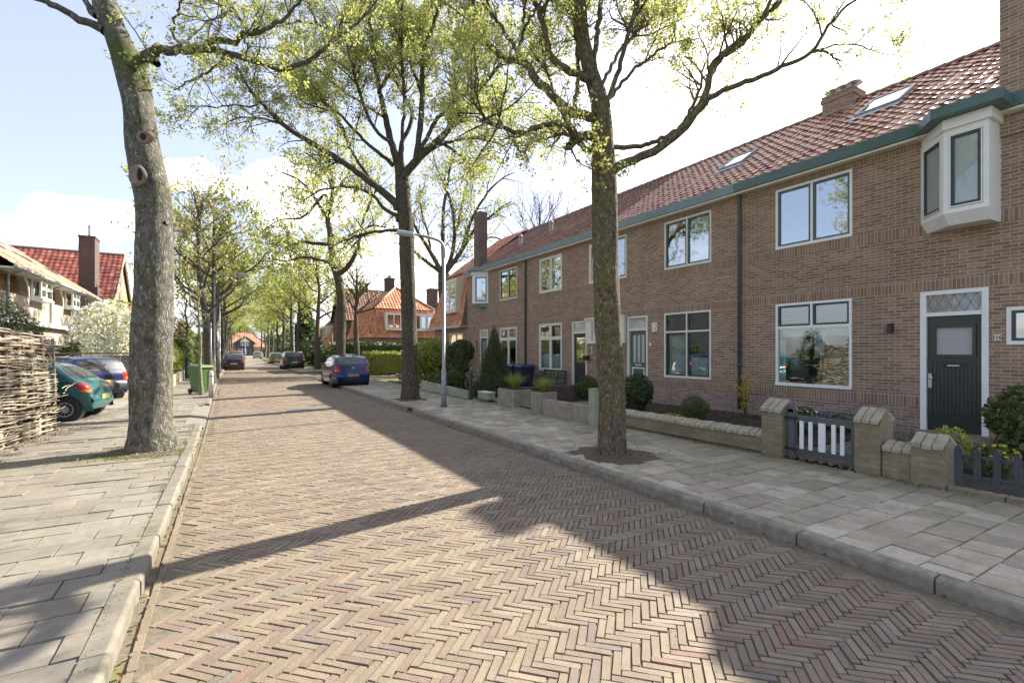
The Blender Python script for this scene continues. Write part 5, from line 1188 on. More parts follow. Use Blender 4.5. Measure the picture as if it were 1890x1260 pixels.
# ---- big grey trunk on the left pavement
T = Tree(203, dens=(3.4, 6, 7), lens=(.85, .42, .24), rads=(.015, .007, .0035), cl=10, cs=.042, per=1, leafy=.9)
Z3 = 8.16
px_limb(T, [(287,864,82),(285,846,66),(282,818,52),(279,780,42),(279,720,41),(281,640,41),(283,560,39),(285,437,36),(284,377,35),(276,330,36),(264,270,33.5),(258,218,31),(252,179,31),(243,139,32),(226,91,27),(210,52,24.5),(194,10,25),(188,-80,22),(200,-200,17),(190,-330,11),(205,-450,6),(200,-560,2)], Z3, .2, n=34, rough=.030, step=.06, dens=.35, tmin=.75)
for pts, dz in (
    ([(247,128,20),(262,114,15),(274,103,13),(294,91,11),(320,93,9.5),(350,92,8.5),(381,89,8),(437,103,6.4),(492,119,5.4),(524,129,5),(566,114,4.6),(597,92,4.3),(629,65,3.8),(661,41,3.2),(690,10,2.5),(725,-35,1.4)], 1.4),
    ([(380,85,7),(397,73,6.5),(415,76,6.3),(432,78,6),(451,62,5.2),(470,62,4.8),(502,51,4.2),(534,25,3.3),(560,-5,2.5),(590,-60,1.4)], -.7),
    ([(458,57,3.4),(447,40,3.2),(436,22,3),(420,-2,2.7),(400,-60,1.6)], .8),
    ([(434,20,2.4),(401,32,2.2),(369,54,1.8),(348,75,1)], -.7),
    ([(450,60,2.2),(455,90,1.8),(458,120,1.5),(452,150,.9)], -.4),
    ([(272,106,9),(284,112,8.2),(290,118,7.8)], -.25),
    ([(196,58,13),(171,44,9.5),(147,36,9),(119,20,8),(87,4,7.2),(60,-6,6.4),(10,-40,5),(-60,-80,3.4),(-130,-150,2)], -.5),
    ([(178,30,8),(165,12,6.5),(155,-5,6),(130,-70,4.6),(110,-160,3),(95,-240,1.6)], .9),
    ([(200,-60,14),(240,-110,9),(290,-150,7),(350,-210,5),(420,-260,3),(470,-330,1.6)], -1.8),
    ([(198,-150,12),(150,-200,8),(80,-250,6),(0,-290,4),(-70,-350,2)], 1.8),
    ([(196,-200,10),(240,-280,7),(310,-340,5),(370,-420,2.5)], 1.6),
    ([(380,92,3.4),(400,70,3),(410,20,2.4),(385,-30,1.4)], 1.6),
    ([(337,92,3.2),(320,60,2.8),(330,20,2.2),(345,-30,1.4)], -1.2),
    ([(420,98,3),(390,130,2.4),(350,150,1.8),(320,165,1)], 1.3),
): px_limb(T, pts, Z3, dz, n=9, **({'tmin': .75, 'dens': .5} if pts[0][0] in (196, 178, 247) and pts[-1][0] < 760 and pts[0][0] != 247 else ({'tmin': .30} if pts[0][0] == 247 else {})))
tr = thing('street_tree', 'leaning grey trunk with two oval branch scars, closest on the left pavement', 'tree', (-1.04, 10.08, .1))
T.build(tr, 'bark3', 'leaf', .026)
def trunk_spot(x, y, rx, ry, Zs, name, mat, th=.03, inner=None, seed=0):
    """raised callus ring with a hollow, standing on the trunk surface"""
    c = at_depth(x, y, Zs); back = np.array((SA, CA, 0)); right = np.array((CA, -SA, 0)); up = np.array((0, 0, 1.0))
    b = MB(); n = 18; r_ = RS(seed); rows = []
    for (k, d) in ((1.15, .05), (1.0, .008), (.80, .0), (.60, .012)):
        rows.append([tuple(c+right*rx*k*math.cos(2*PI*i/n)*(1+.08*math.sin(3*2*PI*i/n+seed))+up*ry*k*math.sin(2*PI*i/n)+back*d) for i in range(n)])
    vs = sum(rows, []); fs = [(j*n+i, j*n+(i+1) % n, (j+1)*n+(i+1) % n, (j+1)*n+i) for j in range(3) for i in range(n)]
    b.add(vs, fs); b.add(rows[3], [tuple(range(n))])
    o = b.build(name, M[mat], tr, sm=True)
    if inner:
        h = MB(); ix, iy, ox = inner
        ring = [tuple(c+right*(ox+ix*math.cos(2*PI*i/n))+up*iy*math.sin(2*PI*i/n)-back*.004) for i in range(n)]
        h.add(ring, [tuple(range(n))]); h.add([tuple(np.array(p)+back*.03) for p in ring]+ring, [(i, (i+1) % n, n+(i+1) % n, n+i) for i in range(n)])
        h.build('hollow', M['dark'], o)
trunk_spot(264, 252, .125, .095, Z3-.285, 'branch_scar', 'wood_cut', inner=(.045, .05, -.005), seed=1)
trunk_spot(250, 322, .13, .15, Z3-.30, 'branch_scar', 'wood_cut', inner=(.042, .10, .07), seed=2)
trunk_spot(303, 411, .035, .035, Z3-.29, 'branch_scar', 'bark3', inner=(.018, .022, 0), seed=3)
# ---- procedural trees for the rest of the street
def auto_tree(seed, H, trunk_h, spread, tr0, nlimb=7, lean=(0, 0), leafy=1.0, dens=(1.5, 1.8, 2.2), lens=(1.7, 1.0, .55), cl=7, cs=.16, per=2, base=(0, 0, 0), maxlev=3, up=.4, sides=(8, 5, 3, 3), asc=.75, wob=.07):
    T = Tree(seed, dens=dens, lens=lens, rads=(.035, .016, .008), cl=cl, cs=cs, per=per, leafy=leafy, sides=sides, up=up, wig=.12)
    r = T.r; b0 = np.array(base, float)
    tp = []
    for f in np.linspace(0, 1, 7):
        z = f*H*.86; rr = tr0*(1.35 if f == 0 else 1.0)*(1-f)**.75+.02
        tp.append((b0[0]+lean[0]*f+r.normal(0, wob)*min(1, f*4), b0[1]+lean[1]*f+r.normal(0, wob)*min(1, f*4), b0[2]+z, rr))
    P, R = T.limb(tp, n=10, rough=.05, step=.3, spawn=False)
    zs = P[:, 2]-b0[2]
    for k in range(nlimb):
        z = trunk_h+(H*.80-trunk_h)*(k+.3*r.rand())/nlimb; i = int(np.argmin(abs(zs-z))); az = k*2.4+r.uniform(-.4, .4)
        l = spread*(1.0-.55*(z-trunk_h)/(H-trunk_h+.1))*r.uniform(.75, 1.15); rows = []
        for f in np.linspace(0, 1, 6):
            rad = l*f; zz = l*asc*(f**1.25 if asc < 1 else f)
            rows.append((P[i, 0]+rad*math.cos(az+.25*f)+r.normal(0, .05*l*f), P[i, 1]+rad*math.sin(az+.25*f)+r.normal(0, .05*l*f), P[i, 2]+zz+r.normal(0, .03*l), max(.012, R[i]*.55*(1-f)**.9)))
        T.limb(rows, n=6, step=.35, maxlev=maxlev)
    T.spawn(P, R, 0, .6, .8, maxlev=maxlev)
    return T
def copy_tree(src, loc, rot, sc_, label, group=None):
    r = src.copy(); COL.objects.link(r); r.location = loc; r.rotation_euler = (0, 0, rot); r.scale = (sc_, sc_, sc_)
    r['label'] = label
    if group: r['group'] = group
    for ch in list(src.children):
        c = ch.copy(); COL.objects.link(c); c.parent = r
    return r
G_R = 'maples along the right pavement further on'; G_L = 'maples along the left pavement further on'
# traced third tree of the right row, behind the parked blue car
T = Tree(204, dens=(1.9, 2.6, 3.2), lens=(1.5, .85, .5), rads=(.028, .013, .006), cl=5, cs=.10, per=1, leafy=1.0)
Z4 = 30.5
px_limb(T, [(626,704,13),(627,690,10),(629,640,9),(630,580,8.5),(629,542,8.2),(622,505,8),(617,491,7.2),(612,460,6.2),(609,430,5.4),(605,402,5),(612,370,4.4),(614,350,3.6),(610,310,2.6),(600,270,1.6)], Z4, 0, n=14, rough=.05, step=.2, dens=.5, tmin=.5)
for pts, dz in (
    ([(622,507,5.5),(636,497,5),(649,482,4.4),(658,462,3.8),(664,440,3.2),(672,400,2.6),(690,360,2),(700,330,1.2)], -1.5),
    ([(610,452,4.2),(602,450,4),(580,449,3.4),(560,447,3),(540,452,2.6),(522,447,2),(500,450,1.2)], -1.0),
    ([(609,432,4),(626,442,3.4),(645,434,3),(668,424,2.6),(690,416,2),(715,420,1.2)], 1.4),
    ([(606,405,3.6),(590,380,3.2),(570,350,2.6),(548,330,2.2),(520,318,1.5)], 1.2),
    ([(612,370,3.2),(630,340,2.8),(650,310,2.2),(668,285,1.3)], .8),
    ([(614,350,3),(602,320,2.6),(582,295,2),(560,280,1.2)], -1.6),
    ([(606,410,3.5),(600,360,3),(560,400,2.2),(520,405,1.5),(490,420,1)], 2.6),
    ([(618,490,3.5),(590,480,3),(560,475,2.4),(530,482,1.6),(505,478,1)], -2.4),
): px_limb(T, pts, Z4, dz, n=7, step=.3)
tr = thing('street_tree', 'slim leaning maple at the side street corner behind the parked blue hatchback', 'tree', (6.05, 30.9, .1))
T.build(tr, 'bark2', 'leaf', .085)
src = []
for k, (sd, H, th, sp, r0, lf) in enumerate(((301, 12.5, 4.4, 4.6, .24, 1.0), (302, 11.5, 4.0, 4.3, .22, 1.1), (303, 13, 4.8, 5.0, .27, .95))):
    TT = auto_tree(sd, H, th, sp, r0, nlimb=10, leafy=lf*.95, cl=3.6, cs=.15, dens=(1.6, 2.3, 3.0))
    src.append(TT)
rows_r = [(7.15, 46.5, 0, 1.0), (6.7, 56, 1, 1.0), (7.2, 67, 2, .95), (7.3, 79, 0, 1.0), (7.6, 92, 1, 1.05), (7.9, 106, 2, .95), (8.2, 121, 0, 1.0), (8.6, 138, 1, 1.0), (9.0, 158, 2, 1.0)]
rows_l = [(-.62, 33.6, 2, .88), (-.55, 44.5, 1, 1.0), (-.40, 55, 0, 1.0), (-.2, 67, 2, 1.0), (.0, 80, 1, 1.05), (.3, 95, 0, 1.0), (.7, 112, 2, 1.0), (1.1, 132, 1, 1.0), (1.6, 155, 0, 1.0)]
ORD = ['first', 'second', 'third', 'fourth', 'fifth', 'sixth', 'seventh', 'eighth', 'ninth']
made = {}
for rows, side, gname in ((rows_r, 'right', G_R), (rows_l, 'left', G_L)):
    for q, (x, y, k, s_) in enumerate(rows):
        what = ['stout', 'forked', 'tall'][k]
        lab = (f'{what} bright green maple, {ORD[q]} along the right kerb beyond the side street' if side == 'right' else f'{what} maple with yellow green crown, {ORD[q]} beyond the slender budding tree on the left')
        if k not in made:
            rt = thing('street_tree', lab, 'tree', (0, 0, 0), gname); src[k].build(rt, 'bark4', 'leaf_b', .098); made[k] = rt
            rt.location = (x, y, .08); rt.rotation_euler = (0, 0, q*1.7+k); rt.scale = (s_,)*3
        else: copy_tree(made[k], (x, y, .08), q*1.7+k+(.5 if side == 'left' else 0), s_, lab, gname)
# slender budding tree, first of the left row
T = auto_tree(311, 11.5, 3.6, 2.5, .20, nlimb=11, leafy=.22, cl=4, cs=.10, dens=(1.7, 2.2, 2.6), base=(-.62, 29.2, .08), lean=(-.8, .3), asc=1.0)
tr = thing('budding_tree', 'slender street tree with sparse pale buds beside the left lamp post', 'tree', (-.62, 29.2, .08)); T.build(tr, 'bark4', 'leaf_bud', .075)
# staked sapling by the green bin
T = auto_tree(312, 4.9, 2.6, .55, .045, nlimb=5, leafy=.15, cl=2, cs=.05, dens=(2, 2, 2), lens=(.4, .2, .12), base=(-.78, 21.6, .1), lean=(-.12, 0), maxlev=2, asc=1.4, wob=.012)
tr = thing('sapling', 'thin pale sapling standing directly in front of the green bin', 'tree', (-.78, 21.6, .1)); T.build(tr, 'bark_y', 'leaf_bud', .04)
# bare and half bare trees of the gardens
def bare(seed, base, H, th, sp, r0, label, leafy=0.0, nl=12, asc=1.1, leaf='leaf', **kw):
    T = auto_tree(seed, H, th, sp, r0, nlimb=nl, leafy=leafy, base=base, asc=asc, up=.55, **kw)
    t_ = thing('bare_tree' if leafy == 0 else 'garden_tree', label, 'tree', base); T.build(t_, 'bark4', leaf, .10); return t_
bare(321, (8.55, 37.6, .1), 9.5, 4.2, 2.7, .22, 'vase shaped bare tree in front of the orange hipped house', dens=(1.8, 2.0, 2.0), lens=(1.3, .8, .5))
T = Tree(322, dens=(2.0, 2.4, 2.4), lens=(2.0, 1.2, .7), rads=(.035, .018, .009), cl=3, cs=.14, per=1, leafy=.8)
Z6 = 40.0
px_limb(T, [(826,682,16),(825,640,13),(823,580,12),(820,530,11.5),(819,505,11)], Z6, 0, n=14, rough=.05, step=.3, spawn=False)
for pts, dz in (
    ([(819,512,8),(808,490,6.5),(797,470,5.8),(784,448,5),(772,430,4.2),(760,405,3.2),(752,375,2.2),(748,345,1.3)], -1.5),
    ([(817,505,6),(800,492,5),(780,478,4.2),(762,462,3.2),(745,452,2.2),(728,448,1.2)], 1.5),
    ([(820,506,7),(834,488,6.2),(851,464,5.5),(869,434,4.8),(884,415,4),(905,400,3),(925,382,2),(945,372,1.1)], 1.0),
    ([(819,508,7),(818,470,5.6),(817,434,5),(819,383,4.2),(826,340,3.2),(832,300,2.2),(838,260,1.2)], -.6),
    ([(823,500,6.5),(834,470,5.5),(839,430,4.8),(834,380,4),(822,345,3.2),(808,315,2.2),(798,280,1.2)], 1.8),
    ([(850,465,4.6),(862,430,4.2),(878,390,3.6),(905,350,2.6),(930,328,1.8),(950,318,1.1)], -1.6),
    ([(838,440,4),(850,390,3.6),(862,340,2.8),(880,300,2),(892,270,1.2)], 2.2),
    ([(868,436,3.4),(890,440,2.6),(915,438,2),(945,452,1.2)], .8),
    ([(795,468,3.6),(790,430,3),(778,390,2.4),(775,340,1.5)], 2.0),
): px_limb(T, pts, Z6, dz, n=7, step=.4, rough=.04, rmul=.72, tmin=.1)
p6 = at_depth(826, 682, Z6); t_ = thing('garden_tree', 'large forked tree with few leaves rising behind the tile hung corner house', 'tree', (p6[0], p6[1], 0)); T.build(t_, 'bark4', 'leaf', .10)
p7_ = at_depth(996, 600, 46); bare(323, (p7_[0], p7_[1], 0), 18.5, 8, 4.6, .25, 'thin bare tree showing above the brown ridge of the terrace', dens=(1.9, 2.2, 1.8), lens=(1.8, 1.2, .8), nl=14, asc=1.5)
bare(325, (-2.6, 45.2, 0), 6.5, 2.2, 2.0, .10, 'small bare garden tree beside the red leaved shrub on the left', dens=(2, 2, 2), lens=(1.1, .7, .45))
bare(326, (12, 62, 0), 12, 4, 4, .25, 'twiggy leafless tree behind the grey gable house', dens=(1.7, 1.9, 1.6), lens=(1.7, 1.1, .7))
# ================================================================== plants
def bush(name, label, cat, base, rad, n, size, leaf, seed, shape='ball', stems=5, extra=None, group=None, var=.35, core=.62, aspect=.6, parent_only=False, lump=.22):
    """leafy plant: rad (rx, ry, height)"""
    r = RS(seed); rx, ry, h = rad; t_ = thing(name, label, cat, base, group)
    u = r.normal(size=(n, 3)); u /= np.linalg.norm(u, axis=1)[:, None]
    if shape == 'box':
        p = r.uniform(-1, 1, (n, 3)); f = r.randint(0, 3, n); s_ = np.where(r.rand(n) < .5, -1, 1); k = r.uniform(.86, 1.03, n)
        p[np.arange(n), f] = s_*k
        P = np.stack([p[:, 0]*rx, p[:, 1]*ry, h*.5+p[:, 2]*h*.5], 1)
        P += (.05*np.sin(P[:, 0:1]*3.1+P[:, 1:2]*2.3)+.04*np.sin(P[:, 0:1]*7+1))*np.array((.5, .5, 1.0)); P[:, 2] = np.maximum(P[:, 2], .03)
    elif shape == 'cone':
        z = 1-np.sqrt(r.rand(n)); a = r.uniform(0, 2*PI, n); k = (1-z)**.9*(.72+.34*r.rand(n))*(1+lump*np.sin(a*5+z*14)*.5)
        P = np.stack([rx*k*np.cos(a), ry*k*np.sin(a), .05+z*h*.98], 1)
    else:
        lobes = r.normal(size=(9, 3)); lobes /= np.linalg.norm(lobes, axis=1)[:, None]
        k = (r.uniform(.62, 1.0, n)**.6)*(1+lump*(np.max(u @ lobes.T, axis=1)-.75)*2)
        P = np.stack([rx*u[:, 0]*k, ry*u[:, 1]*k, h*.52+h*.5*u[:, 2]*k], 1); P[:, 2] = np.maximum(P[:, 2], .02)
    V, Q = leaves_np(P+np.array(base), size, r, aspect); C = leafcol(n, r, var)
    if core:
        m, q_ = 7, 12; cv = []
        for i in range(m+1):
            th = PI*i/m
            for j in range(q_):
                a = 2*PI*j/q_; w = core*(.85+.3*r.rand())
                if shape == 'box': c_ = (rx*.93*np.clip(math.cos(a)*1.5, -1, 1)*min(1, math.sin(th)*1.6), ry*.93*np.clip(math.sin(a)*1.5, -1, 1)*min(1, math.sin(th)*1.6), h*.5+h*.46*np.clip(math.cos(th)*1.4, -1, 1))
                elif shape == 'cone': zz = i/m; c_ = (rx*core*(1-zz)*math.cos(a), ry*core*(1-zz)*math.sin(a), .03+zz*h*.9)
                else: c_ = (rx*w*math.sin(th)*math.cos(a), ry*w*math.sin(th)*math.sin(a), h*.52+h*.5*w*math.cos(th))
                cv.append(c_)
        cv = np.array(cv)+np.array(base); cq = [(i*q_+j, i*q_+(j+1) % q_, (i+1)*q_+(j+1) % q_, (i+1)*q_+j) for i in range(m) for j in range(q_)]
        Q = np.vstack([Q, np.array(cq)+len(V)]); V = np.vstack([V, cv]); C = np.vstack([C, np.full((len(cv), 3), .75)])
    np_mesh('leaves', V, Q, M[leaf], t_, col=C)
    b = MB()
    for k in range(stems):
        a = r.uniform(0, 2*PI); q = r.uniform(.2, .7)
        b.tube([(base[0]+.03*math.cos(a), base[1]+.03*math.sin(a), base[2]-.05), (base[0]+rx*q*.5*math.cos(a), base[1]+ry*q*.5*math.sin(a), base[2]+h*.35), (base[0]+rx*q*math.cos(a), base[1]+ry*q*math.sin(a), base[2]+h*.75)], [.018, .012, .005], 5)
    b.build('stem', M['bark4'], t_)
    if extra:
        for (nm, mt, m, sz, zlo) in extra:
            u = r.normal(size=(m, 3)); u /= np.linalg.norm(u, axis=1)[:, None]; u[:, 2] = abs(u[:, 2])*(1-zlo)+zlo if zlo > 0 else u[:, 2]
            P = np.stack([rx*u[:, 0], ry*u[:, 1], h*.52+h*.52*u[:, 2]], 1)*1.0+np.array(base); P[:, 2] = np.maximum(P[:, 2], base[2]+.05)
            V, Q = leaves_np(P, sz, r, .9); np_mesh(nm, V, Q, M[mt], t_, col=leafcol(m, r, .25))
    return t_
def tuft(name, label, cat, base, n, L, leaf, seed, spread=.5, w=.009, group=None, droop=.5):
    """grass like clump of arching blades"""
    r = RS(seed); t_ = thing(name, label, cat, base, group); V = []; Q = []
    for k in range(n):
        a = r.uniform(0, 2*PI); l = L*r.uniform(.6, 1.1); tl = r.uniform(.15, 1)*spread; d = np.array((math.cos(a), math.sin(a), 0)); s = np.array((-d[1], d[0], 0))*w
        o = np.array(base)+d*.06*r.rand(); k0 = len(V)
        for j in range(4):
            f = j/3; p = o+d*l*tl*f*(.6+.6*f)+np.array((0, 0, l*(f-droop*tl*f*f))); ww = (1-f*.9)
            V += [p-s*ww, p+s*ww]
        Q += [(k0+2*j, k0+2*j+1, k0+2*j+3, k0+2*j+2) for j in range(3)]
    c = (1+.4*(r.rand(n)-.5)).repeat(8)[:, None]*np.ones(3); np_mesh('leaves', np.array(V), np.array(Q), M[leaf], t_, col=c)
    b = MB(); b.lathe([(.05, -.03), (.07, .02), (.001, .05)], base, 8); b.build('crown_base', M['leaf_dry'] if False else M['earth'], t_)
    return t_
GB = .13
bush('shrub', 'dark glossy evergreen shrub in front of the grey panelled door', 'shrub', (9.2, 9.25, GB), (.38, .36, .95), 2600, .036, 'leaf_d', 1, lump=.4)
bush('shrub', 'dense mid green rounded bush with needle leaves on the garden soil', 'shrub', (9.3, 7.52, GB), (.31, .29, .56), 2600, .036, 'leaf_h', 2, aspect=.16, lump=.3)
bush('plant', 'low fresh green ground plant beside the rounded bush', 'plant', (8.6, 7.6, GB), (.26, .24, .20), 500, .040, 'leaf_y', 3, stems=3)
t_ = thing('flower_pot', 'terracotta pot sunk in the bed beside the rounded bush', 'flower pot', (8.45, 6.95, GB)); b = MB(); b.lathe([(.10, 0), (.14, .14), (.155, .15), (.155, .19), (.13, .19), (.12, .12)], (8.45, 6.95, GB), 16); b.build('pot', M['terra'], t_, sm=False); b = MB(); b.lathe([(.001, .15), (.125, .15)], (8.45, 6.95, GB), 12, cap=False); b.build('soil', M['soil'], t_)
# forsythia: upright yellow wands
def wands(name, label, base, n, H, sp, leaf, seed, size, per, cat='shrub'):
    r = RS(seed); t_ = thing(name, label, cat, base); b = MB(); L = []
    for k in range(n):
        a = r.uniform(0, 2*PI); q = r.uniform(.1, 1)*sp; h = H*r.uniform(.6, 1.05)
        P = [np.array(base)+np.array((q*f**1.3*math.cos(a)+.02*r.normal(), q*f**1.3*math.sin(a)+.02*r.normal(), h*f-.02)) for f in np.linspace(0, 1, 5)]
        b.tube(P, [.010, .008, .006, .004, .002], 4)
        for f in r.uniform(.25, 1, per): i = min(3, int(f*4)); L.append(P[i]+(P[i+1]-P[i])*(f*4-i)+r.normal(0, .022, 3))
    b.build('stem', M['bark4'], t_); V, Q = leaves_np(np.array(L), size, r, .7); np_mesh('blossom', V, Q, M[leaf], t_, col=leafcol(len(L), r, .3))
wands('forsythia', 'upright yellow flowering shrub by the drainpipe', (10.9, 7.35, GB), 16, 1.15, .34, 'petal_y', 5, .020, 42)
bush('shrub', 'green shrub with white flowers just behind the gate hinge post', 'shrub', (9.6, 5.25, GB), (.30, .26, .52), 900, .035, 'leaf_h', 6, extra=[('blossom', 'petal_w', 40, .022, .2)])
bush('lavender', 'low grey violet flowering clump below the large window', 'flowers', (10.7, 5.2, GB), (.42, .50, .36), 900, .03, 'leaf_h', 7, aspect=.3, extra=[('blossom', 'petal_v', 160, .016, .5)])
bush('shrub', 'leafy rose coloured green shrub against the wall under the small right window', 'shrub', (10.3, 2.45, GB), (.45, .36, .98), 1700, .046, 'leaf_h', 8, lump=.5)
bush('flowers', 'yellow flowering plant behind the picket fence', 'flowers', (8.6, 2.75, GB), (.24, .26, .55), 420, .04, 'leaf_y', 9, core=0, extra=[('blossom', 'petal_y', 24, .024, .3)])
bush('flowers', 'small yellow and cream primrose clump in the right garden corner', 'flowers', (8.7, 2.30, GB), (.26, .22, .38), 420, .035, 'leaf_h', 10, core=0, extra=[('blossom', 'petal_y', 30, .024, .3)])
bush('flowers', 'small red flowered plant between the last brick pillar and the pickets', 'flowers', (8.0, 2.78, GB), (.15, .14, .32), 220, .03, 'leaf_h', 11, core=0, extra=[('blossom', 'petal_r', 16, .035, .4)])
bush('plant', 'trailing green creeper spilling over the short low wall between two pillars', 'plant', (7.95, 2.98, GB), (.22, .30, .45), 420, .03, 'leaf_h', 12, core=.5)
bush('shrub', 'clipped round green ball beside the navy door', 'shrub', (10.4, 12.75, .13), (.38, .38, .80), 2200, .026, 'leaf_h', 13, lump=.05)
bush('conifer', 'tall cone shaped dark conifer in front of the end house', 'conifer', (8.5, 15.75, .1), (.72, .72, 2.6), 9500, .042, 'leaf_con', 14, shape='cone', aspect=.3, lump=.25, core=.72)
bush('conifer', 'small dark dwarf conifer behind the street lamp pole', 'conifer', (8.75, 19.3, .1), (.72, .72, 1.9), 3800, .05, 'leaf_con', 15, shape='cone', aspect=.35, lump=.3)
bush('shrub', 'round dark shrub growing in the tall pot beside the tile hung house', 'shrub', (9.9, 21.75, 1.0), (.66, .66, 1.25), 2600, .055, 'leaf_d', 16)
bush('shrub', 'low bright green shrub at the foot of the street lamp planks', 'shrub', (7.7, 18.2, .1), (.55, .5, .85), 1100, .06, 'leaf_h', 17, lump=.5)
bush('shrub', 'yellow green loose bush between the kerb tree and the lamp pole', 'shrub', (9.6, 25.0, .1), (1.5, 1.3, 2.35), 4600, .075, 'leaf_y', 18, lump=.35)
bush('shrub', 'cream flowered twiggy plant at the foot of the cone conifer', 'plant', (8.05, 16.45, .1), (.36, .36, 1.0), 260, .035, 'leaf_bud', 19, core=0)
t_ = thing('garden_pot', 'tall grey tapered pot beside the doorway of the end house', 'flower pot', (9.9, 21.75, .1)); b = MB(); b.lathe([(.30, 0), (.46, .85), (.50, .86), (.50, .95), (.44, .95), (.42, .80), (.001, .80)], (9.9, 21.75, .1), 20); b.build('pot', M['concrete'], t_)
# hedges of the corner garden
bush('hedge', 'dark clipped hedge along the corner garden in front of the hipped house', 'hedge', (14.6, 40.4, .1), (6.8, .8, 2.25), 11000, .11, 'leaf_d', 20, shape='box', stems=3)
bush('hedge', 'yellow green trimmed hedge of the corner garden, left of the kerb tree', 'hedge', (10.6, 32.9, .1), (2.6, .75, 1.55), 7000, .07, 'leaf_y', 21, shape='box', stems=3)
bush('hedge', 'tall green hedge beside the pavement past the green bin', 'hedge', (-3.0, 40.0, .1), (1.1, 5.0, 2.4), 8000, .10, 'leaf_h', 22, shape='box', stems=3)
bush('hedge', 'ivy covered garden hedge behind the slender budding tree', 'hedge', (-2.9, 52, .1), (1.0, 5.0, 2.2), 5000, .12, 'leaf_h', 23, shape='box', stems=3)
k = 0
for (x, y, rx, h, lf, lab) in ((10.0, 45.5, 1.5, 2.0, 'leaf_d', 'dark rounded shrub beside the side street wall'), (9.6, 50, 1.7, 2.3, 'leaf_h', 'green garden shrub in front of the grey gable house'), (9.8, 61, 1.9, 2.4, 'leaf_d', 'dark shrub beside the white porch'), (9.9, 69, 2.0, 3.0, 'leaf_h', 'tall mixed shrub in front of the dark red mansard'), (10.2, 80, 2.2, 3.0, 'leaf_d', 'dark shrub in front of the small gable end house'), (10.5, 94, 2.6, 3.2, 'leaf_h', 'green garden shrub far down the right side'), (10.8, 112, 3, 3.5, 'leaf_d', 'dark garden shrub farthest down the right side'), (-3.4, 63, 1.8, 2.5, 'leaf_h', 'green garden shrub past the left hedges'), (-3.6, 76, 2, 2.8, 'leaf_d', 'dark garden shrub far down the left side'), (-3.4, 96, 2.6, 3.2, 'leaf_h', 'green garden shrub farthest down the left side')):
    k += 1; bush('garden_shrub', lab, 'shrub', (x, y, .0), (rx, rx, h), 1500, .13, lf, 400+k, lump=.35)
# left gardens
bush('conifer', 'feathery dark green conifer showing over the wicker fence', 'conifer', (-4.7, 11.8, .1), (1.05, 1.3, 2.95), 10000, .060, 'leaf_con', 30, aspect=.22, lump=.6, core=.5, stems=6)
bush('conifer', 'second smaller feathery conifer at the fence end in front of the balcony house', 'conifer', (-4.05, 14.2, .1), (.62, .75, 2.65), 6000, .055, 'leaf_con', 31, aspect=.22, lump=.6, core=.5)
bush('blossom_tree', 'big white blossoming shrub behind the parked dark blue hatchback', 'tree', (-4.2, 27.6, .1), (1.45, 1.6, 3.75), 5600, .060, 'petal_w', 32, lump=.55, core=.25, aspect=.8, extra=[('young_leaves', 'leaf_y', 1500, .05, -1)])
bush('blossom_tree', 'smaller white blossoming shrub between the red tiled house and the big trunk', 'tree', (-5.7, 36.0, .1), (1.3, 1.5, 4.3), 2600, .065, 'petal_w', 33, lump=.5, core=.2, aspect=.8)
bush('hedge', 'clipped evergreen hedge below the balconies behind the parking places', 'hedge', (-7.2, 26.2, .1), (1.9, .6, 1.9), 3800, .07, 'leaf_h', 34, shape='box', stems=3)
bush('shrub', 'copper red leaved shrub beyond the tall left hedge', 'shrub', (-4.0, 46, .1), (1.4, 1.4, 4.6), 1600, .08, 'leaf_cu', 35, core=.2)
bush('shrub', 'young green shrub with bright leaves beside the left gate post', 'shrub', (-2.75, 32.6, .1), (.9, 1.4, 2.3), 2600, .065, 'leaf_y', 36, lump=.3)
# far woods and the dark firs behind the last house
r = RS(40); n = 14000; wx = r.uniform(-70, 95, n); wz = r.rand(n)**.8; wy = 222+r.uniform(0, 16, n)+4*np.sin(wx*.2); hh = 8.5+3.0*np.sin(wx*.35)+2.0*np.sin(wx*.83+1)
V, Q = leaves_np(np.stack([wx, wy, wz*hh], 1), .85, r); struct(np_mesh('woods', V, Q, M['leaf_h'], col=leafcol(n, r, .45)*1.25), 'stuff')
bush('fir_tree', 'dark fir behind the orange roof at the end of the street', 'tree', (6, 216, 0), (4.2, 4.2, 13.5), 2600, .7, 'leaf_con', 41, shape='cone')
bush('fir_tree', 'dark fir tree behind the grey gable houses on the right', 'tree', (12.0, 92, 0), (2.6, 2.6, 12.5), 3000, .4, 'leaf_con', 42, shape='cone')
# ================================================================== walls, gate, fences in front of the terrace
def coping(b, x0, x1, y0, y1, z, rise, pitch=.085, ov=.04, end=True):
    """sloped bricks on edge along y on both sides of a small ridge"""
    n = max(1, int(round((y1-y0)/pitch))); p = (y1-y0)/n; m = (x0+x1)/2; r_ = random.Random(int(y0*100))
    for k in range(n):
        a, c = y0+k*p+.004, y0+(k+1)*p-.004; j = r_.uniform(-.007, .007)
        b.hexa([(x0-ov, a, z+j), (m-.004, a, z+rise+j-.06), (m-.004, c, z+rise+j-.06), (x0-ov, c, z+j), (x0-ov-.0, a, z+.06+j), (m-.004, a, z+rise+j), (m-.004, c, z+rise+j), (x0-ov, c, z+.06+j)])
        b.hexa([(m+.004, a, z+rise+j-.06), (x1+ov, a, z+j), (x1+ov, c, z+j), (m+.004, c, z+rise+j-.06), (m+.004, a, z+rise+j), (x1+ov, a, z+.06+j), (x1+ov, c, z+.06+j), (m+.004, c, z+rise+j)])
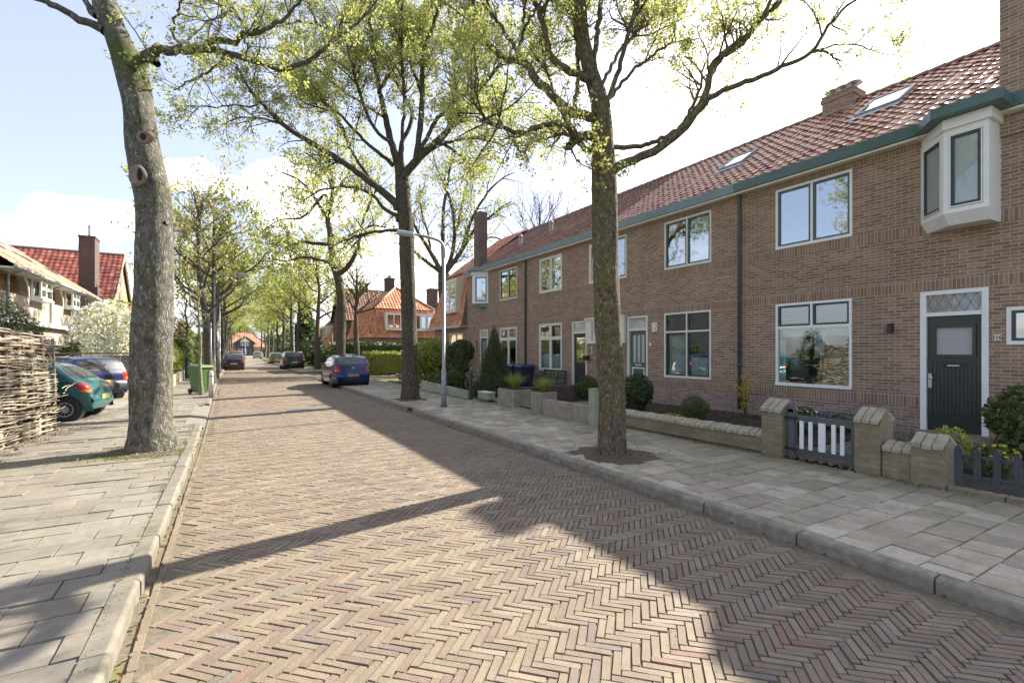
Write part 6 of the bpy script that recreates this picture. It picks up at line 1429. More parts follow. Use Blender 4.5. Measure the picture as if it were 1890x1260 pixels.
def wall_thing(label, x0, x1, y0, y1, h, rise, pitch, mat='brick_wall', name='brick_wall', cat='wall', group=None, cope=True, ov=.035):
    t_ = thing(name, label, cat, ((x0+x1)/2, (y0+y1)/2, .1), group)
    b = MB(); b.box(x0, x1, y0, y1, .02, h)
    m = (x0+x1)/2
    if cope:
        b.add([(x0, y0+.002, h), (x1, y0+.002, h), (m, y0+.002, h+rise-.05)], [(0, 1, 2)]); b.add([(x0, y1-.002, h), (x1, y1-.002, h), (m, y1-.002, h+rise-.05)], [(0, 1, 2)])
    b.build('wall', M[mat], t_)
    if cope: c = MB(); coping(c, x0, x1, y0, y1, h-.02, rise, pitch, ov); c.build('coping', M['stone'], t_, bevel=.008)
    return t_
wall_thing('long low brick garden wall with sloped coping, from the mossy tree to the gate pillar', 7.46, 7.68, 4.72, 8.45, .37, .13, .11)
GP = 'brick gate pillars with sloped stone caps'
wall_thing('brick gate pillar at the end of the long wall, hinge side of the gate', 7.42, 7.82, 4.38, 4.72, .80, .21, .115, name='gate_pillar', cat='pillar', group=GP, ov=.05)
wall_thing('brick pillar on the latch side of the gate', 7.38, 7.76, 3.06, 3.36, .80, .21, .10, name='gate_pillar', cat='pillar', group=GP, ov=.05)
wall_thing('short low piece of brick wall between two pillars below the dark green door', 7.42, 7.66, 2.72, 3.05, .46, .14, .11)
wall_thing('lower brick pillar beside the dark picket fence', 7.34, 7.66, 2.38, 2.71, .58, .18, .11, name='gate_pillar', cat='pillar', group=GP, ov=.05)
# gate
gt = thing('garden_gate', 'dark grey wooden garden gate with five white slats between the pillars', 'gate', (7.55, 3.85, .1))
b = MB(); b.box(7.50, 7.58, 4.25, 4.34, .10, .86); b.box(7.50, 7.58, 3.38, 3.46, .10, .78)
b.hexa([(7.50, 4.25, .80), (7.58, 4.25, .80), (7.58, 4.34, .80), (7.50, 4.34, .80), (7.50, 4.27, .95), (7.58, 4.27, .95), (7.58, 4.34, .90), (7.50, 4.34, .90)])
b.box(7.515, 7.575, 3.46, 4.25, .66, .765); b.box(7.515, 7.575, 3.46, 4.25, .20, .305); b.build('frame', M['dkgrey'], gt, bevel=.006)
for (y, w) in ((4.13, .055), (4.00, .055), (3.84, .095), (3.68, .055), (3.565, .055)):
    b = MB(); b.box(7.485, 7.512, y-w/2, y+w/2, .27, .69); b.build('slat', M['slat'] if 'slat' in M else M['white'], gt, bevel=.004)
for z in (.70, .23):
    b = MB(); b.box(7.485, 7.50, 4.2, 4.38, z, z+.04); b.build('hinge', M['black'], gt)
# picket fence
pf = thing('picket_fence', 'dark grey picket fence with pointed tops on a brick edge, right corner', 'fence', (7.38, 1.2, .1))
r_ = random.Random(3)
for k in range(14):
    y = 2.27-k*.165; j = r_.uniform(-.012, .012); z0, z1 = .17+(.02 if k == 0 else 0), .655+j; w = .058 if k else .075; x = 7.375+r_.uniform(-.004, .004)
    b = MB(); b.prism([(x, y-w/2, z0), (x, y+w/2, z0), (x, y+w/2, z1-.05), (x, y+w*.18, z1), (x, y-w*.18, z1), (x, y-w/2, z1-.05)], (.022, 0, 0)); b.build('picket', M['charcoal'], pf)
b = MB(); b.box(7.40, 7.43, -.1, 2.29, .505, .545); b.box(7.40, 7.43, -.1, 2.29, .27, .31); b.build('rail', M['charcoal'], pf)
b = MB()
for k in range(5): b.box(7.33, 7.47, 2.36-.5*(k+1)+.006, 2.36-.5*k-.006, .04, .155)
b.build('edging', M['brick_wall'], pf, bevel=.006)
# concrete planters and walls of the next gardens
t_ = thing('concrete_wall', 'low weathered concrete garden wall ending in a raised planter with grass', 'wall', (7.2, 9.9, .1))
b = MB(); b.box(7.10, 7.24, 8.62, 10.55, .02, .50); b.build('wall', M['concrete'], t_, bevel=.012)
b = MB(); b.box(7.08, 7.60, 10.56, 11.05, .02, .66); b.build('planter_box', M['concrete'], t_, bevel=.01)
b = MB(); b.box(7.13, 7.55, 10.61, 11.0, .60, .672); b.build('soil', M['soil'], t_)
t_ = thing('concrete_post', 'pale green square concrete post half hidden by the mossy tree', 'post', (7.14, 8.5, .1)); b = MB(); b.box(7.05, 7.25, 8.40, 8.60, .02, .88); b.box(7.04, 7.26, 8.39, 8.61, .881, .90); b.build('post', M['concrete_g'], t_, bevel=.008)
t_ = thing('planter', 'square concrete planter standing free before the cone conifer', 'planter', (7.55, 12.7, .1)); b = MB(); b.box(7.24, 7.86, 12.22, 13.20, .02, .60); b.build('box', M['concrete'], t_, bevel=.012)
b = MB(); b.box(7.29, 7.81, 12.27, 13.15, .585, .612); b.build('soil', M['soil'], t_)
GT = 'grass clumps in the concrete planters'
tuft('grass_clump', 'arching yellow green grass clump in the free standing concrete planter', 'plant', (7.55, 12.65, .60), 300, .62, 'leaf_y', 51, 1.0, group=GT)
tuft('grass_clump', 'smaller tufted grass clump in the planter at the end of the concrete wall', 'plant', (7.34, 10.82, .66), 240, .48, 'leaf_y', 52, 1.0, group=GT)
wall_thing('dark purple brick dividing wall between two front gardens', 7.7, 11.35, 12.98, 13.18, .60, 0, .1, mat='brick_dk', cope=False, name='garden_wall')
t_ = thing('plank_edging', 'low green weathered plank edging along the end garden', 'fence', (7.2, 17.3, .1)); b = MB(); b.hexa([(7.08, 15.0, .12), (7.13, 15.0, .12), (7.13, 19.6, .12), (7.08, 19.6, .12), (7.08, 15.0, .40), (7.13, 15.0, .40), (7.13, 19.6, .52), (7.08, 19.6, .52)]); b.build('plank', M['concrete_g'], t_, bevel=.006)
b = MB(); b.box(7.13, 7.19, 16.2, 16.26, .02, .42); b.box(7.13, 7.19, 18.4, 18.46, .02, .46); b.build('stake', M['oldwood'], t_)
t_ = thing('post', 'dark green wooden post at the corner of the plank edging', 'post', (7.12, 14.9, .1)); b = MB(); b.box(7.06, 7.16, 14.78, 14.88, .02, 1.02); b.hexa([(7.06, 14.78, 1.02), (7.16, 14.78, 1.02), (7.16, 14.88, 1.02), (7.06, 14.88, 1.02), (7.09, 14.81, 1.10), (7.13, 14.81, 1.10), (7.13, 14.85, 1.10), (7.09, 14.85, 1.10)]); b.box(7.05, 7.17, 14.77, 14.89, .93, .96); b.build('post', M['sash_d'], t_, bevel=.005)
t_ = thing('trough', 'small white edged trough on the pavement edge beside the planter', 'planter', (7.3, 14.1, .1)); b = MB(); b.box(7.18, 7.46, 13.75, 14.45, .18, .40); b.build('box', M['concrete_g'], t_, bevel=.01); b = MB(); b.box(7.2, 7.44, 13.8, 14.4, .1, .18); b.build('foot', M['dkgrey'], t_); b = MB(); b.box(7.165, 7.475, 13.74, 14.46, .401, .42); b.build('rim', M['cream'], t_)
t_ = thing('log_edging', 'old log edging along the corner garden beside the parked blue hatchback', 'fence', (8.4, 24.5, .1)); b = MB()
for k in range(5): b.tube([(7.7+.28*k, 22.0+1.5*k, .26), (7.98+.28*k, 23.45+1.5*k, .26)], .11, 8); b.tube([(7.75+.28*k, 22.1+1.5*k, .02), (7.75+.28*k, 22.1+1.5*k, .45)], .07, 7)
b.build('log', M['oldwood'], t_)
b = MB(); b.box(8.9, 16, 43.2, 43.45, .02, .95); t_ = thing('garden_wall', 'low dark brick corner wall across the side street', 'wall', (9, 43.3, 0)); b.build('wall', M['brick_dk'], t_)
# bins and bench
def wheelie(label, loc, rot, body, lid, group=None, name='wheelie_bin', sc_=1.0):
    t_ = thing(name, label, 'bin', loc, group, rot); s = sc_
    b = MB(); b.hexa([(-.22*s,-.25*s,.06),(.22*s,-.25*s,.06),(.22*s,.22*s,.06),(-.22*s,.22*s,.06),(-.28*s,-.33*s,.98*s),(.28*s,-.33*s,.98*s),(.28*s,.34*s,.98*s),(-.28*s,.34*s,.98*s)])
    for x in (-.12, .12): b.hexa([(x*s-.012,-.265*s,.15),(x*s+.012,-.265*s,.15),(x*s+.012,-.25*s,.15),(x*s-.012,-.25*s,.15),(x*s*1.2-.012,-.345*s,.9*s),(x*s*1.2+.012,-.345*s,.9*s),(x*s*1.2+.012,-.33*s,.9*s),(x*s*1.2-.012,-.33*s,.9*s)])
    b.build('body', M[body], t_, bevel=.015, local=True)
    b = MB(); b.hexa([(-.30*s,-.37*s,.985*s),(.30*s,-.37*s,.985*s),(.30*s,.38*s,.985*s),(-.30*s,.38*s,.985*s),(-.25*s,-.30*s,1.07*s),(.25*s,-.30*s,1.07*s),(.25*s,.34*s,1.09*s),(-.25*s,.34*s,1.09*s)]); b.build('lid', M[lid], t_, bevel=.012, local=True)
    b = MB(); b.tube([(-.26*s,.42*s,.94*s),(.26*s,.42*s,.94*s)], .016, 8); b.box(-.24*s,-.21*s,.33*s,.42*s,.92*s,.96*s); b.box(.21*s,.24*s,.33*s,.42*s,.92*s,.96*s); b.build('handle', M[body], t_, local=True)
    for x in (-.25*s, .25*s):
        b = MB(); b.lathe([(.02,-.03),(.10,-.028),(.105,0),(.10,.028),(.02,.03)], (x, .25*s, .105), 16, axis='x'); b.build('wheel', M['plastic'], t_, local=True)
    return t_
wheelie('green wheelie bin standing on the left pavement behind the sapling', (-.82, 22.3, .1), .55, 'bin_g', 'bin_g', sc_=1.02)
GBN = 'navy wheelie bins before the end house'
wheelie('navy wheelie bin with violet lid, next to the cone conifer', (10.75, 18.05, .1), PI/2*3, 'bin_b', 'lid_b', GBN)
wheelie('navy wheelie bin with violet lid, next to the green bench', (10.75, 17.25, .1), PI/2*3, 'bin_b', 'lid_b', GBN)
bt = thing('garden_bench', 'dark green wooden bench under the cream window', 'bench', (11.1, 15.9, .1))
b = MB()
for k in range(4): b.box(10.86+k*.10, 10.945+k*.10, 15.15, 16.65, .50, .53)
b.build('seat', M['bench'], bt)
b = MB(); b.box(11.30, 11.335, 15.15, 16.65, .92, 1.0); b.box(11.30, 11.335, 15.15, 16.65, .62, .68)
for y in (15.15, 15.62, 16.1, 16.58): b.box(11.305, 11.33, y, y+.07, .68, .92)
for y in (15.35, 15.85, 16.35): b.box(11.305, 11.33, y, y+.16, .76, .84)
b.build('backrest', M['bench'], bt)
for y in (15.17, 16.56):
    b = MB(); b.box(10.87, 10.93, y, y+.07, .1, .72); b.build('leg', M['bench'], bt); b = MB(); b.box(11.28, 11.345, y, y+.07, .1, 1.0); b.build('leg', M['bench'], bt); b = MB(); b.box(10.84, 11.28, y-.005, y+.075, .72, .75); b.build('armrest', M['bench'], bt)
# ================================================================== street furniture
def lamp_post(label, x, y, H, arm, group, s=1.0):
    t_ = thing('street_lamp', label, 'street lamp', (x, y, .1), group)
    b = MB(); b.tube([(x, y, .06), (x, y, 1.2), (x, y, 1.22), (x, y, H-.5)], [.078*s, .072*s, .050*s, .043*s], 14)
    P = smooth_path([(x, y, H-.52, .05), (x, y, H-.25, .045), (x+.12*np.sign(arm), y, H-.06, .04), (x+arm*.45, y, H+.03, .035), (x+arm*.85, y, H+.06, .032)], .06); b.tube(P[:, :3], P[:, 3]*s, 10); b.build('pole', M['steel'], t_, sm=True)
    b = MB(); b.lathe([(.10*s, .06), (.10*s, .16), (.088*s, .18)], (x, y, 0), 14); b.build('base_collar', M['dkgrey'], t_)
    x0, x1 = x+arm*.8, x+arm*1.22; b = MB(); lo, hi = min(x0, x1), max(x0, x1)
    b.hexa([(lo, y-.09, H+.0), (hi, y-.07, H+.0), (hi, y+.07, H+.0), (lo, y+.09, H+.0), (lo, y-.07, H+.12), (hi, y-.05, H+.11), (hi, y+.05, H+.11), (lo, y+.07, H+.12)]); h = b.build('lamp_head', M['zinc'], t_, bevel=.02)
    b = MB(); b.box(lo+.06, hi-.05, y-.06, y+.06, H-.03, H-.002); b.build('lens', M['glass_fr'], h)
GL = 'street lamps with arms over the road'
lamp_post('tall grey street lamp with arm over the road, nearest on the right pavement', 5.53, 13.36, 5.0, -1.15, GL)
lamp_post('thin pale street lamp right beside the slender budding tree on the left', -.50, 30.6, 5.9, 1.3, GL, .8)
lamp_post('thin pale street lamp beside the forked left trunk near the parked purple car', -.35, 41.5, 5.9, 1.3, GL, .8)
lamp_post('pale street lamp pole beyond the parked black car on the right', 6.9, 62, 6.2, -1.3, GL, .8)
lamp_post('pale pole standing before the far house at the end of the street', 5.7, 186, 11, -1.4, GL, 1.4)
t_ = thing('bollard', 'short white round topped bollard at the left kerb', 'bollard', (-.44, 20.5, .1)); b = MB(); b.lathe([(.075, .06), (.07, .95), (.06, 1.0), (.035, 1.03), (.001, 1.035)], (-.44, 20.5, 0), 16); b.build('post', M['cream'], t_, sm=True); b = MB(); b.lathe([(.0765, .80), (.0755, .88)], (-.44, 20.5, 0), 16, cap=False); b.build('band', M['zinc'], t_)
t_ = thing('street_sign', 'small blue street name sign on a thin pole behind the sapling', 'sign', (-.95, 27.5, .1)); b = MB(); b.tube([(-.60, 27.5, .06), (-.60, 27.5, 3.1)], .028, 8); b.build('pole', M['steel'], t_, sm=True); b = MB(); b.box(-1.20, -.57, 27.48, 27.50, 2.84, 2.98); b.build('sign_plate', M['sign_b'], t_)
t_ = thing('drain_cover', 'round iron manhole cover in the brick street', 'manhole cover', (1.9, 15.5, 0)); b = MB(); b.lathe([(.36, -.02), (.36, .004), (.30, .006), (.001, .006)], (1.9, 15.5, 0), 24); b.build('cover', M['dkgrey'], t_)
# board fence behind the parking places
t_ = thing('board_fence', 'low brown board fence behind the parked cars on the left', 'fence', (-5.4, 24.6, .1)); b = MB()
for k in range(9): b.box(-8.6+k*.62, -8.6+k*.62+.60, 24.9, 24.93, .15, 1.55)
b.build('board', M['oldwood'], t_); b = MB()
for k in range(4): b.box(-8.6+k*1.86-.06, -8.6+k*1.86+.06, 24.82, 24.9, .05, 1.62)
b.build('post', M['oldwood'], t_); b = MB(); b.box(-8.7, -2.95, 24.85, 24.97, 1.62, 1.68); b.build('top_rail', M['oldwood'], t_)
t_ = thing('gate_post', 'dark gate post beside the tall left hedge', 'post', (-2.0, 34.8, .1)); b = MB(); b.box(-2.06, -1.94, 34.74, 34.86, .05, 1.35); b.box(-2.08, -1.92, 34.72, 34.88, 1.351, 1.39); b.build('post', M['sash_d'], t_)
t_ = thing('garden_wall', 'low pale concrete wall behind the big left trunk', 'wall', (-2.1, 30, .1)); b = MB(); b.box(-2.2, -2.05, 26.5, 34.4, .05, .62); b.build('wall', M['concrete'], t_, bevel=.01)
# woven willow fence
wf = thing('wicker_fence', 'woven willow rod fence with ragged top and end, far left', 'fence', (-3.3, 11, .1))
r = RS(77); V = []; Q = []; C = []; nv = 0
y0, y1 = 6.2, 13.5
posts = np.arange(y0+.2, y1, .47)
for k in range(92):
    z = .14+k*.0226+r.normal(0, .006); ph = k % 2
    ya = y0 - r.uniform(0, .2); yb = y1+r.normal(0, .10)+(.30*r.rand() if k > 74 else 0)-(.25*r.rand() if k < 12 else 0)
    ys = np.arange(ya, yb, .11); n = len(ys)
    if n < 4: continue
    sag = .02*np.sin(ys*r.uniform(.6, 1.6)+r.rand()*6)+.012*np.sin(ys*3.1+r.rand()*6)+np.cumsum(r.normal(0, .0035, n))
    amp = .045*(1+.3*r.normal())
    xs = -2.97-.128*(13.6-ys)+.05*np.sin(ys*.8)+amp*np.cos((ys-posts[0])*PI/.47+ph*PI)+r.normal(0, .006, n)-.05*(z-.9)
    lean = .0 + .04*np.maximum(0, z-1.5)*np.sin(ys*2.3)
    top = 1.0-.022*np.maximum(0, (ys-9.0))   # the fence gets lower towards its far end
    P = np.stack([xs+lean, ys, .08+(z-.08)*top*(1.0)+sag], 1)
    R = np.full(n, .0128*r.uniform(.75, 1.3)); R[-3:] *= (.8, .6, .35)
    v, q = tube_np(P, R, 5); V.append(v); Q.append(q+nv); nv += len(v)
    c = np.array([(.29, .24, .17), (.36, .305, .225), (.22, .175, .12), (.42, .37, .29)][r.randint(4)])*r.uniform(.8, 1.15); C.append(np.tile(c, (len(v), 1)))
for k in range(70):     # stray ends and loose rods
    y = r.uniform(8, y1+.1); z = r.uniform(.3, 2.1)*(1-.022*max(0, y-9)); l = r.uniform(.25, .7); d = np.array((r.normal(.10, .12), r.choice([-1, 1])*1.0, r.normal(0, .18))); d /= np.linalg.norm(d)
    P = np.array([(-2.97-.128*(13.6-y)+.055, y, z)]) + np.linspace(0, l, 4)[:, None]*d+r.normal(0, .008, (4, 3)); v, q = tube_np(P, np.array([.010, .009, .007, .004]), 4)
    V.append(v); Q.append(q+nv); nv += len(v); c = np.array((.38, .32, .235))*r.uniform(.7, 1.15); C.append(np.tile(c, (len(v), 1)))
np_mesh('weave', np.vstack(V), np.vstack(Q), M['wicker'], wf, col=np.vstack(C), sm=True)
for y in posts:
    b = MB(); x = -2.97-.128*(13.6-y)+.05*math.sin(y*.8); b.tube([(x, y, .0), (x, y+.01, 1.0), (x-.03, y, 2.22*(1-.022*max(0, y-9)))], [.032, .030, .026], 7); b.build('post', M['oldwood'], wf, sm=True)
# ================================================================== cars (x forward, y to the car's left)
def interp(P, x): xs = [p[0] for p in P]; return float(np.interp(x, xs, [p[1] for p in P]))
def car(name, label, loc, rot, paint, prof, W, sill, wheels, wr, glass_side, rear_glass, front_glass, lights, belt, roof_in=.20, group=None, rim='rim', plate='plate', plate_z=.5, hub='multi', bumper=None, handle=True, wiper=True, front_lights=None, extra=None, cladding=False):
    """prof: outline (x, z) from the front bumper bottom over the roof to the rear bumper bottom"""
    t_ = thing(name, label, 'car', loc, group, rot)
    P = np.array(prof, float); xf, xr_ = P[:, 0].max(), P[:, 0].min(); L = xf-xr_; xm = (xf+xr_)/2; zt_ = P[:, 1].max()
    def hw(x, z):
        w = W/2
        k = abs(x-xm)/(L/2); w *= 1-.13*max(0, (k-.62)/.38)**2.2
        if z < .42: w *= .955+.045*(max(0, z-sill)/(.42-sill))
        if z > belt: w -= roof_in*((z-belt)/(zt_-belt))**1.15
        elif z > belt-.22: w -= .012*((z-belt+.22)/.22)
        return w
    # resample outline
    seg = np.linalg.norm(np.diff(P, axis=0), axis=1); n = 110; cum = np.concatenate([[0], np.cumsum(seg)]); S = np.linspace(0, cum[-1], n)
    OX, OZ = np.interp(S, cum, P[:, 0]), np.interp(S, cum, P[:, 1])
    k3 = np.array([1, 2, 1])/4
    for _ in range(2): OX[1:-1] = np.convolve(OX, k3, 'valid'); OZ[1:-1] = np.convolve(OZ, k3, 'valid')
    def bottom(x):
        z = sill
        for wx in wheels:
            d = abs(x-wx); R = wr+.055
            if d < R: z = max(z, wr+math.sqrt(R*R-d*d)*.98)
        return z
    vs = []; fs = []; T = np.linspace(-1, 1, 13); er = .05
    def pt(i, t):  # point on the outline strip
        w = hw(OX[i], OZ[i])-er*.55; tt = abs(t)
        nx, nz = OZ[min(i+1, n-1)]-OZ[max(i-1, 0)], -(OX[min(i+1, n-1)]-OX[max(i-1, 0)]); ln = math.hypot(nx, nz)+1e-9; nx, nz = nx/ln, nz/ln
        if nx*(OX[i]-xm)+nz*(OZ[i]-.6) < 0: nx, nz = -nx, -nz
        cr = .045*(1-t*t)+.0
        return (OX[i]+nx*cr, w*t, OZ[i]+nz*cr)
    for i in range(n):
        for t in T: vs.append(pt(i, t))
    m = len(T)
    for i in range(n-1):
        for j in range(m-1): fs.append((i*m+j, i*m+j+1, (i+1)*m+j+1, (i+1)*m+j))
    # flanks
    xs = np.unique(np.concatenate([np.linspace(xr_+.004, xf-.004, 60)]+[wx+np.linspace(-wr-.056, wr+.056, 19) for wx in wheels]))
    top = []
    for x in xs:
        best = sill+.05
        for i in range(n-1):
            a, c = OX[i], OX[i+1]
            if (a-x)*(c-x) <= 0 and abs(a-c) > 1e-9: best = max(best, OZ[i]+(OZ[i+1]-OZ[i])*(x-a)/(c-a))
        top.append(best)
    NV = 15
    for sd in (-1, 1):
        b0 = len(vs)
        for x, zt in zip(xs, top):
            zb = min(bottom(x), zt-.02)
            for q in range(NV):
                f = q/(NV-1); z = zb+(zt-zb)*f; w = hw(x, z); d = (z-(zt-er))/er
                if d > 0: w -= er*.55*(1-math.sqrt(max(0, 1-d*d)))
                vs.append((x, sd*w, z))
        for a in range(len(xs)-1):
            for q in range(NV-1):
                f = (b0+a*NV+q, b0+(a+1)*NV+q, b0+(a+1)*NV+q+1, b0+a*NV+q+1); fs.append(f if sd < 0 else f[::-1])
    b = MB(); b.add(vs, fs)
    # underbody
    b.quad((xr_+.15, -W*.4, sill+.03), (xf-.15, -W*.4, sill+.03), (xf-.15, W*.4, sill+.03), (xr_+.15, W*.4, sill+.03))
    body = b.build('body', M[paint], t_, sm=True, local=True)
    bm = bmesh.new(); bm.from_mesh(body.data); bmesh.ops.remove_doubles(bm, verts=bm.verts, dist=.006); bmesh.ops.recalc_face_normals(bm, faces=bm.faces); bm.to_mesh(body.data); bm.free()
    u = MB()
    for wx in wheels:
        for sd in (-1, 1): u.lathe([(wr+.05, -.12), (wr+.05, .12)], (wx, sd*(W/2-.16), wr), 16, axis='y')
    u.box(xr_+.3, xf-.3, -W*.38, W*.38, sill-.04, sill+.03); u.build('underbody', M['plastic'], t_, local=True)
    # side glass follows the flank
    def patch(poly, off, sd, th=None):
        return [(x, sd*(hw(x, z)+off), z) for x, z in poly]
    for poly in glass_side:
        for sd in (-1, 1):
            g_ = MB(); q = patch(poly, .004, sd); q2 = patch(poly, -.02, sd); k = len(q)
            g_.add(q, [tuple(range(k))]); g_.build('side_window', M['glass_car2'], t_, local=True)
            cx = sum(p[0] for p in poly)/k; cz = sum(p[1] for p in poly)/k
            r_ = MB(); big = [(cx+(x-cx)*1.0+.022*np.sign(x-cx), cz+(z-cz)*1.0+.020*np.sign(z-cz)) for x, z in poly]; r_.add(patch(big, .0025, sd), [tuple(range(k))]); r_.build('window_seal', M['plastic'], t_, local=True)
    def strip_patch(zlo, zhi, rear, tw, off, nm, mt, tl=None, par=None):
        ids = [i for i in range(n) if zlo <= OZ[i] <= zhi and ((OX[i] < xm) == rear) and OZ[i] > .3]
        if len(ids) < 2: return
        g_ = MB(); tt = np.linspace(-tw, tw, 9) if tl is None else np.linspace(tl[0], tl[1], 4); V_ = []
        for i in ids:
            for t in tt:
                p = pt(i, t); nx, nz = OZ[min(i+1, n-1)]-OZ[max(i-1, 0)], -(OX[min(i+1, n-1)]-OX[max(i-1, 0)]); ln = math.hypot(nx, nz)+1e-9; nx, nz = nx/ln, nz/ln
                if nx*(OX[i]-xm)+nz*(OZ[i]-.6) < 0: nx, nz = -nx, -nz
                V_.append((p[0]+nx*off, p[1], p[2]+nz*off))
        k = len(tt); g_.add(V_, [(a*k+j, a*k+j+1, (a+1)*k+j+1, (a+1)*k+j) for a in range(len(ids)-1) for j in range(k-1)])
        return g_.build(nm, M[mt], par or t_, sm=True, local=True)
    strip_patch(rear_glass[0]-.03, rear_glass[1]+.02, True, rear_glass[2]+.035, .004, 'rear_window_seal', 'plastic')
    strip_patch(rear_glass[0], rear_glass[1], True, rear_glass[2], .008, 'rear_window', 'glass_car2')
    strip_patch(front_glass[0], front_glass[1], False, front_glass[2], .006, 'windscreen', 'glass_car2')
    # lamps: rear patch plus the piece that wraps round the flank
    zlo, zhi, tin, wrap = lights
    ZX = sorted([(z, x) for x, z in zip(OX, OZ) if x < xm and .3 < z < 1.45 and x < xm-L*.22])
    for sd in (-1, 1):
        def lens(za, zb, off, nm, mt, par, w0=.55, w1=1.0, inner=True):
            g_ = MB(); V_ = []; K = 7
            for k in range(K):
                z = za+(zb-za)*k/(K-1); x = interp(ZX, z); f = (z-zlo)/(zhi-zlo); wr_ = wrap*(w0+(w1-w0)*f); w = hw(x, z)
                row = [(x-off-.012*(1-tin*tin), w*tin, z)] if inner else []
                row += [(x-off-.004, (w-er*1.5), z), (x-off*.7+.006, w-er*.45, z), (x+.035, hw(x+.035, z)+off*.8, z), (x+.035+(wr_-.035)*.5, hw(x+wr_*.5, z)+off, z), (x+wr_, hw(x+wr_, z)+off*.6, z), (x+wr_+.008, hw(x+wr_, z)-.01, z)]
                V_ += [(p[0], sd*p[1], p[2]) for p in row]
            m_ = len(row); g_.add(V_, [(a*m_+j, a*m_+j+1, (a+1)*m_+j+1, (a+1)*m_+j) for a in range(K-1) for j in range(m_-1)])
            return g_.build(nm, M[mt], par, sm=True, local=True)
        o = lens(zlo, zhi, .012, 'tail_light', 'lamp_r', t_)
        lens(zlo+.015, zlo+(zhi-zlo)*.33, .018, 'indicator', 'lamp_o', o, inner=False)
        fl = front_lights or (.60, .74, .55); strip_patch(fl[0], fl[1], False, 0, .010, 'headlight', 'glass_hi', tl=(sd*fl[2], sd*.97))
    g_ = MB(); ir = min(range(n), key=lambda i: abs(OZ[i]-plate_z)+(9 if OX[i] > xm else 0)); xp = pt(ir, 0)[0]-.012
    g_.box(xp-.012, xp+.02, -.26, .26, plate_z-.055, plate_z+.055); g_.build('number_plate', M[plate], t_, bevel=.004, local=True)
    if bumper:
        strip_patch(bumper[0], bumper[1], True, .97, .016, 'rear_bumper', bumper[2])
    if wiper: g_ = MB(); g_.tube([(OX[ir]+.28, .05, rear_glass[0]+.0), (OX[ir]+.40, .30, rear_glass[0]+.10)], .008, 5); g_.build('wiper', M['plastic'], t_, local=True)
    # wheels
    for wx in wheels:
        for sd in (-1, 1):
            yo = sd*(W/2-.01); w_ = MB(); w_.lathe([(wr*.60, -.095), (wr*.93, -.095), (wr, -.06), (wr, .06), (wr*.93, .095), (wr*.62, .095), (wr*.60, .07)], (wx, yo-sd*.10, wr), 28, axis='y', cap=False); wh = w_.build('wheel', M['tyre'], t_, sm=True, local=True)
            h = MB(); h.lathe([(.001, 0), (wr*.63, 0)], (wx, yo-sd*.03, wr), 28, axis='y', cap=False); h.build('wheel_disc', M['plastic'], wh, local=True)
            h = MB(); N = 11 if hub == 'multi' else 5; yy = yo-sd*.018
            for k in range(N):
                a = 2*PI*k/N+.1; hw_ = .30/N*2.1 if hub == 'multi' else .20
                q = [(wx+wr*r0*math.cos(a+da), yy, wr+wr*r0*math.sin(a+da)) for r0, da in ((.22, -hw_*.9), (.56, -hw_*.75), (.56, hw_*.75), (.22, hw_*.9))]; h.add(q, [(0, 1, 2, 3)])
            for (ra, rb) in ((.001, .27), (.52, .64)):
                c_ = [(wx+wr*rr*math.cos(2*PI*k/28), yy-sd*.0015*(rr < .5), wr+wr*rr*math.sin(2*PI*k/28)) for rr in (ra, rb) for k in range(28)]; h.add(c_, [(k, (k+1) % 28, 28+(k+1) % 28, 28+k) for k in range(28)])
            h.build('rim', M[rim], wh, local=True)
    for sd in (-1, 1):
        mx = front_glass[3]; b = MB(); b.hexa([(mx, sd*(W/2-.05), belt+.02), (mx+.10, sd*(W/2-.05), belt+.03), (mx+.10, sd*(W/2+.13), belt+.05), (mx, sd*(W/2+.13), belt+.04), (mx, sd*(W/2-.05), belt+.12), (mx+.08, sd*(W/2-.05), belt+.12), (mx+.08, sd*(W/2+.12), belt+.15), (mx, sd*(W/2+.13), belt+.15)]); b.build('mirror', M[paint], t_, bevel=.012, local=True)
    if handle:
        for sd in (-1, 1):
            g_ = MB()
            for hx in (-.15, -1.05) if len(glass_side) > 1 else (-.25,): g_.hexa([(hx-.09, sd*(hw(hx, belt-.1)), belt-.12), (hx+.09, sd*(hw(hx, belt-.1)), belt-.12), (hx+.09, sd*(hw(hx, belt-.1)+.02), belt-.12), (hx-.09, sd*(hw(hx, belt-.1)+.02), belt-.12), (hx-.09, sd*(hw(hx, belt-.1)), belt-.09), (hx+.09, sd*(hw(hx, belt-.1)), belt-.09), (hx+.09, sd*(hw(hx, belt-.1)+.02), belt-.09), (hx-.09, sd*(hw(hx, belt-.1)+.02), belt-.09)])
            g_.build('door_handle', M[paint], t_, local=True)
    return t_
M['glass_car2'] = m_glass('car_glass', .05, base=(.03, .038, .036))
M['p_teal'] = m_carpaint('teal_paint', (.012, .115, .115), .30, .25)
M['p_navy'] = m_carpaint('navy_paint', (.012, .022, .075), .30, .2)
M['p_blue'] = m_carpaint('blue_paint', (.007, .018, .095), .26, .3)
M['p_black'] = m_carpaint('black_paint', (.012, .012, .014), .25, .2)
M['p_purple'] = m_carpaint('violet_blue_paint', (.022, .020, .060), .28, .3)
M['p_red'] = m_carpaint('dark_red_paint', (.11, .018, .020), .3, .2)
M['p_silver'] = m_carpaint('silver_paint', (.36, .37, .38), .3, .6)
M['p_green'] = m_carpaint('grey_green_paint', (.12, .14, .10), .3, .3)
M['p_dgrey'] = m_carpaint('graphite_paint', (.05, .05, .055), .3, .4)
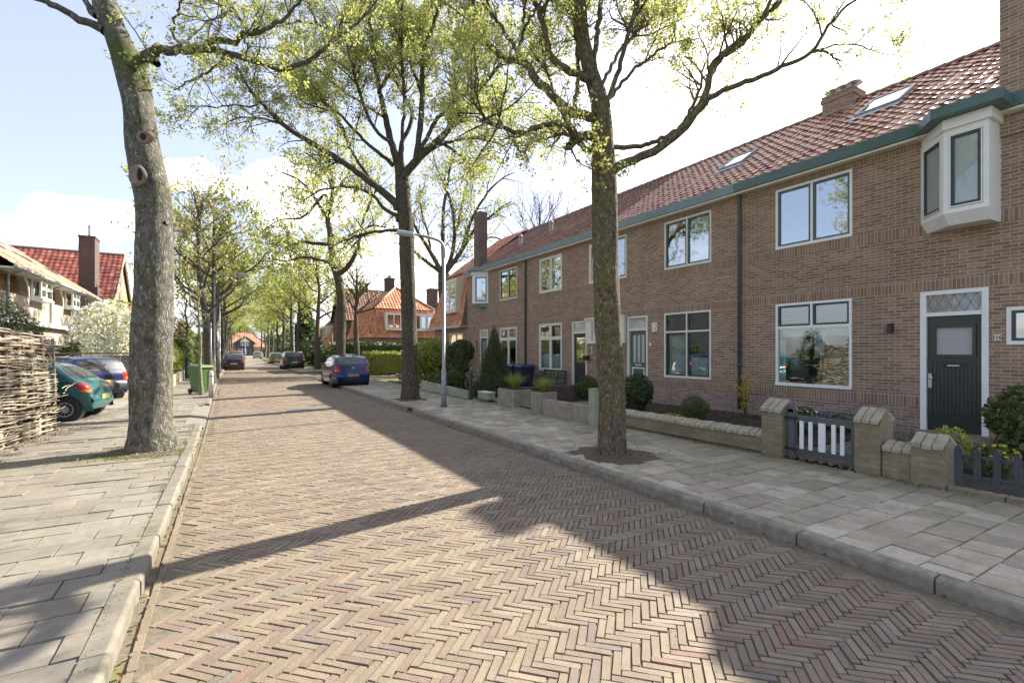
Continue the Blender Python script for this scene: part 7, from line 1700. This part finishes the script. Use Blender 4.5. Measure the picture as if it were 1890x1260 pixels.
HATCH = [(1.86,.28),(1.90,.48),(1.84,.66),(1.55,.80),(.95,.93),(.30,1.30),(-.10,1.375),(-.70,1.375),(-1.10,1.31),(-1.22,1.26),(-1.62,.94),(-1.80,.86),(-1.87,.72),(-1.885,.55),(-1.93,.52),(-1.94,.40),(-1.88,.27)]
HG = [[(.75,.93),(.22,1.265),(-.18,1.30),(-.18,.93)],[(-.26,.92),(-.26,1.30),(-.62,1.295),(-.92,1.20),(-1.02,1.0),(-.98,.91),(-.80,.89)]]
# teal hatchback, nose to the left
car('parked_car', 'teal three door hatchback with silver hubcap, parked half behind the wicker fence', (-4.55, 16.0, .095), PI-.12, 'p_teal', HATCH, 1.62, .22, (-1.43, 1.06), .28, HG, (.97, 1.235, .80), (.96, 1.26, .86, .62), (.66, .89, .86, .24), .90, plate='plate_o', plate_z=.52)
BOXY = [(1.80,.27),(1.84,.50),(1.78,.70),(1.45,.86),(.95,.97),(.35,1.36),(-.05,1.43),(-1.0,1.43),(-1.42,1.37),(-1.52,1.30),(-1.70,.98),(-1.76,.86),(-1.77,.60),(-1.83,.57),(-1.84,.36),(-1.76,.25)]
BG = [[(.80,.97),(.28,1.32),(-.15,1.36),(-.15,.97)],[(-.24,.97),(-.24,1.36),(-.95,1.36),(-1.30,1.26),(-1.40,1.0)]]
car('parked_car', 'dark blue compact hatchback with wide rear window, parked beside the big grey trunk', (-4.55, 22.4, .095), PI/2+.62, 'p_navy', BOXY, 1.62, .22, (-1.22, 1.20), .28, BG, (.99, 1.32, .84), (1.0, 1.34, .86, .70), (.66, .96, .80, .16), .94, plate_z=.62, roof_in=.15, bumper=(.34, .56, 'plastic'))
GOLF = [(2.08,.26),(2.12,.48),(2.06,.68),(1.75,.84),(1.02,.98),(.25,1.40),(-.20,1.485),(-.95,1.47),(-1.55,1.40),(-1.72,1.34),(-1.95,1.02),(-2.03,.92),(-2.08,.70),(-2.12,.62),(-2.13,.40),(-2.04,.25)]
GG = [[(.90,.98),(.20,1.36),(-.20,1.40),(-.20,.97)],[(-.28,.97),(-.28,1.40),(-.95,1.39),(-1.12,1.33),(-1.12,.97)],[(-1.20,.98),(-1.20,1.30),(-1.42,1.22),(-1.62,1.02)]]
t_ = car('parked_car', 'royal blue hatchback with round tail lights, parked two wheels on the right kerb', (5.22, 25.75, .03), PI/2-.01, 'p_blue', GOLF, 1.76, .20, (-1.30, 1.28), .315, GG, (1.04, 1.34, .83), (1.02, 1.38, .86, .92), (.74, .98, .62, .22), .96, plate='plate_o', plate_z=.56, hub='five', extra='badge')
b = MB(); b.lathe([(.001, -.01), (.055, -.008), (.05, .01)], (-2.075, 0, .90), 16, axis='x'); b.build('badge', M['rim'], t_, local=True)
b = MB(); b.tube([(-1.1, 0, 1.50), (-1.35, 0, 1.68)], .006, 5); b.build('antenna', M['plastic'], t_, local=True)
SUV = [(2.20,.32),(2.24,.62),(2.18,.86),(1.85,1.02),(1.10,1.12),(.40,1.58),(-.10,1.68),(-1.3,1.67),(-1.95,1.58),(-2.08,1.50),(-2.22,1.12),(-2.25,.95),(-2.27,.70),(-2.32,.64),(-2.32,.45),(-2.24,.32)]
SG = [[(.95,1.12),(.32,1.53),(-.20,1.58),(-.20,1.12)],[(-.28,1.12),(-.28,1.58),(-1.10,1.57),(-1.10,1.12)],[(-1.18,1.13),(-1.18,1.56),(-1.78,1.45),(-1.9,1.18)]]
SEDAN = [(2.22,.26),(2.26,.48),(2.20,.68),(1.85,.82),(1.05,.95),(.35,1.36),(-.20,1.45),(-.80,1.43),(-1.15,1.34),(-1.75,1.06),(-2.10,1.02),(-2.22,.92),(-2.24,.66),(-2.28,.60),(-2.28,.40),(-2.20,.26)]
SDG = [[(.92,.96),(.32,1.32),(-.15,1.38),(-.15,.95)],[(-.23,.95),(-.23,1.38),(-.75,1.36),(-1.0,1.29),(-1.35,1.05),(-1.1,.95)]]
far = [('black sport utility car at the far corner of the side street', (5.55, 51.5), 'p_black', SUV, SG, 1.86, 1.10, (1.14, 1.52, .84)),
       ('grey green small hatchback parked far along the right kerb', (5.95, 74), 'p_green', GOLF, GG, 1.74, .96, (1.04, 1.34, .83)),
       ('silver car farthest along the right kerb near the end of the street', (6.3, 125), 'p_silver', GOLF, GG, 1.74, .96, (1.04, 1.34, .83)),
       ('violet blue saloon parked at the left kerb, nearest of the left row', (.66, 52.5), 'p_purple', SEDAN, SDG, 1.78, .95, (1.08, 1.34, .80)),
       ('graphite car parked directly ahead of the violet blue saloon', (.88, 61.0), 'p_dgrey', SEDAN, SDG, 1.78, .95, (1.08, 1.34, .80)),
       ('dark red car parked farther along the left kerb', (1.1, 72), 'p_red', SUV, SG, 1.80, 1.10, (1.14, 1.52, .84))]
for lab, (x, y), pnt, pr, gs, w, bl, rg in far:
    suv = pr is SUV
    car('parked_car', lab, (x, y, 0), PI/2-.005, pnt, pr, w, .26 if suv else .20, (-1.38, 1.36) if suv else ((-1.36, 1.34) if pr is SEDAN else (-1.30, 1.28)), .35 if suv else .315, gs, rg, (bl+.06, 1.38 if not suv else 1.55, .85, .75), (bl-.25, bl-.03, .62, .24), bl, plate_z=.66 if suv else .58, hub='five', group='cars parked far along the street')
car('parked_car', 'silver car with red tail lamp parked in the side street behind the blue hatchback', (7.9, 39.0, 0), PI/2+.1, 'p_silver', GOLF, 1.74, .20, (-1.30, 1.28), .315, GG, (1.04, 1.34, .83), (1.02, 1.38, .86, .92), (.74, 1.0, .62, .22), .96, plate_z=.56, hub='five', group='cars parked far along the street')
# ================================================================== light, sky, camera
AZ, EL = math.radians(12.5), math.radians(35)          # sun stands behind the terrace
sd = Vector((math.cos(EL)*math.cos(AZ), math.cos(EL)*math.sin(AZ), math.sin(EL)))
li = bpy.data.lights.new('sun', 'SUN'); li.energy = 3.9; li.angle = math.radians(.55); li.color = (1.0, .93, .82)
so = bpy.data.objects.new('sun', li); COL.objects.link(so); so.rotation_euler = (-sd).to_track_quat('-Z', 'Y').to_euler()
w = bpy.data.worlds.new('World'); sc.world = w; w.use_nodes = True; nt = w.node_tree; nt.nodes.clear()
def wn(t_, ins=None, **kw):
    n = nt.nodes.new(t_)
    for k, v in kw.items(): setattr(n, k, v)
    for k, v in (ins or {}).items():
        if isinstance(v, bpy.types.NodeSocket): nt.links.new(v, n.inputs[k])
        else: n.inputs[k].default_value = v
    return n
def wm(op, a, b=0.0, clamp=False): return wn('ShaderNodeMath', {0: a, 1: b}, operation=op, use_clamp=clamp).outputs[0]
sky = wn('ShaderNodeTexSky'); sky.sky_type = 'NISHITA'; sky.sun_disc = False; sky.sun_elevation = EL; sky.sun_rotation = PI/2-AZ; sky.air_density = 1.0; sky.dust_density = 2.0; sky.ozone_density = 4.0
tc = wn('ShaderNodeTexCoord').outputs['Generated']
sp = wn('ShaderNodeSeparateXYZ', {0: tc}); zz = wm('MAXIMUM', sp.outputs[2], 0.02)
flat = wn('ShaderNodeCombineXYZ', {0: wm('DIVIDE', sp.outputs[0], wm('ADD', zz, .22)), 1: wm('DIVIDE', sp.outputs[1], wm('ADD', zz, .22)), 2: 0.0}).outputs[0]
n1 = wn('ShaderNodeTexNoise', {'Vector': flat, 'Scale': 1.15, 'Detail': 7.0, 'Roughness': .52}).outputs['Fac']
def blob(az_px, y_px, rad, flatten=1.0):
    x = (az_px-945)/F_; v = np.array((x*CA+SA, -x*SA+CA, (HZ-y_px)/F_)); v /= np.linalg.norm(v)
    d = wn('ShaderNodeVectorMath', {0: tc, 1: tuple(v)}, operation='SUBTRACT').outputs[0]
    d = wn('ShaderNodeVectorMath', {0: d, 1: (1, 1, flatten)}, operation='MULTIPLY').outputs[0]
    return wm('SUBTRACT', 1.0, wm('DIVIDE', wn('ShaderNodeVectorMath', {0: d}, operation='LENGTH').outputs[1], rad), clamp=True)
n2 = wn('ShaderNodeTexNoise', {'Vector': tc, 'Scale': 9.0, 'Detail': 6.0, 'Roughness': .58}).outputs['Fac']
cum = None
for (a, y_, r_, f_) in ((120, 395, .085, 1.8), (175, 400, .075, 1.8), (60, 425, .075, 2.0), (345, 322, .085, 2.0), (420, 345, .065, 2.2), (560, 365, .15, 1.8), (300, 540, .16, 2.6), (720, 520, .25, 1.8), (1050, 330, .07, 2.0), (1560, 130, .55, 1.0), (1300, 400, .22, 1.4)):
    bl_ = blob(a, y_, r_, f_); cum = bl_ if cum is None else wm('MAXIMUM', cum, bl_)
m1 = wn('ShaderNodeMapRange', {0: wm('ADD', wm('MULTIPLY', cum, .9), wm('MULTIPLY', wm('SUBTRACT', n2, .5), 1.1)), 1: .22, 2: .42}, clamp=True).outputs[0]
n1b = wn('ShaderNodeMapRange', {0: n1, 1: .56, 2: .74}, clamp=True).outputs[0]
cov = wm('MAXIMUM', wm('MULTIPLY', m1, .9), wm('ADD', .14, wm('MULTIPLY', n1b, .3)), clamp=True)
SKYS = .084
bg1 = wn('ShaderNodeMix', {}, data_type='RGBA'); nt.links.new(cov, bg1.inputs[0]); tint = wn('ShaderNodeMix', {}, data_type='RGBA', blend_type='MULTIPLY'); tint.inputs[0].default_value = 1; nt.links.new(sky.outputs[0], tint.inputs[6]); tint.inputs[7].default_value = (.97, .84, .84, 1); nt.links.new(tint.outputs[2], bg1.inputs[6]); bg1.inputs[7].default_value = (8.6, 8.3, 8.3, 1)
bg = wn('ShaderNodeBackground', {'Color': bg1.outputs[2], 'Strength': SKYS}); out = wn('ShaderNodeOutputWorld', {0: bg.outputs[0]})
cam = bpy.data.cameras.new('Camera'); cam.sensor_width = 36; cam.lens = F_*36/1890; cam.clip_end = 4000; cam.clip_start = .05; cam.shift_y = (HZ-630)/1890
co = bpy.data.objects.new('Camera', cam); COL.objects.link(co); co.location = (0, 0, CH); co.rotation_euler = (PI/2, 0, -ANG); sc.camera = co
sc.view_settings.view_transform = 'Standard'; sc.view_settings.look = 'None'; sc.view_settings.exposure = 1.95; sc.view_settings.gamma = 1
sc.cycles.max_bounces = 8; sc.cycles.transparent_max_bounces = 12; sc.cycles.use_denoising = True; sc.cycles.sample_clamp_indirect = 6
